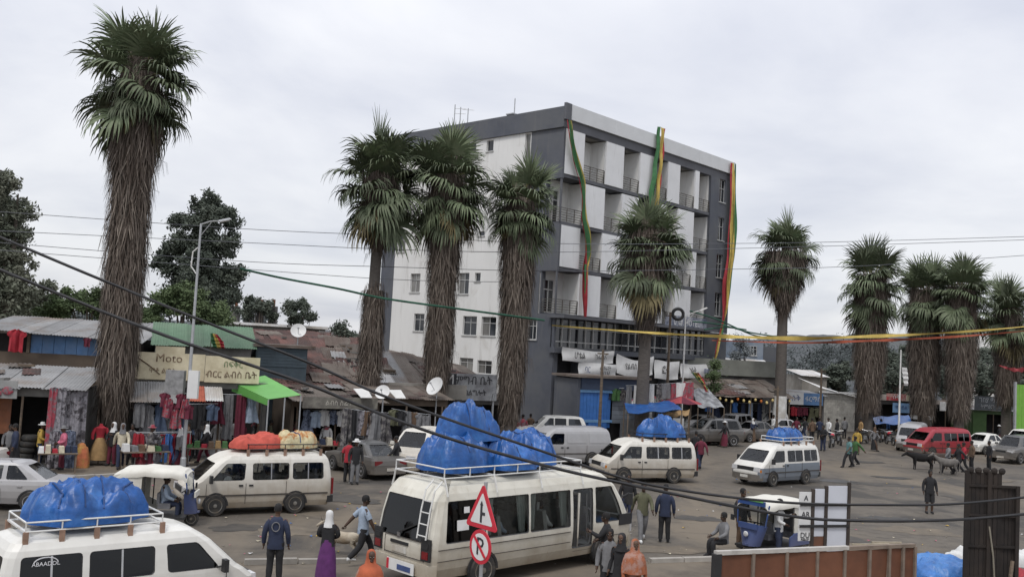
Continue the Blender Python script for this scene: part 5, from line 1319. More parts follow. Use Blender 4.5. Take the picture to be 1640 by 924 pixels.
# dress form with red top and tan skirt, orange bundle, beside the palm foot
p = G(157, 744); t = thing('dress_form', 'dress form wearing a red top and tan skirt at the palm foot', 'mannequin', p, R(-60))
MB().lathe([(.17, 0), (.17, .03), (.025, .05), (.025, .95)], 12).build('stand', wood, t)
MB().lathe([(.13, .98), (.15, 1.1), (.13, 1.22), (.19, 1.42), (.20, 1.52), (.07, 1.60), (.05, 1.68)], 14, sx=.8, sy=1.15).build('torso', CL['red'], t, smooth=50)
for s in (-1, 1): MB().tube([(0, s * .2, 1.5), (.02, s * .30, 1.25), (.05, s * .30, 1.05)], [.075, .07, .06], 8).build('sleeve', CL['red'], t, smooth=50)
MB().lathe([(.40, .22), (.36, .45), (.28, .8), (.16, 1.08), (.14, 1.12)], 28, wob=.07, rg=random.Random(3)).build('skirt', CL['tan'], t, smooth=60)
p = G(127, 748); lumpy('orange and red cloth bale standing on the pavement', 'cloth_bale', 'bale', p, .3, (.75, .5, 1.15), 41, mat('orange_bale', (.42, .13, .06), .9, .3, 5, c2=(.35, .25, .06)), 4, 0)
# --- green roofed building and grey tarp behind the sign, with a small flag
t = thing('green_roofed_store', 'store with green tin roof behind the yellow sign', 'building', (-17.5, 47.0, 0), R(20))
box_part(t, 'wall', 0, 4.6, 0, 4, 0, 5.0, block); sheets(t, (-.2, -.4, 4.95), (4.8, -.4, 4.95), (4.8, 3.2, 6.05), (-.2, 3.2, 6.05), green_r, seed=8)
t = thing('tarp_covered_store', 'upper store draped with dark blue grey tarpaulin', 'building', (-12.9, 48.6, 0), R(20))
box_part(t, 'wall', 0, 2.6, .1, 3, 0, 5.1, darkgrn); box_part(t, 'roof_slab', -.15, 2.75, -.1, 3.1, 5.1, 5.25, tin_brown)
boards(t, .05, 2.55, 4.1, 5.05, .1, darkgrn, 6, nm='tarp_fold', vert=False)
p = S(338, 545, 46); t = thing('small_flag', 'small red and yellow flag on a stick above the yellow sign', 'flag', (p.x, p.y, 0))
MB().tube([(0, 0, 4.2), (0, 0, p.z + .35)], .02, 5).build('stick', wood, t)
for i, m in enumerate((gr_c, ye_c, re_c)): ribbon(MB(), [(.02, 0, p.z + .35 - .02 * i), (.12 + .1 * i, 0, p.z - .05), (.25 + .1 * i, 0, p.z - .35)], [.14, .2, .16], [.1 * i, .1 * i, .08 * i], 8).build('flag_stripe', m, t)
# --- green awning
t = thing('green_awning', 'bright green plastic awning on thin poles', 'awning', (0, 0, 0))
A = [S(372, 612, 44.6), S(424, 601, 45.8), S(482, 632, 43.0), S(430, 639, 41.8)]
def fn(u, v):
    p = A[0].lerp(A[1], u).lerp(A[3].lerp(A[2], u), v); return p - Vector((0, 0, .10 * math.sin(u * math.pi) * math.sin(v * math.pi)))
MB().sheet(fn, 10, 8, thick=.015).build('sheet', green_t, t, smooth=60)
def fn(u, v):
    p = A[0].lerp(A[3], u); return p - Vector((0, 0, .42 * v * (1 - .3 * u))) + Vector((.01, .0, 0))
MB().sheet(fn, 6, 3, thick=(.01, 0, 0)).build('side_flap', green_t, t)
for q in (A[2], A[3], A[2].lerp(A[3], .5)): MB().tube([(q.x, q.y, 0), (q.x, q.y, q.z - .03)], .035, 6).build('pole', galv, t)
# --- rusty roofed row
t = thing('rusty_roofed_house', 'wide house with rusty red tin roof behind the awnings', 'building', (-13.2, 48.4, 0), R(26))
box_part(t, 'wall', .2, 7.6, .6, 6, 0, 3.6, mud)
sheets(t, (0, -.4, 3.35), (8.0, -.6, 3.0), (8.0, 6.4, 5.75), (0, 6.4, 5.55), tin_rust, seed=11, jit=.05)
sheets(t, (1.0, 6.3, 5.3), (8.3, 6.3, 5.3), (8.3, 10.5, 6.1), (1.0, 10.5, 6.0), tin_rust, seed=12, jit=.05)
box_part(t, 'rear_wall', 1.2, 8.2, 6.5, 10.4, 0, 5.2, mud)
t = thing('patched_roof_house', 'house with pale patched tin roof beside the palm', 'building', (-9.2, 50.9, 0), R(20))
box_part(t, 'wall', .2, 4.8, .3, 4, 0, 3.4, mud); sheets(t, (-.2, -.2, 3.45), (5.0, -.4, 3.2), (4.6, 4.4, 5.1), (-.2, 4.4, 5.15), [tin_w, tin, tin_brown], seed=13, jit=.06)
t = thing('brown_roofed_house', 'house with brown tin roof against the hotel wall', 'building', (-5.4, 54.5, 0), R(25))
box_part(t, 'wall', .2, 4.6, .3, 4, 0, 3.7, block); sheets(t, (-.2, -.4, 3.7), (4.9, -.4, 3.4), (4.9, 4.4, 4.4), (-.2, 4.4, 5.2), tin_brown, seed=14, jit=.05)
t = thing('grey_slab_store', 'store with plain grey concrete fascia between the palms', 'shop', (-6.3, 50.6, 0), R(22))
box_part(t, 'fascia', 0, 4.4, -.1, .1, 2.75, 3.55, concrete); box_part(t, 'wall', .1, 4.3, .6, 3, 0, 3.4, dark); box_part(t, 'pier', .1, .4, 0, .4, 0, 2.75, concrete_dk); box_part(t, 'pier', 3.9, 4.2, 0, .4, 0, 2.75, concrete_dk)
for i in range(4):
    p = S(378 + i * 20, 497, 96); t = thing('concrete_frame_post', f'bare concrete column of the unfinished floor, {ORD[i]} from the left', 'column', (p.x, p.y, 0), 0, 'bare columns of the unfinished floor')
    box_part(t, 'shaft', -.35, .35, -.35, .35, 0, p.z + .4, concrete_dk); box_part(t, 'starter_bars', -.12, .12, -.12, .12, p.z + .4, p.z + 1.1, rust)
t = thing('unfinished_house', 'unfinished grey house with flat roof far behind the awnings', 'building', S(372, 520, 94) * 1.0, R(10)); t.location.z = 0
box_part(t, 'wall', 0, 9, 0, 5, 0, 6.6, concrete_dk); box_part(t, 'roof_slab', -.3, 9.3, -.3, 5.3, 6.6, 6.85, tin_w)
for i, x in enumerate((.9, 3.2, 5.5)): window(t, x, x + 1.0, 5.0, 6.0, lambda x, z, d: (x, -.06 + d, z), d=0, sill=False)
# satellite dishes
def dish(label, p, r, az, pole):
    t = thing('satellite_dish', label, 'satellite dish', (p.x, p.y, p.z - pole), az)
    MB().tube([(0, 0, 0), (0, 0, pole)], .035, 6).build('mast', galv, t)
    q = Matrix.Rotation(R(62), 3, 'Y')
    MB().lathe([(r * .02, -.16 * r), (r * .4, -.12 * r), (r * .75, -.01 * r), (r, .14 * r), (r, .17 * r), (r * .72, .03 * r), (r * .35, -.08 * r)], 20, (0.12, 0, pole), rot=q).build('reflector', white_sign, t, smooth=50)
    MB().tube([(.1, 0, pole - .5 * r), (r * .95, 0, pole + .35 * r)], .018, 5).build('feed_arm', galv, t); MB().ell((r * .98, 0, pole + .38 * r), .06, 8, 5).build('receiver', galv, t)
dish('white satellite dish above the rusty red roof', S(478, 530, 52), .42, R(-80), 1.6)
dish('round white satellite dish on the white awning', S(614, 628, 45), .36, R(-100), 1.4)
dish('tilted white satellite dish beside the lettered sign', S(700, 619, 48), .50, R(-130), 2.4)
# --- shop with beige sign and clothes, then the white awning shop
t = shop('clothes_stall', 'open clothes stall with a narrow grey sign beside the green awning', (-10.0, 44.5, 0), R(26), 4.3, 4, 2.75, mud, tin_brown, eave=.8, rise=.5, posts=3)
box_part(t, 'sign_board', .3, 3.9, -.9, -.84, 2.45, 2.98, mat('old_sign', (.20, .19, .16), .8, .3, 3, c2=(.10, .09, .08)))
text('lettering', 'ልብስ ስፌት', .30, (2.0, -.91, 2.7), (R(90), 0, 0), mat('faded_lettering', (.4, .38, .33), .8), t)
M4 = t.matrix_basis
rail_of(8, M4 @ Vector((.5, -.2, 2.3)), M4 @ Vector((3.9, -.2, 2.3)), ['shirt', 'dress', 'shirt'], ['blue', 'pale', 'bluepat', 'white', 'grey'], 'in the open clothes stall with the grey sign', 'clothes in the open stall', 13)
t = shop('white_awning_shop', 'dark shop under a small white awning beside the palm', (-6.9, 46.4, 0), R(26), 4.4, 4, 2.9, mud, tin_brown, eave=.3, rise=.6, posts=3)
M5 = t.matrix_basis
for (ua, va, ub, vb, D0) in ((566, 622, 596, 636, 45), (622, 624, 650, 637, 45.2)):
    A2 = [S(ua, va, D0 + 1.2), S(ub - 8, va, D0 + 1.3), S(ub, vb, D0 - .3), S(ua + 12, vb, D0 - .3)]
    MB().sheet(lambda u, v: A2[0].lerp(A2[1], u).lerp(A2[3].lerp(A2[2], u), v) , 6, 4, thick=.03).build('white_awning', white_t, t); t.children[-1].matrix_parent_inverse = t.matrix_basis.inverted()
rail_of(9, S(553, 655, 43.2), S(622, 662, 44.6), ['dress', 'cloth', 'dress', 'skirt'], ['dpat', 'pattern', 'grey', 'dpat', 'brown', 'black'], 'on the street line before the white awning shop', 'patterned dresses on the street line', 15, 1.1)
rail_of(6, S(627, 655, 45.0), S(690, 665, 46.0), ['dress', 'shirt', 'jeans'], ['brown', 'black', 'grey', 'olive'], 'before the dark shop, near the lettered sign', 'dark clothes near the lettered sign', 16)
# --- lettered sign by the hotel
p0, p1 = S(709, 600, 53), S(797, 604, 55); rz = math.atan2((p1 - p0).y, (p1 - p0).x)
t = thing('lettered_sign', 'grey sign board with a black lettered corner at the hotel foot', 'sign', (p0.x, p0.y, 0), rz); wd = (p1 - p0).length
zt = p0.z + .1
box_part(t, 'board', 0, wd, 0, .08, zt - 1.5, zt, mat('grey_sign', (.36, .37, .38), .6, .2, 4, c2=(.22, .22, .23)))
box_part(t, 'black_corner', .02, .9, -.01, .0, zt - .68, zt - .02, blk_paint)
text('lettering', 'M', .8, (.46, -.015, zt - .36), (R(90), 0, 0), white_sign, t); text('lettering', 'ምግብ ቤት', .62, (2.05, -.015, zt - .4), (R(90), 0, 0), blk_paint, t); text('lettering', 'ሆቴል አገልግሎት', .42, (1.6, -.015, zt - 1.08), (R(90), 0, 0), blk_paint, t)
for x in (.15, wd - .15): box_part(t, 'post', x - .05, x + .05, .09, .19, 0, zt - .1, galv)
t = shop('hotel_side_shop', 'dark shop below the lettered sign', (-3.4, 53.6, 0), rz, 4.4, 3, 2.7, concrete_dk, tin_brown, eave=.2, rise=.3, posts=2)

# --- street front of the hotel: hanging banners, shutters
def hloc(x, y, z=0): return HOT + Matrix.Rotation(HRZ, 3, 'Z') @ Vector((x, y, z))
def sagbanner(label, x0, x1, z0, z1, y, words_, seed, sag=.12, m=None, cat='banner'):
    t = thing('cloth_banner', label, cat, hloc(0, 0), HRZ, 'white banners across the hotel shop fronts'); rg = random.Random(seed); ph = rg.uniform(0, 6)
    def fn(u, v): return (x0 + (x1 - x0) * u, y + .06 * math.sin(u * 9 + ph) + .05 * math.sin(v * 5 + u * 4), z1 - (z1 - z0) * v - sag * math.sin(u * math.pi) * (1 - .3 * v) + .05 * math.sin(u * 5 + ph))
    MB().sheet(fn, 20, 8, thick=(0, .01, 0)).build('cloth', m or white_sign, t, smooth=60)
    for i, (s, sz, fx, fz, mm) in enumerate(words_):
        text('lettering', s, sz, (x0 + (x1 - x0) * fx, y - .14, z1 - sag * .9 - (z1 - z0) * fz), (R(90), 0, 0), mm, t)
    for i in range(2): pass
    return t
bl = blk_paint; bd = mat('blue_lettering', (.05, .08, .2), .7)
sagbanner('white shop banner with dark lettering above the blue shutters, upper one', .3, 6.0, 5.05, 5.95, -.6, [('ሆቴል', .6, .3, .45, bl), ('ካፌ እና', .5, .72, .45, bl)], 1)
sagbanner('white shop banner with two dark blocks above the blue shutters, lower one', 1.6, 6.0, 4.1, 5.0, -.95, [('ባር', .55, .2, .5, bd), ('ሬስቶራንት', .36, .66, .32, bl), ('አልጋ አለ', .36, .66, .72, bl)], 2, .05)
sagbanner('torn white banner sagging in the middle of the hotel front', 6.5, 11.0, 4.3, 5.7, -.6, [('የልብስ', .6, .35, .4, bl), ('ንግድ', .5, .75, .5, bl)], 3, .35)
sagbanner('square white banner with dark picture marks', 11.2, 14.4, 4.0, 5.4, -.7, [('ፎቶ', .8, .4, .5, bl)], 4, .03)
sagbanner('long white banner at the far end of the hotel front', 14.7, 20.6, 4.2, 5.3, -.7, [('ሱቅ', .6, .3, .5, bl), ('መድኃኒት', .5, .7, .5, bd)], 5, .06)
t = thing('dark_text_banner', 'dark blue and white lettered banner on the first floor corner', 'banner', hloc(0, 0), HRZ)
box_part(t, 'board', 12.6, 18.6, -.55, -.5, 8.0, 8.95, mat('dark_blue_board', (.07, .085, .13), .7, .5, 5, c2=(.35, .36, .4)))
text('lettering', 'ሆቴል HOTEL', .7, (15.6, -.57, 8.45), (R(90), 0, 0), white_sign, t)
# blue shutter shop at the corner
t = thing('blue_shutter_kiosk', 'corner shop with bright blue metal shutters', 'shop', hloc(-1.4, -3.4), HRZ - R(20))
bshut = mat('blue_shutter', (.045, .16, .46), .5, .15, 3, rnd=.06); bsh2 = mat('pale_blue_bar', (.16, .32, .55), .5, .1, 3)
box_part(t, 'side_wall', 0, .2, 0, 3, 0, 4.0, h_grey); box_part(t, 'fascia', .2, 5.2, -.1, .1, 3.35, 4.1, mat('navy_fascia', (.03, .045, .08), .7)); box_part(t, 'back', .2, 5.2, .6, .7, 0, 3.35, dark)
boards(t, .25, 2.6, .9, 3.15, .12, bshut, 9, nm='shutter_slat', seed=3); box_part(t, 'shutter_bar', .2, 2.7, -.02, .08, 3.16, 3.34, bsh2); box_part(t, 'shutter_bar', .2, 2.7, -.02, .08, 1.25, 1.42, bsh2)
boards(t, .9, 2.3, .1, 1.22, .02, bshut, 5, nm='door_slat', seed=4); boards(t, 2.75, 4.9, 1.2, 2.9, .12, mat('grey_shutter', (.16, .18, .21), .6, .15, 3, rnd=.1), 6, nm='shutter_slat', vert=False, seed=5)
box_part(t, 'roof', -.2, 5.5, -.3, 3.1, 4.1, 4.25, tin_brown)
box_part(t, 'grey_panel', 2.9, 4.9, -.75, -.68, .0, 1.5, mat('grey_sheet', (.12, .125, .13), .6)); box_part(t, 'white_panel', 5.0, 7.6, -1.2, -1.1, .5, 1.7, white_sign)

# --- stalls right of the hotel corner
def umbrella(label, p, r, h, m, tilt=0.0, n=8):
    t = thing('market_umbrella', label, 'umbrella', (p.x, p.y, 0), tilt)
    MB().tube([(0, 0, 0), (0, 0, h)], .025, 6).build('pole', galv, t)
    for k in range(n):
        a0, a1 = 2 * math.pi * k / n, 2 * math.pi * (k + 1) / n
        am = (a0 + a1) / 2
        MB().add([(0, 0, h), (r * math.cos(a0), r * math.sin(a0), h - .32 * r), (r * .96 * math.cos(am), r * .96 * math.sin(am), h - .36 * r), (r * math.cos(a1), r * math.sin(a1), h - .32 * r),
                  (r * .5 * math.cos(am), r * .5 * math.sin(am), h - .13 * r)], [(0, 1, 4), (1, 2, 4), (2, 3, 4), (3, 0, 4)]).build('gore', m[k % len(m)] if isinstance(m, list) else m, t)
        MB().tube([(0, 0, h - .02), (r * math.cos(a0), r * math.sin(a0), h - .33 * r)], .01, 4).build('rib', galv, t)
umbrella('red and white market umbrella beside the blue tarpaulin', S(1045, 640, 62), 1.15, 3.15, [cm('faded_red', (.30, .05, .06)), CL['grey']], .2)
umbrella('dark red market umbrella beside the white lamp post', S(1092, 640, 61), 1.3, 3.25, [cm('faded_red', (.30, .05, .06)), CL['maroon']], .6)
umbrella('faded pink market umbrella next to the red and white one', S(1018, 640, 63), 1.1, 2.9, [CL['pink'], white_t], .3)
def canopy(label, A, m, sag=.15, name='tarpaulin_shelter', polem=None, cat='shelter'):
    t = thing(name, label, cat, (0, 0, 0)); rg = random.Random(len(label))
    ph = rg.uniform(0, 6)
    MB().sheet(lambda u, v: A[0].lerp(A[1], u).lerp(A[3].lerp(A[2], u), v) - Vector((0, 0, sag * math.sin(u * math.pi) * math.sin(v * math.pi) + .05 * math.sin(u * 14 + ph + v * 6))), 16, 10, thick=.02).build('sheet', m, t, smooth=60)
    for q in A: MB().tube([(q.x, q.y, 0), (q.x, q.y, q.z - .02)], .035, 6).build('pole', polem or wood, t)
canopy('blue tarpaulin shelter below the red umbrellas', [S(1000, 646, 60), S(1078, 642, 60.5), S(1092, 656, 56.5), S(1006, 662, 56)], tarp_b)
canopy('tan cloth stall roof beside the white lamp post', [S(1060, 662, 60), S(1105, 655, 60), S(1103, 664, 57), S(1068, 668, 57)], CL['tan'], .05)
canopy('blue tarpaulin shelter before the distant blue sign', [S(1395, 668, 77), S(1455, 664, 78), S(1462, 680, 74), S(1402, 678, 74)], tarp_b)
canopy('grey plastic shelter torn beside the tan roofed stalls', [S(1108, 622, 66), S(1135, 622, 68), S(1160, 652, 64), S(1118, 652, 63)], mat('grey_plastic', (.3, .31, .32), .4, .4, 4, c2=(.12, .12, .13)), .1)
t = thing('tan_roofed_stalls', 'row of stalls under a long brown tin roof with yellow lights', 'stalls', (14.6, 74.5, 0), R(24))
sheets(t, (-.5, -2.4, 2.9), (8.0, -2.4, 2.9), (8.0, 1.4, 4.15), (-.5, 1.4, 4.15), tin_brown, seed=21, jit=.05)
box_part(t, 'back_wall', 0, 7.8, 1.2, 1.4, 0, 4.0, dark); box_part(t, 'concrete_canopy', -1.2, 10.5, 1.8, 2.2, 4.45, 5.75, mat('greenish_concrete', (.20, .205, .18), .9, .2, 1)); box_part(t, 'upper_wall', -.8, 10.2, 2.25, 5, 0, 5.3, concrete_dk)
for i in range(5): MB().tube([(.1 + i * 1.9, -2.2, 0), (.1 + i * 1.9, -2.2, 2.9)], .05, 6).build('post', wood, t)
yl = mat('yellow_ornament', (.62, .48, .20), .6, .2, 6)
for i in range(14):
    o = MB().ell((.3 + i * .56, -2.35, 2.55 + .1 * ((i * 5) % 3)), (.11, .09, .13), 8, 5).build('yellow_ball', yl if i % 4 else CL['orange'], t)
rail_of(9, t.matrix_basis @ Vector((.3, -1.2, 2.4)), t.matrix_basis @ Vector((7.6, -1.2, 2.4)), ['shirt', 'dress', 'cloth'], ['navy', 'blue', 'grey', 'black', 'pale'], 'in the stalls under the brown tin roof', 'clothes in the brown roofed stalls', 22)
# blue sign shop, whitewashed house
p0 = S(1258, 640, 80); t = shop('blue_sign_shop', 'shop with a white and blue sign board beside the whitewashed palm', (p0.x, p0.y, 0), R(12), 3.6, 3, 3.1, concrete_dk, tin, eave=.2, rise=.3, posts=2)
box_part(t, 'sign_board', .15, 1.5, -.3, -.22, 2.3, 3.3, white_sign); box_part(t, 'sign_board', 1.5, 3.3, -.3, -.22, 2.3, 3.3, mat('blue_sign', (.10, .20, .38), .6, .2, 4))
text('lettering', 'ሱቅ', .6, (.8, -.32, 2.8), (R(90), 0, 0), bd, t); text('lettering', 'ፋርማሲ', .55, (2.4, -.32, 2.8), (R(90), 0, 0), white_sign, t)
rail_of(5, t.matrix_basis @ Vector((.5, -.1, 2.1)), t.matrix_basis @ Vector((3.2, -.1, 2.1)), ['dress', 'shirt', 'cloth'], ['red', 'brown', 'olive', 'maroon'], 'below the white and blue sign', 'clothes below the blue sign', 23)
p0 = S(1312, 650, 84); t = thing('whitewashed_house', 'low whitewashed block house with white edged tin roof', 'building', (p0.x, p0.y, 0), R(6))
wb = mat('whitewashed_block', (.40, .385, .35), .9, .18, 3, rnd=.14)
box_part(t, 'wall_core', .05, 3.25, .12, 4, 0, 3.2, concrete)
for r_ in range(13):
    for c_ in range(8):
        xa = .0 + c_ * .42 + (.21 if r_ % 2 else 0); xb = min(3.3, xa + .405)
        zt_ = 3.25 - .0 * xa
        if xb - xa > .1: MB().box(((xa + xb) / 2, .06, .13 + r_ * .25), (xb - xa, .14 + .02 * ((r_ * 3 + c_) % 3), .235)).build('block', wb, t)
sheets(t, (-.2, -.3, 3.75), (3.7, -.3, 2.95), (3.7, 4.2, 3.2), (-.2, 4.2, 4.4), tin_w, seed=24); box_part(t, 'fascia_board', -.2, 3.6, -.36, -.31, 3.3, 3.45, white_sign)
p0 = S(1163, 575, 92); t = thing('blue_grey_house', 'pale blue grey house beyond the end of the hotel', 'building', (p0.x, p0.y, 0), R(10))
box_part(t, 'wall', 0, 3.8, 0, 5, 0, 7.6, mat('blue_grey_wall', (.17, .21, .27), .85, .25, 1.5, c2=(.26, .29, .33))); box_part(t, 'grey_wall', 3.85, 5.6, .3, 5, 0, 7.2, h_grey); sheets(t, (-.2, -2.0, 5.0), (3.9, -2.0, 5.0), (3.9, 0.0, 5.9), (-.2, 0.0, 5.9), tin_w, seed=25)
window(t, 2.4, 3.1, 6.3, 7.2, lambda x, z, d: (x, -.05 + d, z), d=0)
p0 = S(1285, 600, 96); t = thing('white_roofed_store', 'far store with a bright white tin roof behind the palms', 'building', (p0.x, p0.y, 0), R(6))
box_part(t, 'wall', 0, 2.6, 0, 4, 0, 4.6, concrete); sheets(t, (-.2, -.3, 4.55), (2.8, -.3, 4.5), (2.8, 4, 5.1), (-.2, 4, 5.1), tin_w, seed=26)
p0 = S(1556, 560, 120); t = thing('far_white_building', 'far white building with a row of windows seen between palms', 'building', (p0.x, p0.y, 0), R(4))
box_part(t, 'wall', 0, 3.2, 0, 4, 0, 11.2, h_white)
for i in range(6): window(t, .1 + i * .52, .45 + i * .52, 8.0, 8.7, lambda x, z, d: (x, -.05 + d, z), d=0, cols=1, trans=0, sill=False)
# far right shop row
ps = S(1392, 655, 84); t = shop('red_sign_shop', 'far shop with red and blue signs behind the blue shelter', (ps.x, ps.y, 0), R(8), 6.0, 3, 2.9, concrete_dk, tin_brown, eave=.3, rise=.4, posts=3)
box_part(t, 'red_sign', 1.4, 3.2, -.42, -.36, 2.95, 3.55, mat('red_board', (.40, .05, .06), .7, .2, 4, c2=(.5, .4, .35))); box_part(t, 'cream_sign', 3.3, 4.9, -.42, -.36, 3.0, 3.5, ysign)
box_part(t, 'blue_sign', 2.0, 3.6, -.42, -.36, 1.9, 2.75, mat('pale_blue_sign', (.18, .32, .52), .7, .2, 4)); box_part(t, 'white_sign', 3.7, 5.8, -.42, -.36, 1.4, 2.4, white_sign)
text('lettering', 'ሱቅ', .5, (2.3, -.44, 3.25), (R(90), 0, 0), white_sign, t); text('lettering', 'ሞባይል', .4, (2.8, -.44, 2.35), (R(90), 0, 0), bd, t)
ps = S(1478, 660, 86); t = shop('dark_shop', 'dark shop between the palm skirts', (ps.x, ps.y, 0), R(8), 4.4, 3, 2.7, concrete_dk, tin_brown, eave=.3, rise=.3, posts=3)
box_part(t, 'white_cloth', 1.4, 2.0, -.4, -.36, 2.2, 3.0, white_sign)
ps = S(1556, 650, 84); t = shop('green_walled_shop', 'shop with a long dark grey sign and green wall panels', (ps.x, ps.y, 0), R(8), 4.2, 3, 2.5, mat('green_wall', (.05, .09, .035), .8), tin, eave=.3, rise=.3, posts=3)
box_part(t, 'sign_board', .0, 3.4, -.45, -.38, 2.55, 3.75, mat('dark_grey_sign', (.085, .095, .105), .7, .3, 4)); text('lettering', 'ገበያ ማዕከል', .55, (1.7, -.47, 3.4), (R(90), 0, 0), mat('pale_lettering', (.4, .42, .44), .7), t); text('lettering', 'ትምህርት ቤት', .42, (1.6, -.47, 2.85), (R(90), 0, 0), mat('pale_lettering', (.4, .42, .44), .7), t)
box_part(t, 'green_panel', .1, 1.4, -.1, -.04, .2, 2.3, mat('dark_green_panel', (.05, .10, .03), .8))
ps = S(1627, 640, 78); t = thing('bright_green_gate', 'bright green gate panel at the picture edge', 'gate', (ps.x, ps.y, 0), R(8))
boards(t, 0, 1.6, .3, 5.0, 0, mat('bright_green', (.16, .36, .05), .7, .1, 3), 6, nm='gate_board'); box_part(t, 'post', -.15, 0, -.1, .1, 0, 5.2, galv)
# far poles of the telephone line
for u, vt, D, lb in ((1246, 618, 70, 'thin dark pole beside the whitewashed palm'), (1316, 590, 78, 'thin dark pole at the corner of the whitewashed house'), (966, 560, 60, 'dark pole in front of the hotel banners'), (1074, 500, 64.5, 'dark post carrying the black ring ornament')):
    p = S(u, vt, D); t = thing('utility_pole', lb, 'pole', (p.x, p.y, 0))
    MB().tube([(0, 0, 0), (0, 0, p.z)], [.11, .08], 8).build('shaft', wood, t); MB().box((0, 0, p.z - .25), (.7, .08, .08)).build('crossarm', wood, t)
    if 'ring' in lb:
        q = S(1086, 500, 64.5) - p; cz = p.z - .1
        vs = [(q.x + .36 * math.cos(R(a)), 0, cz + .36 * math.sin(R(a))) for a in range(0, 361, 15)]
        MB().tube(vs, .11, 8, cap=False).build('ring', blackm, t, smooth=60)

# red, pink and white cloths draped on lines above the blue shelter
rail_of(9, S(1002, 618, 60.5), S(1108, 612, 61.5), ['blanket', 'cloth', 'blanket'], ['redpat', 'grey', 'white', 'maroon', 'redpat', 'cream', 'dpat'], 'on the line above the blue tarpaulin shelter', 'red cloths above the blue shelter', 61, .8)
rail_of(8, S(930, 622, 62), S(1000, 622, 62), ['shirt', 'dress', 'cloth'], ['black', 'green', 'dpat', 'brown', 'navy'], 'before the dark shops under the torn banner', 'clothes under the torn banner', 62, 1.0)
# trading tables with goods
def table(label, p, rz, w, goods, seed, n=6, h=.72):
    rg = random.Random(seed); t = thing('trading_table', label, 'table', p, rz); box_part(t, 'table_top', -w / 2, w / 2, -.4, .4, h, h + .04, wood)
    for x in (-w / 2 + .06, w / 2 - .06):
        for y in (-.33, .33): box_part(t, 'leg', x - .03, x + .03, y - .03, y + .03, 0, h, wood)
    for i in range(n):
        x = -w / 2 + w * (i + .5) / n; hh = rg.uniform(.12, .32); MB().box((x, rg.uniform(-.1, .1), h + .042 + hh / 2), (w / n * .85, rg.uniform(.35, .6), hh), rg.uniform(-.1, .1), taper=.85).build('goods_pile', CL[rg.choice(goods)], t)
for i, (u, v, w) in enumerate(((230, 752, 1.8), (330, 745, 1.7), (455, 738, 1.8), (530, 738, 1.8), (600, 738, 1.6), (660, 735, 1.6), (945, 702, 2.2), (985, 700, 2.2), (1030, 700, 2.4), (1075, 698, 2.2), (1295, 698, 2.0), (90, 756, 1.4))):
    table(f'wooden trading table piled with goods, {ORD[i]} counted along the market', G(u, v), R(random.Random(i).uniform(15, 40)), w, ['red', 'brown', 'cream', 'navy', 'dpat', 'grey', 'tan', 'green', 'white'], i)

# patched roofs: odd sheets, boards and stones laid on the tin
def patches(t, a, b_, c, d, n, seed, lift=.05):
    a, b_, c, d = map(Vector, (a, b_, c, d)); rg = random.Random(seed); nr = (b_ - a).cross(d - a).normalized()
    if nr.z < 0: nr = -nr
    for i in range(n):
        u, v = rg.uniform(.05, .85), rg.uniform(.03, .85); w, h = rg.uniform(.10, .2), rg.uniform(.14, .32); sk = rg.uniform(-.04, .04); lf = lift + rg.uniform(0, .06)
        def fn(x, y):
            uu, vv = min(1.02, u + w * x + sk * y), min(1.02, v + h * y - sk * x)
            return a.lerp(b_, uu).lerp(d.lerp(c, uu), vv) + nr * (lf + .018 * math.sin(x * 30) + .05 * y * rg_t)
        rg_t = rg.uniform(-.3, 1)
        MB().sheet(fn, 20, 2, thick=tuple(nr * .006)).build('patch_sheet', rg.choice([tin_rust, tin_rust, tin_brown, tin, tin_brown]), t, smooth=60)
    for i in range(n // 2):
        u, v = rg.random(), rg.uniform(.05, .95); p = a.lerp(b_, u).lerp(d.lerp(c, u), v) + nr * (lift + .1)
        MB().box(p, (rg.uniform(.2, .9), rg.uniform(.1, .2), .1), rg.uniform(0, 3)).build('roof_weight', rg.choice([wood, concrete_dk, block]), t)
for o in list(col.objects):
    if o.name == 'rusty_roofed_house': patches(o, (0, -.4, 3.35), (8.0, -.6, 3.0), (8.0, 6.4, 5.75), (0, 6.4, 5.55), 26, 1); patches(o, (1.0, 6.3, 5.3), (8.3, 6.3, 5.3), (8.3, 10.5, 6.1), (1.0, 10.5, 6.0), 10, 2)
    elif o.name == 'patched_roof_house': patches(o, (-.2, -.2, 3.45), (5.0, -.4, 3.2), (4.6, 4.4, 5.1), (-.2, 4.4, 5.15), 12, 3)
    elif o.name == 'brown_roofed_house': patches(o, (-.2, -.4, 3.7), (4.9, -.4, 3.4), (4.9, 4.4, 4.4), (-.2, 4.4, 5.2), 12, 4)
    elif o.name in ('clothes_stall', 'white_awning_shop'): patches(o, (-.15, -.6, 2.85), (4.5, -.6, 2.85), (4.5, 4.1, 3.3), (-.15, 4.1, 3.3), 9, 5)
    elif o.name == 'tan_roofed_stalls': patches(o, (-.5, -2.4, 2.9), (8.0, -2.4, 2.9), (8.0, 1.4, 4.15), (-.5, 1.4, 4.15), 12, 6)
    elif o.name == 'market_shed': patches(o, (-.15, -.35, 3.07), (6.35, -.35, 3.07), (6.35, 4.3, 3.8), (-.15, 4.3, 3.8), 6, 7)
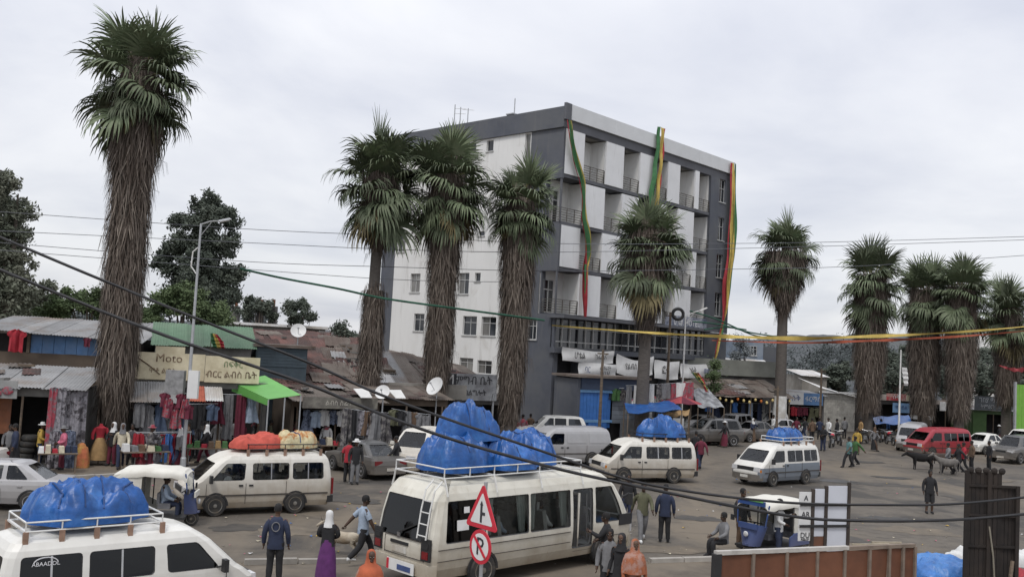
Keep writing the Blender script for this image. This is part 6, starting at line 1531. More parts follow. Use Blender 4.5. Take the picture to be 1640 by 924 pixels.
# ------------------------------------------------------------------ street lamps
def lamp(label, u0, D, v_top, arm_uv, extra=None, m=None):
    top = S(u0, v_top, D); t = thing('street_lamp', label, 'street lamp', (top.x, D, 0)); m = m or steel_w
    MB().tube([(0, 0, 0), (0, 0, top.z * .5), (0, 0, top.z)], [.085, .065, .045], 10).build('post', m, t, smooth=50)
    MB().lathe([(.22, 0), (.22, .06), (.13, .10), (.12, .45), (.10, .5)], 10).build('base', m, t)
    for (u, v) in arm_uv:
        e = S(u, v, D) - Vector((top.x, D, 0)); s = Vector((0, 0, top.z - .05)); mid = s.lerp(e, .5) + Vector((0, 0, .06))
        MB().tube([s, mid, e], [.035, .03, .025], 6).build('arm', m, t, smooth=50)
        MB().tube([(0, 0, top.z - .55), s.lerp(e, .55)], .018, 5).build('brace', m, t)
        d = (e - s).normalized(); h = MB(); h.box(e + d * .22, (.55, .18, .08), rot=d.to_track_quat('X', 'Z').to_matrix(), taper=.8); hd = h.build('lamp_head', m, t)
        MB().box(e + d * .22 + Vector((0, 0, -.055)), (.40, .12, .03), rot=d.to_track_quat('X', 'Z').to_matrix()).build('diffuser', lamp_c, hd)
    return t
t = lamp('white street lamp with bent arm in front of the yellow sign', 322, 39.5, 358, [(352, 354)], m=galv)
b = MB(); b.tube([(-.05, 0, 9.2), (-.25, 0, 9.0), (-.28, 0, 8.4), (-.05, 0, 8.1)], .03, 6); b.build('cable_loop', m := steel_w, t)
MB().box((-.55, -.05, 3.55), (.75, .3, 1.0)).build('meter_box', mat('meter_grey', (.22, .22, .22), .6, .3, 6), t); MB().box((.22, -.1, 3.5), (.42, .2, 1.15)).build('notice_board', white_sign, t)
for i in range(7):
    o = link('hanging_bag', GM['skirt' if i % 2 else 'shirt'][i % 2], t, (-.85 + .17 * i, -.28, 3.1 - .22 * ((i * 5) % 4)), .2 * i, [CL['redpat' if i % 2 else 'maroon']]); o.scale = (.8, .8, .8)
lamp('white street lamp beside the dark red umbrella', 1098, 63, 506, [(1122, 497)])
t = lamp('white street lamp with a small white flag beyond the red van', 1443, 70, 560, [])
ribbon(MB(), [(.12, 0, S(1443, 588, 70).z), (.2, 0, S(1443, 602, 70).z), (.3, 0, S(1443, 617, 70).z)], [.35, .42, .3], [.15, .15, .15], 8).build('white_flag', CL['white'], t)

# ------------------------------------------------------------------ overhead cables and ribbons
def spline(pts, n=8):
    out = []
    for i in range(len(pts) - 1):
        p0, p1, p2, p3 = pts[max(0, i - 1)], pts[i], pts[i + 1], pts[min(len(pts) - 1, i + 2)]
        for k in range(n):
            t = k / n
            out.append(.5 * ((2 * p1) + (p2 - p0) * t + (2 * p0 - 5 * p1 + 4 * p2 - p3) * t * t + (3 * p1 - p0 - 3 * p2 + p3) * t ** 3))
    return out + [pts[-1]]
cab = mat('black_cable', (.014, .014, .016), .6, .2, 10)
def cable(label, uv, D0, D1, r, m, name='overhead_cable', cat='cable', group='overhead cables'):
    n = len(uv); P_ = [S(u, v, D0 + (D1 - D0) * (u - uv[0][0]) / (uv[-1][0] - uv[0][0])) for u, v in uv]
    return tag(MB().tube(spline(P_), r, 6).build(name, m, None, 60), label, cat, group)
c1 = [(-90, 343), (0, 380), (160, 447), (340, 520), (500, 583), (600, 628), (720, 672), (850, 716), (1000, 766), (1100, 786), (1200, 799), (1290, 806), (1400, 808), (1520, 807), (1640, 796), (1740, 782)]
c2 = [(-90, 394), (0, 432), (100, 473), (200, 513), (300, 550), (400, 584), (500, 618), (590, 655), (690, 692), (780, 720), (900, 752), (1000, 774), (1100, 795), (1200, 815), (1290, 829), (1360, 833), (1450, 834), (1545, 831), (1640, 823), (1740, 812)]
cable('upper of the two thick black cables sagging across the street', c1, 8.2, 9.6, .0135, cab)
cable('lower of the two thick black cables sagging across the street', c2, 8.0, 9.2, .0155, cab)
wire = mat('grey_wire', (.10, .105, .12), .6)
for i, (uv, lb) in enumerate([([(-60, 335), (380, 366), (640, 378), (880, 390), (1180, 390), (1400, 386), (1740, 376)], 'highest thin wire across the sky'), ([(-60, 367), (380, 388), (640, 400), (880, 404), (1180, 398), (1400, 392), (1740, 381)], 'second thin wire across the sky'),
        ([(-60, 384), (380, 418), (640, 428), (880, 434), (1180, 431), (1400, 425), (1740, 402)], 'third thin wire across the sky'), ([(-60, 396), (380, 430), (640, 448), (860, 452)], 'lowest thin wire running to the hotel wall')]):
    cable(lb, uv, 47.5, 58, .016, wire, 'thin_wire', 'wire', 'thin wires across the sky')
gcab = mat('green_rope', (.015, .075, .045), .8, .3, 6)
cable('green rope strung between the palms', [(384, 430), (450, 445), (540, 462), (610, 477), (700, 490), (790, 502), (872, 513)], 46.5, 49.5, .055, gcab, 'green_rope', 'rope', None)
for i, uv in enumerate([[(1110, 515), (1155, 520), (1200, 532), (1250, 540)], [(1105, 498), (1150, 512), (1205, 536), (1240, 541)], [(1128, 528), (1160, 524), (1195, 528)]]):
    cable(f'dark green wire, {ORD[i]} from the top of the tangle at the far hotel edge', uv, 66, 70, .05, gcab, 'tangled_wire', 'wire', 'green wires tangled at the hotel edge')
def streamer(label, uv, D0, D1, w, m, name='cloth_streamer', seed=0, dz=0.0):
    P_ = spline([S(u, v, D0 + (D1 - D0) * i / (len(uv) - 1)) for i, (u, v) in enumerate(uv)], 10); n = len(P_)
    rg = random.Random(seed); ph = rg.uniform(0, 6)
    def fn(a, c):
        f = a * (n - 1); i = min(int(f), n - 2); p = P_[i].lerp(P_[i + 1], f - i)
        tw = .5 * math.sin(a * 26 + ph) + .3 * math.sin(a * 61 + ph)
        ww = w * (1 + .25 * math.sin(a * 40 + ph)) * (.45 + .9 * math.sin(math.pi * min(1, a * 1.05)) ** 2)
        return p + Vector((0, math.sin(tw) * (c - .5) * ww, -math.cos(tw) * (c - .5) * ww + dz))
    return tag(MB().sheet(fn, n * 2, 3, thick=(0, .012, 0)).build(name, m, None, 60), label, 'streamer', 'cloth streamers strung across the crossing')
Y = [(884, 521), (960, 527), (1060, 534), (1140, 538), (1200, 540), (1290, 542), (1380, 539), (1460, 536), (1560, 530), (1640, 523), (1740, 513)]
streamer('long yellow cloth streamer strung across the crossing', Y, 57, 60, .17, ye_c, seed=1)
streamer('long orange red streamer just below the yellow one', [(u, v + 7) for u, v in Y[3:]], 57.5, 60.2, .12, cm('orange_red', (.26, .06, .03)), seed=2)
False and streamer('dark red streamer hanging lowest below the yellow one', [(1160, 541), (1260, 552), (1380, 556), (1480, 551), (1560, 541)], 59, 61, .10, cm('dull_red', (.22, .03, .035)), seed=3)
streamer('short red streamer at the picture edge', [(1600, 585), (1625, 592), (1660, 590), (1720, 580)], 60, 61, .2, cm('dull_red', (.22, .03, .035)), seed=4)
False and streamer('thin green streamer below the yellow one among the palms', [(1390, 560), (1440, 566), (1500, 566), (1560, 560)], 68, 69, .07, gr_c, seed=5)
p = S(1122, 605, 66); t = thing('rolled_flag', 'furled tricolour flag leaning over the umbrellas', 'flag', p)
for i, m_ in enumerate((gr_c, ye_c, re_c)): ribbon(MB(), [(-.55 + .15 * i, 0, .35), (-.1 + .1 * i, 0, -.15), (.5, 0, -.75 - .1 * i)], [.2, .3, .2], [0, 0, 0], 10, ph=i).build('flag_stripe', m_, t)
MB().tube([(-.8, 0, .65), (.6, 0, -1.0)], .025, 5).build('staff', wood, t)

# ------------------------------------------------------------------ road signs by the minibus
def ring_poly(n, r, a0=0): return [(r * math.cos(R(a0 + 360 * i / n)), r * math.sin(R(a0 + 360 * i / n))) for i in range(n)]
p = S(773, 800, 19.2); t = thing('road_sign', 'red bordered side road triangle over a no parking disc on one pole', 'road sign', (p.x, p.y, 0), R(-50))
MB().tube([(0, .06, 0), (0, .06, 3.0)], .038, 8).build('pole', galv, t)
TZ = 2.38
def slab(poly, y0, y1, cx, cz): return MB().prism(poly, y0, y1, lambda a, c, y: (cx + a, y, cz + c))
def round_tri(s, rr):
    out = []
    for k in range(3):
        a = R(90 + 120 * k); c = (math.cos(a) * (s - rr * 2), math.sin(a) * (s - rr * 2))
        out += [(c[0] + rr * math.cos(a + R(d)), c[1] + rr * math.sin(a + R(d))) for d in (-60, -30, 0, 30, 60)]
    return out
slab(round_tri(.60, .05), 0, .02, 0, TZ).build('triangle_plate', red_paint, t)
slab(round_tri(.42, .03), -.006, -.001, 0, TZ).build('white_field', white_sign, t)
b = MB(); b.box((-.01, -.011, TZ - .01), (.06, .006, .34)); b.box((.06, -.011, TZ + .0), (.10, .006, .06)); b.prism([(-.05, 0), (.05, 0), (0, .09)], -.014, -.008, lambda a, c, y: (-.01 + a, y, TZ + .16 + c)); b.build('side_road_symbol', blk_paint, t)
CZ = TZ - .66
slab(ring_poly(28, .34), 0, .02, 0, CZ).build('disc_plate', red_paint, t); slab(ring_poly(28, .265), -.006, -.001, 0, CZ).build('white_field', white_sign, t)
text('lettering', 'P', .50, (0.0, -.010, CZ - .01), (R(90), 0, 0), blk_paint, t)
MB().box((0, -.017, CZ), (.52, .008, .06), rot=Matrix.Rotation(R(45), 3, 'Y')).build('red_bar', red_paint, t)

# ------------------------------------------------------------------ rusty hoarding, notice boards, dark gate, loads on the near side
A, B = S(1147, 880, 17.0), S(1466, 868, 18.8); L0 = (B.xy - A.xy).length; rz = math.atan2(B.y - A.y, B.x - A.x); HZ = 2.29
t = thing('rusty_hoarding', 'rust brown sheet metal hoarding with a pale top rail', 'fence', (A.x, A.y, 0), rz)
cuts = [0, .17, .33, .48, .62, .75, .855, .93, 1.0]
hmat = mat('rust_brown_panel', (.135, .052, .026), .75, .22, 2.0, c2=(.10, .038, .02), thr=(.45, .7), rnd=.12, bump=.15)
for i in range(8):
    xa, xb = cuts[i] * L0 + .02, cuts[i + 1] * L0 - .02
    def fn(u, v, xa=xa, xb=xb, i=i): return (xa + (xb - xa) * u, .015 * math.sin(u * 3.1 + i) + .006 * math.sin(v * 9 + i), HZ - .05 - (HZ - .12) * v)
    MB().sheet(fn, 6, 8, thick=(0, -.012, 0)).build('panel', hmat, t, smooth=50)
    MB().box((cuts[i] * L0 + (.03 if i == 0 else 0), -.02, HZ / 2), (.055, .05, HZ - .05)).build('stud', mat('hoarding_frame', (.18, .14, .11), .8, .25, 4), t)
MB().box((L0 - .02, -.02, HZ / 2), (.055, .05, HZ - .05)).build('stud', MATS['hoarding_frame'], t)
MB().box((L0 * .32, 0.02, HZ), (L0 * .64, .10, .07)).build('top_rail', mat('pale_rail', (.42, .40, .37), .6, .2, 4), t); MB().box((L0 * .82, 0.02, HZ - .005), (L0 * .355, .09, .065)).build('top_rail', MATS['hoarding_frame'], t)
MB().box((.02, 0, HZ / 2), (.14, .12, HZ - .03)).build('end_post', blackm, t)
b = MB(); fx, fz = L0 * .265, HZ - .52
for c, d in (((fx, -.07, fz), (.62, .04, .04)), ((fx, -.07, fz - .5), (.62, .04, .04)), ((fx - .3, -.07, fz - .25), (.04, .04, .46)), ((fx + .3, -.07, fz - .25), (.04, .04, .46))): b.box(c, d)
b.build('wooden_frame', mat('pale_timber', (.36, .31, .23), .85, .2, 5), t)
# white notice boards
p0, p1 = S(1281, 786, 21.4), S(1360, 776, 21.8); rz = math.atan2(p1.y - p0.y, p1.x - p0.x); W0 = (p1.xy - p0.xy).length; zt = p0.z; zb = zt - 1.22
t = thing('notice_board', 'white notice board with black letters in a dark frame behind the hoarding', 'notice board', (p0.x, p0.y, 0), rz)
box_part(t, 'letter_panel', 0, .31, 0, .02, zb + .12, zt - .02, white_sign)
box_part(t, 'white_panel', .40, .66, .0, .02, zb + .22, zt + .05, mat('pale_board', (.55, .57, .62), .6, .05, 2)); box_part(t, 'white_panel', .74, W0 - .04, 0, .02, zb - .15, zt + .12, MATS['pale_board'])
box_part(t, 'rusty_panel', .38, .72, .0, .025, zb - .35, zb + .21, rust)
for x, h in ((.35, zt + .05), (.70, zt + .12), (W0, zt + .2)): box_part(t, 'post', x - .035, x + .035, -.03, .03, 0, h, mat('dark_timber', (.045, .035, .03), .85, .3, 5))
box_part(t, 'crossbar', .0, W0, -.045, -.031, zt - .33, zt - .28, blackm); box_part(t, 'crossbar', .0, W0, -.045, -.031, zt - .80, zt - .74, blackm)
for s_, f in (('A', .16), ('AR', .52), ('DU', .98)): text('lettering', s_, .17, (.17, -.006, zt - f), (R(90), 0, 0), blk_paint, t)
text('lettering', 'ለጨረታ', .075, (.17, -.006, zt - 1.12 + .05), (R(90), 0, 0), blk_paint, t)
# dark gate leaf standing at the right
p0 = S(1547, 752, 25.0); t = thing('dark_gate', 'tall dark slatted gate leaf standing at the near roadside', 'gate', (p0.x, p0.y, 0), R(6)); GH = p0.z
gmat = mat('dark_gate_iron', (.013, .010, .009), .85, .35, 4, c2=(.026, .019, .015), rnd=.2)
boards(t, 0.02, 1.0, .05, GH - .05, 0, gmat, 8, nm='slat', seed=6); boards(t, 1.0, 1.42, .05, GH - .42, .03, gmat, 4, nm='slat', seed=7)
for z in (.4, 1.2, 2.0, GH - .42): box_part(t, 'rail', -.02, 1.44, -.07, -.04, z, z + .06, gmat)
for x in (.0, .62, 1.42): box_part(t, 'post', x - .05, x + .05, -.09, -.03, 0, GH - (.0 if x < 1 else .36), gmat)
for i in range(5): MB().ell((.12 + i * .22, -.02, GH + .0), (.10, .06, .09), 7, 5).build('finial', gmat, t)
MB().tube([(.80, -.12, .15), (.72, -.14, 1.0), (.62, -.10, 1.75)], .022, 6).build('leaning_stick', mat('pale_stick', (.22, .2, .16), .9), t)
MB().tube([(1.05, -.3, 0), (1.25, -.15, .9)], .05, 6).build('stump', wood, t)
lumpy('low blue tarpaulin heap on the ground beside the dark gate', 'covered_heap', 'heap', G(1510, 925) + Vector((0, 0, 0)), R(5), (2.2, 1.7, .62), 51, mat('light_blue_tarpaulin', (.04, .15, .42), .4, .25, 5, bump=.8, c2=(.07, .22, .52)), 7, 0, bump=.25)
lumpy('white sack behind the blue heap', 'sack', 'sack', G(1530, 900), R(20), (.75, .6, .55), 52, CL['white'], 3, 0, bump=.16)
lumpy('white sack on the far side of the dark gate', 'sack', 'sack', G(1638, 905), R(20), (.8, .6, .6), 53, CL['white'], 3, 0, bump=.16)
lumpy('dark red sack at the corner below the dark gate', 'sack', 'sack', G(1640, 935), R(20), (.7, .6, .45), 54, sackr, 3, 0, bump=.16)
for i, (u, v, a, ln) in enumerate(((1395, 872, 10, 1.3), (1420, 869, 4, 1.0), (1380, 876, 20, .8))):
    q = G(u, v, .04); tag(MB().beam(q - Vector((ln / 2 * math.cos(R(a)), ln / 2 * math.sin(R(a)), 0)), q + Vector((ln / 2 * math.cos(R(a)), ln / 2 * math.sin(R(a)), .03)), .06, .05).build('loose_plank', MATS['pale_timber']), f'loose plank, {ORD[i]} of those lying behind the hoarding', 'plank', 'loose planks behind the hoarding')

# kerb stones of the near pavement and along the left shops
def kerb(uv, seed, where):
    P_ = [G(u, v) for u, v in uv]; t = thing('kerb', f'row of worn kerb stones {where}', 'kerb', (0, 0, 0)); rg = random.Random(seed); t['kind'] = 'structure'; del t['category']
    for a, b_ in zip(P_[:-1], P_[1:]):
        n = max(1, int((b_ - a).length / .95)); d = (b_ - a) / n; rz = math.atan2(d.y, d.x)
        for i in range(n):
            c = a + d * (i + .5)
            MB().box((c.x, c.y, .055 + rg.uniform(-.015, .01)), (d.length * .97, .18, .13), rz + rg.uniform(-.02, .02)).build('kerb_stone', kerb_m, t)
kerb([(-40, 776), (100, 768), (200, 761), (430, 741), (640, 726)], 1, 'along the left shops')
kerb([(390, 903), (560, 900)], 2, 'near the walking people'); kerb([(1040, 900), (1145, 897)], 3, 'beside the rusty hoarding')

# ------------------------------------------------------------------ people
SKIN = mat('brown_skin', (.075, .040, .024), .6, .15, 9, rnd=.25); HAIR = mat('black_hair', (.010, .009, .009), .85, .3, 20); EYE = mat('eye_white', (.45, .42, .38), .3); LIP = mat('lips', (.09, .035, .028), .5)
POSES = {   # joints in metres, facing +x, left = +y
    'stand': dict(eL=(-.02, .26, 1.14), wL=(.06, .27, .90), eR=(-.02, -.26, 1.14), wR=(.07, -.27, .90), kL=(.03, .10, .50), aL=(-.01, .11, .09), kR=(.03, -.10, .50), aR=(.02, -.12, .09)),
    'walk': dict(eL=(.13, .25, 1.16), wL=(.30, .24, .98), eR=(-.17, -.26, 1.17), wR=(-.24, -.28, .93), kL=(-.02, .10, .50), aL=(-.26, .10, .16), kR=(.22, -.09, .53), aR=(.30, -.10, .09)),
    'stride': dict(eL=(-.20, .27, 1.18), wL=(-.36, .32, .98), eR=(.10, -.27, 1.16), wR=(.22, -.30, .94), kL=(.24, .09, .54), aL=(.34, .10, .10), kR=(-.08, -.10, .50), aR=(-.36, -.10, .22)),
    'reach': dict(eL=(.12, .28, 1.20), wL=(.34, .24, 1.30), eR=(.06, -.26, 1.14), wR=(.22, -.14, 1.06), kL=(.03, .11, .50), aL=(-.02, .12, .09), kR=(.04, -.11, .50), aR=(.04, -.13, .09)),
    'fold': dict(eL=(.02, .27, 1.15), wL=(.22, .10, 1.10), eR=(.02, -.27, 1.15), wR=(.22, -.06, 1.06), kL=(.03, .10, .50), aL=(-.01, .11, .09), kR=(.03, -.10, .50), aR=(.02, -.12, .09)),
    'sit': dict(eL=(.10, .26, .72), wL=(.32, .20, .62), eR=(.10, -.26, .72), wR=(.32, -.20, .62), kL=(.44, .11, .50), aL=(.42, .12, .09), kR=(.44, -.11, .50), aR=(.42, -.12, .09)),
}
def joints(pz):
    J = dict(POSES[pz]); dz = -.44 if pz == 'sit' else 0
    J.update(hem=(0, 0, .84 + dz), pel=(0, 0, .95 + dz), wst=(0, 0, 1.08 + dz), chs=(.0, 0, 1.29 + dz), nkb=(-.01, 0, 1.45 + dz), nk=(.005, 0, 1.53 + dz), sL=(0, .165, 1.41 + dz), sR=(0, -.165, 1.41 + dz), hL=(0, .09, .90 + dz), hR=(0, -.09, .90 + dz))
    for s in 'LR':
        a, w, e = Vector(J['a' + s]), Vector(J['w' + s]), Vector(J['e' + s])
        J['t' + s] = tuple(a + Vector((.15, 0, -.045))); J['p' + s] = tuple(w + (w - e).normalized() * .085)
    return J
SKEL = {'body': ([('pel', 'wst'), ('wst', 'chs'), ('chs', 'nkb'), ('nkb', 'nk'), ('chs', 'sL'), ('chs', 'sR'), ('sL', 'eL'), ('eL', 'wL'), ('wL', 'pL'), ('sR', 'eR'), ('eR', 'wR'), ('wR', 'pR'), ('pel', 'hL'), ('hL', 'kL'), ('kL', 'aL'), ('aL', 'tL'), ('pel', 'hR'), ('hR', 'kR'), ('kR', 'aR'), ('aR', 'tR')],
                 dict(pel=(.15, .115), wst=(.14, .105), chs=(.165, .12), nkb=(.08, .08), nk=(.066, .066), s=(.078, .075), e=(.055, .055), w=(.038, .036), p=(.045, .028), h=(.10, .10), k=(.07, .07), a=(.05, .05), t=(.045, .034)))}
todo = []
for pz in POSES:
    J = joints(pz)
    for nm, (edges, rad) in SKEL.items():
        keys = sorted({k for e_ in edges for k in e_}); idx = {k: i for i, k in enumerate(keys)}
        co = {k: Vector(J[k]) for k in keys}
        me = bpy.data.meshes.new('figure_source'); me.from_pydata([tuple(co[k]) for k in keys], [(idx[a], idx[b_]) for a, b_ in edges], [])
        o = bpy.data.objects.new('figure_source', me); col.objects.link(o)
        md = o.modifiers.new('skin', 'SKIN'); md.use_smooth_shade = True; md.branch_smoothing = .3
        ss = o.modifiers.new('sub', 'SUBSURF'); ss.levels = ss.render_levels = 1
        for k in keys:
            d = me.skin_vertices[0].data[idx[k]]; r_ = rad.get(k) or rad[k[0]]
            d.radius = r_; d.use_root = (k == 'pel')
        todo.append((pz, nm, o))
bpy.context.view_layer.update()
dg = bpy.context.evaluated_depsgraph_get()
FIG = {}
for pz, nm, o in todo:
    ev = o.evaluated_get(dg); me = ev.to_mesh()
    FIG[pz, nm] = ([tuple(v.co) for v in me.vertices], [tuple(p_.vertices) for p_ in me.polygons]); ev.to_mesh_clear()
for pz, nm, o in todo:
    me = o.data; bpy.data.objects.remove(o); bpy.data.meshes.remove(me)
HEADP = [(.015, -.115), (.045, -.10), (.062, -.06), (.072, -.01), (.078, .04), (.076, .085), (.055, .125), (.02, .142)]
def head_at(J): n = Vector(J['nk']); return n + Vector((.025, 0, .105))
PM = {}
for pz in POSES:
    J = joints(pz); h = head_at(J)
    b = MB(); b.add(*FIG[pz, 'body'])
    b.lathe([(r_, z) for r_, z in HEADP], 14, h, sx=1.2, sy=.95); b.ell(h + Vector((.035, 0, -.055)), (.062, .05, .055), 8, 5); b.tube([h + Vector((-.02, 0, -.14)), h + Vector((-.015, 0, -.05))], .056, 8)
    b.ell(h + Vector((.098, 0, -.012)), (.022, .017, .028), 6, 4)
    for s in (-1, 1): b.ell(h + Vector((-.005, s * .076, -.005)), (.02, .012, .032), 6, 4)
    b.cur = 1
    for s in (-1, 1): b.ell(h + Vector((.082, s * .033, .022)), (.012, .014, .008), 6, 4)
    b.cur = 2; b.ell(h + Vector((.088, 0, -.058)), (.014, .026, .010), 6, 4)
    b.cur = 3
    for s in (-1, 1): b.ell(h + Vector((.092, s * .033, .022)), (.005, .006, .006), 6, 4); b.box(h + Vector((.086, s * .034, .044)), (.012, .034, .006))
    b.cur = 0
    for s in 'LR':     # five curled fingers per hand
        p_, w_ = Vector(J['p' + s]), Vector(J['w' + s]); d = (p_ - w_).normalized(); sd_ = Vector((1, 0, 0)) - d * d.x
        sd_ = sd_.normalized() if sd_.length > .3 else Vector((0, 0, 1)); nn = d.cross(sd_).normalized() * (1 if s == 'L' else -1)
        for q, (off, ln) in enumerate(((.030, .062), (.010, .074), (-.010, .070), (-.028, .054))):
            r0 = p_ + sd_ * off + d * .005; r1 = r0 + d * ln * .55; r2 = r1 + (d * .7 - nn * .7) * ln * .5
            b.tube([r0, r1, r2], [.010, .009, .007], 5)
        r0 = w_ + d * .04 + sd_ * .03; b.tube([r0, r0 + (d * .6 + sd_ * .7) * .04, r0 + (d * .9 + sd_ * .35) * .075], [.012, .011, .008], 5)
    PM[pz, 'body'] = b.mesh('body', [SKIN, EYE, LIP, HAIR], smooth=80)
    dz = Vector(J['pel']).z - .95
    def loft(b, rows, n=16, seed=1):     # rows (z, half depth, half width, x offset)
        rg = random.Random(seed); vs = []
        for z, dx_, dy_, ox in rows:
            for j in range(n):
                a = 2 * math.pi * j / n; f = 1 + .035 * math.sin(5 * a + z * 31) + rg.uniform(-.02, .02)
                vs.append((ox + dx_ * math.cos(a) * f, dy_ * math.copysign(abs(math.sin(a)) ** .85, math.sin(a)) * f, z + dz))
        k = len(rows); b.add(vs, [(i * n + j, i * n + (j + 1) % n, (i + 1) * n + (j + 1) % n, (i + 1) * n + j) for i in range(k - 1) for j in range(n)] + [tuple(range(n - 1, -1, -1)), tuple((k - 1) * n + j for j in range(n))])
    def limb(b, pts, rs, n=10):
        P_ = []; Q_ = []
        for i in range(len(pts) - 1):
            for q in range(4): P_.append(Vector(pts[i]).lerp(Vector(pts[i + 1]), q / 4)); Q_.append((rs[i] + (rs[i + 1] - rs[i]) * q / 4) * (1 + .05 * math.sin(i * 5 + q * 2.3)))
        P_.append(Vector(pts[-1])); Q_.append(rs[-1])
        for _ in range(2): P_ = [P_[0]] + [(P_[i - 1] + P_[i] * 2 + P_[i + 1]) / 4 for i in range(1, len(P_) - 1)] + [P_[-1]]
        b.tube(P_, Q_, n)
    for nm, f in (('top_long', 1.0), ('top_short', .62)):
        b = MB(); lo = .80 if pz != 'sit' else .93
        loft(b, [(lo, .135, .185, .0), (.88, .138, .186, 0), (.97, .132, .175, 0), (1.08, .124, .165, 0), (1.20, .130, .178, .0), (1.32, .130, .190, -.005), (1.40, .112, .186, -.01), (1.455, .085, .13, -.012), (1.50, .066, .072, -.008)])
        for s in 'LR':
            s_, e_, w_ = Vector(J['s' + s]), Vector(J['e' + s]), Vector(J['w' + s]); s0 = s_ + Vector((0, -.04 if s == 'L' else .04, -.02))
            if nm == 'top_long': limb(b, [s0, s_.lerp(e_, .3), e_, e_.lerp(w_, .96)], [.082, .076, .062, .048])
            else: limb(b, [s0, s_.lerp(e_, .35), s_.lerp(e_, .85)], [.082, .078, .074])
        PM[pz, nm] = b.mesh(nm, CL['grey'], smooth=80)
    for nm in ('trousers', 'shorts'):
        b = MB(); loft(b, [(.80 if pz != 'sit' else .86, .12, .165, 0), (.88, .13, .172, 0), (.96, .124, .168, 0), (1.03, .115, .158, 0)])
        for s in 'LR':
            h_, k_, a_ = Vector(J['h' + s]), Vector(J['k' + s]), Vector(J['a' + s])
            if nm == 'trousers': limb(b, [h_ + Vector((0, 0, .04)), h_.lerp(k_, .4), k_, k_.lerp(a_, .97)], [.105, .100, .080, .068])
            else: limb(b, [h_ + Vector((0, 0, .04)), h_.lerp(k_, .5), h_.lerp(k_, 1.08)], [.108, .106, .10])
        PM[pz, nm] = b.mesh(nm, CL['grey'], smooth=80)
    b = MB()
    for s in 'LR':
        a_, t_ = Vector(J['a' + s]), Vector(J['t' + s]); d = (t_ - a_); b.tube([a_ + Vector((-.05, 0, -.03)), a_ + Vector((.01, 0, -.02)), a_ + d * .6, t_ + d * .15], [.045, .052, .048, .03], 8)
    PM[pz, 'shoes'] = b.mesh('shoes', CL['black'], smooth=60)
    b = MB(); b.lathe([(.081, -.01), (.086, .045), (.084, .09), (.062, .135), (.02, .155)], 14, h + Vector((-.012, 0, 0)), sx=1.2, sy=.98); PM[pz, 'hair'] = b.mesh('hair', HAIR, smooth=70)
    b = MB(); b.lathe([(.15, -.26), (.13, -.20), (.10, -.12), (.092, -.03), (.094, .06), (.085, .11), (.06, .148), (.02, .165)], 16, h + Vector((-.026, 0, 0)), sx=1.1, sy=1.05, wob=.03); PM[pz, 'headscarf'] = b.mesh('headscarf', CL['white'], smooth=70)
    b = MB(); b.lathe([(.30, -.62), (.28, -.5), (.26, -.32), (.22, -.20), (.12, -.13), (.10, -.02), (.098, .07), (.085, .12), (.05, .155), (.02, .165)], 20, h + Vector((-.026, 0, 0)), sx=.95, sy=1.0, wob=.05); PM[pz, 'shawl'] = b.mesh('shawl', CL['white'], smooth=70)
    b = MB(); b.lathe([(.17, .045), (.165, .06), (.095, .07), (.09, .13), (.07, .16), (.02, .165)], 16, h + Vector((-.01, 0, 0)), sx=1.05); PM[pz, 'hat'] = b.mesh('hat', CL['white'], smooth=40)
    b = MB(); b.lathe([(.27, .10), (.255, .3), (.225, .6), (.185, .85), (.155, 1.0), (.145, 1.06)], 26, Vector(J['pel']) - Vector((0, 0, .95)), sx=.9, sy=1.0, wob=.05); PM[pz, 'skirt'] = b.mesh('skirt', CL['grey'], smooth=70)
NP = [0]
def person(label, u=None, v=None, pose='stand', face=0, top='grey', bot='black', low='trousers', sleeve='long', head='hair', hc=None, shoe='black', h=1.72, loc=None, group=None, extra=None):
    p_ = Vector(loc) if loc is not None else G(u, v)
    t = thing('person', label, 'person', p_, R(face), group); k = h / 1.76; t.scale = (k, k, k)
    parts = ['body', 'top_' + sleeve, low, 'shoes', head]
    link('body', PM[pose, 'body'], t)
    link('jacket' if sleeve == 'long' else 'shirt', PM[pose, 'top_' + sleeve], t, mats=[CL[top]])
    link(low, PM[pose, low], t, mats=[CL[bot]])
    link('shoes', PM[pose, 'shoes'], t, mats=[CL[shoe]])
    o = link(head, PM[pose, head], t, mats=None if head == 'hair' else [CL[hc or 'white']])
    if head in ('headscarf', 'shawl', 'hat'):
        pass
    return t
# near side
t = person('person in dark navy jacket and dark trousers seen from behind', 437, 936, 'stand', 95, 'navy', 'black', h=1.82)
MB().tube([(-.155, .085 * math.cos(R(a)), 1.30 + .10 * math.sin(R(a))) for a in range(0, 361, 30)], .012, 5, cap=False).build('jacket_print', CL['grey'], t)
person('person in white headscarf, dark top and purple skirt', 521, 930, 'fold', 88, 'black', 'purple', 'skirt', head='headscarf', hc='white', h=1.62)
person('person in pale shirt striding past the pale goat', 578, 905, 'stride', 25, 'pale', 'black', sleeve='short', shoe='white', h=1.75)
person('person in an orange headscarf at the lower picture edge', 586, 1022, 'stand', -70, 'shawlpat', 'brown', 'skirt', head='shawl', hc='redor', h=1.66)
person('person in dark jacket gesturing beside the minibus', 967, 935, 'reach', 165, 'black', 'black', h=1.74)
person('person in grey jacket standing in front of the minibus nose', 972, 970, 'stand', -100, 'grey', 'black', h=1.72)
person('person with long dark hair cover behind the orange shawl', 991, 975, 'stand', -120, 'black', 'black', 'skirt', head='headscarf', hc='black', h=1.66)
person('person wrapped in a patterned orange shawl by the minibus', 1012, 986, 'stand', -80, 'shawlpat', 'shawlpat', 'skirt', head='shawl', hc='shawlpat', h=1.64)
person('person in olive jacket and pale trousers walking from the minibus', 1027, 866, 'walk', -85, 'olive', 'grey', shoe='white', h=1.76)
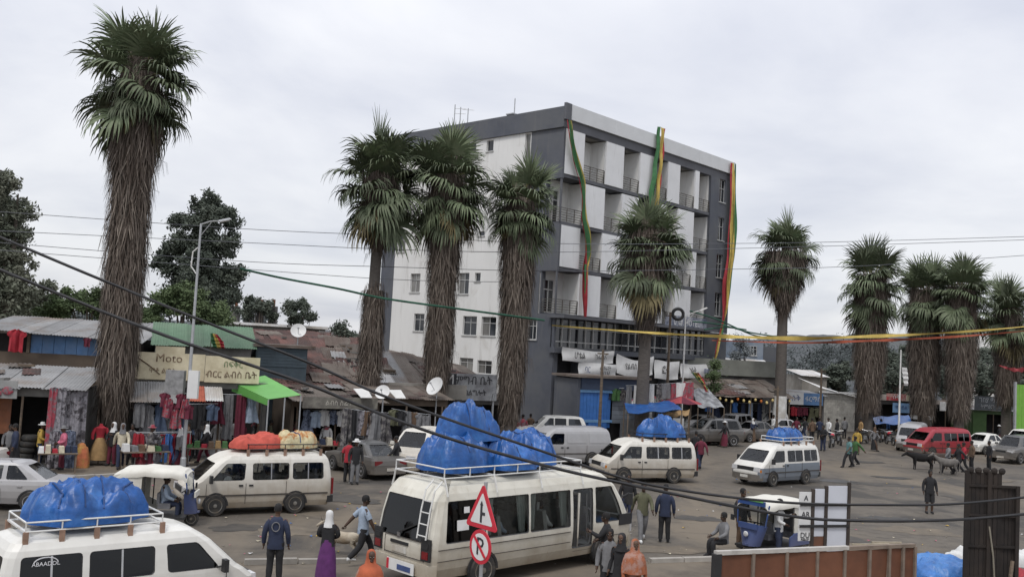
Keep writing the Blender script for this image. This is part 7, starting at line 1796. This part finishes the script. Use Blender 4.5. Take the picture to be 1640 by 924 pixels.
person('person in dark jacket and trousers walking away', 1063, 868, 'stand', 80, 'navy', 'black', h=1.76)
person('person standing in the shade behind the minibus nose', 1003, 842, 'stand', -90, 'black', 'navy', h=1.72)
t = person('person in black top and shorts standing alone on the road', 1488, 822, 'stand', -95, 'black', 'black', 'shorts', h=1.72)
person('person in teal shirt crossing the road', 1359, 749, 'walk', 200, 'teal', 'black', sleeve='short', h=1.74)
person('person in green top walking beside the teal shirted one', 1369, 748, 'stride', 200, 'green', 'black', h=1.74)
person('person in yellow top carrying goods behind the walking pair', 1372, 728, 'stand', 240, 'yellow', 'brown', h=1.72)
person('person in white shirt sitting beside the blue three wheeler', 1245, 893, 'reach', -30, 'white', 'navy', h=1.7)
person('person in dark clothes beside the blue three wheeler front', 1186, 876, 'stand', -60, 'black', 'brown', h=1.78)
person('person bending near the hoarding post in grey clothes', 1158, 892, 'sit', 200, 'grey', 'black', h=1.7)
person('person in maroon top behind the white van', 1121, 752, 'walk', 100, 'maroon', 'navy', h=1.74)
person('person in dark coat next to the maroon topped one', 1113, 742, 'stand', 60, 'black', 'black', h=1.74)
# by the left shops
person('person in yellow top and white cap at the shed', 62, 746, 'reach', 10, 'yellow', 'navy', head='hat', hc='white', h=1.72)
person('person in grey top seated low at the picture edge', 12, 745, 'stand', -60, 'grey', 'black', h=1.6)
person('person in white shirt walking under the green awning', 372, 728, 'walk', 160, 'white', 'black', sleeve='short', h=1.72)
person('person in white dress standing under the green awning', 345, 730, 'stand', -90, 'white', 'white', 'skirt', head='headscarf', hc='white', h=1.66)
person('person in maroon top beside the one in the white dress', 357, 726, 'stand', -60, 'maroon', 'maroon', 'skirt', head='headscarf', hc='maroon', h=1.62)
person('person in white hat and dark coat beside the grey saloon', 567, 775, 'stand', -70, 'black', 'grey', head='hat', hc='white', h=1.76)
person('person in red shirt behind the dirty white van', 556, 772, 'stand', 80, 'red', 'black', sleeve='short', h=1.74)
person('person in dark clothes walking near the hidden white car', 632, 765, 'walk', 190, 'black', 'cream', h=1.74)
person('person in black with a bag beyond the grey saloon', 640, 752, 'stand', 0, 'black', 'brown', h=1.74)
person('vendor in grey among the red clothes', 208, 744, 'stand', -80, 'dpat', 'black', h=1.7)
person('vendor in black behind the red clothes rack', 262, 735, 'fold', -90, 'black', 'navy', h=1.72)
person('vendor in pale top beside the street lamp', 312, 733, 'stand', -110, 'pale', 'black', h=1.7)
person('person in brown top before the patterned dresses', 662, 748, 'stand', -120, 'brown', 'black', h=1.74)
person('person in dark jacket before the dark shop', 682, 744, 'walk', -30, 'dpat', 'black', h=1.74)
# market crowd by the hotel
rg = random.Random(77)
for i, (u, v) in enumerate(((822, 706), (836, 709), (848, 706), (950, 704), (964, 700), (978, 704), (992, 700), (1010, 702), (1024, 697), (1040, 702), (1056, 698), (1072, 702), (930, 692))):
    c = ['red', 'redpat', 'brown', 'cream', 'tan', 'dpat', 'grey', 'olive', 'maroon', 'black', 'brown', 'grey', 'black'][i]
    person(f'market goer in {CW[c]} clothes, {ORD[i] if i < 12 else "last"} from the left of the crowd before the hotel' if i != 12 else 'person in black standing before the blue shutters', u, v, rg.choice(['stand', 'fold', 'walk']), rg.uniform(-150, 150), c, rg.choice(['black', 'brown', 'navy']), rg.choice(['trousers', 'skirt']),
           head=rg.choice(['hair', 'headscarf', 'hair']), hc=rg.choice(['white', 'redpat', 'brown']), h=rg.uniform(1.6, 1.78), group='market goers before the hotel')
for i, (u, v) in enumerate(((1288, 705), (1300, 708), (1312, 704), (1326, 708), (1340, 706), (1352, 702), (1378, 706), (1390, 702), (1410, 705), (1422, 703), (1275, 703), (1238, 702))):
    c = ['black', 'brown', 'navy', 'white', 'black', 'grey', 'tan', 'navy', 'black', 'blue', 'maroon', 'white'][i]
    person(f'passer-by in {CW[c]} clothes, {ORD[i]} of those along the far pavement', u, v, rg.choice(['stand', 'walk', 'stride']), rg.uniform(-180, 180), c, rg.choice(['black', 'navy', 'brown']), h=rg.uniform(1.65, 1.8), group='passers-by along the far pavement')
for i, (u, v, c) in enumerate(((1518, 758, 'grey'), (1535, 760, 'black'), (1543, 756, 'red'), (1584, 752, 'black'), (1556, 752, 'brown'))):
    person(['herder in grey shirt behind the cattle', 'person in black with the cattle', 'person in red top behind the cattle', 'person in black by the grey four wheel drive car', 'person in brown near the dark gate top'][i], u, v, ['walk', 'stride', 'walk', 'stand', 'stand'][i], 180, c, 'black', h=1.7)
for i, (u, v, c, lb) in enumerate(((20, 752, 'navy', 'person in navy at the picture edge shed'), (98, 752, 'pink', 'person in pink top before the patterned cloths'), (178, 746, 'black', 'person in black beside the palm foot'), (192, 750, 'cream', 'person in cream top beside the red clothes rack'), (238, 752, 'dpat', 'person in dark patterned dress at the street rack'),
        (285, 748, 'grey', 'person in grey near the blue cloth of the rack'), (298, 738, 'brown', 'person in brown behind the street lamp'), (328, 742, 'black', 'person in black in front of the awning pole'), (388, 732, 'maroon', 'person in maroon by the van roof sacks'), (404, 728, 'dpat', 'person in dark patterned top at the green awning pole'), (430, 730, 'olive', 'person in olive under the green awning'),
        (470, 733, 'navy', 'person in navy at the open clothes stall'), (500, 730, 'brown', 'person in brown at the open clothes stall'), (520, 735, 'white', 'person in white top at the open clothes stall'), (545, 742, 'black', 'person in black near the patterned dresses'), (610, 742, 'olive', 'person in olive among the patterned dresses'), (648, 738, 'pattern', 'person in grey pattern by the dark shop'), (700, 735, 'red', 'person in red by the lettered sign'),
        (715, 730, 'navy', 'person in navy below the lettered sign'), (1136, 712, 'brown', 'person in brown between the parked cars'), (1160, 716, 'black', 'person in black before the parked cars'), (1205, 708, 'navy', 'person in navy at the tan roofed stalls'), (1318, 722, 'black', 'person in black near the motorbikes'), (1400, 722, 'grey', 'person in grey near the last motorbikes'), (1440, 716, 'brown', 'person in brown in front of the silver van'), (1600, 712, 'black', 'person in black between the white cars'))):
    person(lb, u, v, rg.choice(['stand', 'fold', 'walk', 'reach']), rg.uniform(-180, 180), c, rg.choice(['black', 'navy', 'brown', 'maroon']), rg.choice(['trousers', 'trousers', 'skirt']), head=rg.choice(['hair', 'hair', 'headscarf', 'hat']), hc=rg.choice(['white', 'brown', 'redpat', 'grey']), h=rg.uniform(1.58, 1.8))
# riders and drivers
person('driver in pale shirt inside the white canopied three wheeler', pose='sit', face=8, top='pale', bot='navy', loc=(-9.9 + .05, 28.15, .17), h=1.68)

for veh, nm, z, spots in ((v2, 'the dirty white van', .22, ((1.0, .4, 'white'), (.45, -.35, 'navy'), (-.3, .38, 'grey'), (-1.0, .35, 'redpat'))), (v4, 'the white and blue grey van', .22, ((1.0, .38, 'grey'), (.3, .35, 'brown'), (-.6, .35, 'white'))), (v3, 'the van with the rounded load', .22, ((1.0, .38, 'white'), (.1, .35, 'dpat'))), (bus, 'the minibus', .55, ((-1.1, -.45, 'pale'), (-.3, -.45, 'brown'), (.5, -.45, 'white'), (2.1, .45, 'grey')))):
    for i, (x, y, c) in enumerate(spots):
        person(f'{"driver" if i == (3 if veh is bus else 0) else "passenger"} in {CW[c]} clothes, {ORD[i]} seated inside {nm}', pose='sit', face=math.degrees(veh.rotation_euler.z), top=c, bot='black', loc=onto(veh, x - .05, y, z), h=1.6)
# ------------------------------------------------------------------ animals
def beast(name, label, loc, rz, L0, H, m, horn=None, ear=.12, tail=.5, neck_up=.25, cat='animal', girth=1.0, belly=None):
    """standing four legged animal facing +x; L0 body length, H height at the withers"""
    t = thing(name, label, cat, loc, rz); b = MB(); g = girth
    def ringtube(pts, n=12):    # pts (x, z, half width, half height)
        vs = []
        for x, z, w, hh in pts:
            vs += [(x, w * math.sin(2 * math.pi * j / n), z + hh * math.cos(2 * math.pi * j / n)) for j in range(n)]
        k = len(pts)
        b.add(vs, [(i * n + j, i * n + (j + 1) % n, (i + 1) * n + (j + 1) % n, (i + 1) * n + j) for i in range(k - 1) for j in range(n)] + [tuple(range(n - 1, -1, -1)), tuple((k - 1) * n + j for j in range(n))])
    zt = H; c = H * .70
    ringtube([(-L0 * .50, c + H * .10, .05 * g, H * .08), (-L0 * .46, c + H * .06, .14 * g * H, H * .17), (-L0 * .30, c + H * .04, .19 * g * H, H * .22), (-L0 * .05, c - H * .01, .21 * g * H, H * .24), (L0 * .20, c + H * .01, .20 * g * H, H * .25),
              (L0 * .38, c + H * .06, .16 * g * H, H * .22), (L0 * .50, c + H * .12 + neck_up * .2, .11 * g * H, H * .16), (L0 * .62, c + H * .16 + neck_up * .6, .08 * H, H * .12), (L0 * .72, c + H * .20 + neck_up * .9, .07 * H, H * .10)])
    hx, hz = L0 * .74, c + H * .22 + neck_up
    ringtube([(hx - .06 * H, hz, .075 * H, .09 * H), (hx + .04 * H, hz - .02 * H, .085 * H, .095 * H), (hx + .14 * H, hz - .08 * H, .065 * H, .075 * H), (hx + .24 * H, hz - .14 * H, .048 * H, .055 * H), (hx + .28 * H, hz - .155 * H, .03 * H, .035 * H)], 10)
    for s in (-1, 1):
        y = s * .11 * H
        b.tube([(L0 * .34, y, c - H * .05), (L0 * .35, y, H * .40), (L0 * .345, y, H * .30), (L0 * .35, y, H * .08), (L0 * .37, y, 0.0)], [.085 * H, .055 * H, .042 * H, .030 * H, .040 * H], 8)
        b.tube([(-L0 * .36, y, c), (-L0 * .30, y, H * .50), (-L0 * .43, y, H * .32), (-L0 * .41, y, H * .10), (-L0 * .39, y, 0)], [.12 * H, .08 * H, .045 * H, .032 * H, .042 * H], 8)
        b.tube([(hx - .02 * H, s * .07 * H, hz + .05 * H), (hx - .06 * H, s * (.07 + ear) * H, hz + .06 * H)], [.03 * H, .012 * H], 6)
    b.tube([(-L0 * .50, 0, c + H * .16), (-L0 * .56, 0, c), (-L0 * .55, 0, c - tail * H * .6)], [.03 * H, .02 * H, .028 * H], 6)
    b.build('body', m, t, smooth=70)
    if horn:
        for s in (-1, 1): MB().tube([(hx - .01, s * .05 * H, hz + .08 * H), (hx + .02, s * .12 * H, hz + .16 * H), (hx + .04, s * .10 * H, hz + .27 * H)], [.022 * H, .016 * H, .004 * H], 6).build('horn', horn, t, smooth=60)
    return t
fur_k = mat('black_hide', (.010, .009, .009), .95, .3, 5); fur_b = mat('brown_hide', (.07, .045, .03), .8, .3, 5, c2=(.03, .022, .018)); fur_g = mat('grey_donkey_hide', (.13, .12, .11), .9, .25, 5); fur_w = mat('pale_goat_hide', (.42, .37, .29), .9, .2, 6, c2=(.25, .19, .13))
horn_m = mat('horn', (.12, .10, .08), .5)
p = G(1477, 752); beast('cow', 'black cow walking in front of the red van', p, R(178), 1.25, 1.0, fur_k, horn_m, neck_up=-.02, cat='cow')
p = G(1502, 750); beast('cow', 'dark brown cow following the black cow', p, R(185), 1.2, .96, fur_b, horn_m, neck_up=.05, cat='cow')
p = G(1518, 760); beast('donkey', 'grey donkey beside the herder behind the cows', p, R(160), 1.05, .95, fur_g, None, .16, neck_up=.2, cat='donkey')
p = G(549, 889); beast('goat', 'pale goat beside the striding person', p, R(165), .85, .66, fur_w, horn_m, .14, tail=.2, neck_up=.2, cat='goat')

# ------------------------------------------------------------------ motorbikes by the far pavement
def motorbike(label, loc, rz, m):
    t = thing('motorbike', label, 'motorbike', loc, rz, 'motorbikes parked along the far pavement')
    for x in (-.62, .64):
        MB().tube([(x + .29 * math.cos(R(a)), 0, .30 + .29 * math.sin(R(a))) for a in range(0, 361, 24)], .05, 6, cap=False).build('wheel', rubber, t, smooth=60)
        b = MB()
        for a in range(0, 180, 45): b.beam((x + .26 * math.cos(R(a)), 0, .30 + .26 * math.sin(R(a))), (x - .26 * math.cos(R(a)), 0, .30 - .26 * math.sin(R(a))), .012)
        t.children[-1] if False else b.build('spokes', chrome, t)
    b = MB(); b.tube([(.64, .06, .30), (.46, .06, .92)], .022, 5); b.tube([(.64, -.06, .30), (.46, -.06, .92)], .022, 5); b.tube([(.46, 0, .85), (-.1, 0, .78), (-.62, 0, .34)], .025, 5); b.tube([(.44, 0, .75), (.05, 0, .3), (-.3, 0, .3)], .025, 5); b.build('frame', blackm, t)
    MB().ell((.14, 0, .84), (.27, .13, .12), 10, 6).build('fuel_tank', m, t, smooth=60); MB().box((-.38, 0, .82), (.62, .22, .10)).build('seat', blackm, t); MB().box((.02, 0, .45), (.34, .24, .28)).build('engine', galv, t)
    b = MB(); b.tube([(.40, -.34, 1.02), (.46, 0, .96), (.40, .34, 1.02)], .016, 5); b.build('handlebar', chrome, t); MB().ell((.55, 0, .88), (.07, .09, .09), 8, 5).build('headlight', lamp_c, t); MB().tube([(0, -.14, .3), (-.7, -.16, .36)], .035, 6).build('exhaust', chrome, t)
for i, (u, v, rz, m) in enumerate(((1332, 716, 60, red_paint), (1344, 712, 80, blackm), (1384, 710, 50, blackm), (1398, 712, 70, P_BLUE), (1412, 708, 60, blackm), (1425, 712, 90, red_paint))):
    motorbike(f'{["red tanked", "black", "black", "blue tanked", "black", "red tanked"][i]} motorbike, {ORD[i]} from the whitewashed house', G(u, v), R(rz), m)

# ------------------------------------------------------------------ small litter and stones on the road
rg = random.Random(31); k = MB()
for _ in range(260):
    u, v = rg.uniform(250, 1640), rg.uniform(735, 905); p = G(u, v); s = rg.uniform(.015, .05)
    k.ell((p.x, p.y, s * .3), (s, s * rg.uniform(.6, 1.2), s * .6), 5, 3)
tag(k.build('gravel', mat('road_stone', (.20, .18, .15), .95, .3, 9)), 'loose small stones scattered over the road', 'gravel', kind='stuff')

k = MB(); lit = [CL['white'], CL['blue'], CL['pink'], CL['cream'], CL['yellow']]
for _ in range(280):
    u, v = rg.uniform(200, 1640), rg.uniform(730, 905); p = G(u, v); s = rg.uniform(.02, .06); k.cur = rg.randrange(5)
    a = rg.uniform(0, 6.28); d = Vector((math.cos(a), math.sin(a), 0)) * s; q = Vector((-d.y, d.x, 0)) * rg.uniform(.5, 1)
    P_ = [p - d - q, p + d - q + Vector((0, 0, s * .5)), p + d + q, p - d + q + Vector((0, 0, s * .4))]; k.add([x + Vector((0, 0, .02)) for x in P_], [(0, 1, 2), (0, 2, 3)])
tag(k.build('litter', lit), 'scraps of paper and plastic scattered over the road', 'litter', kind='stuff')
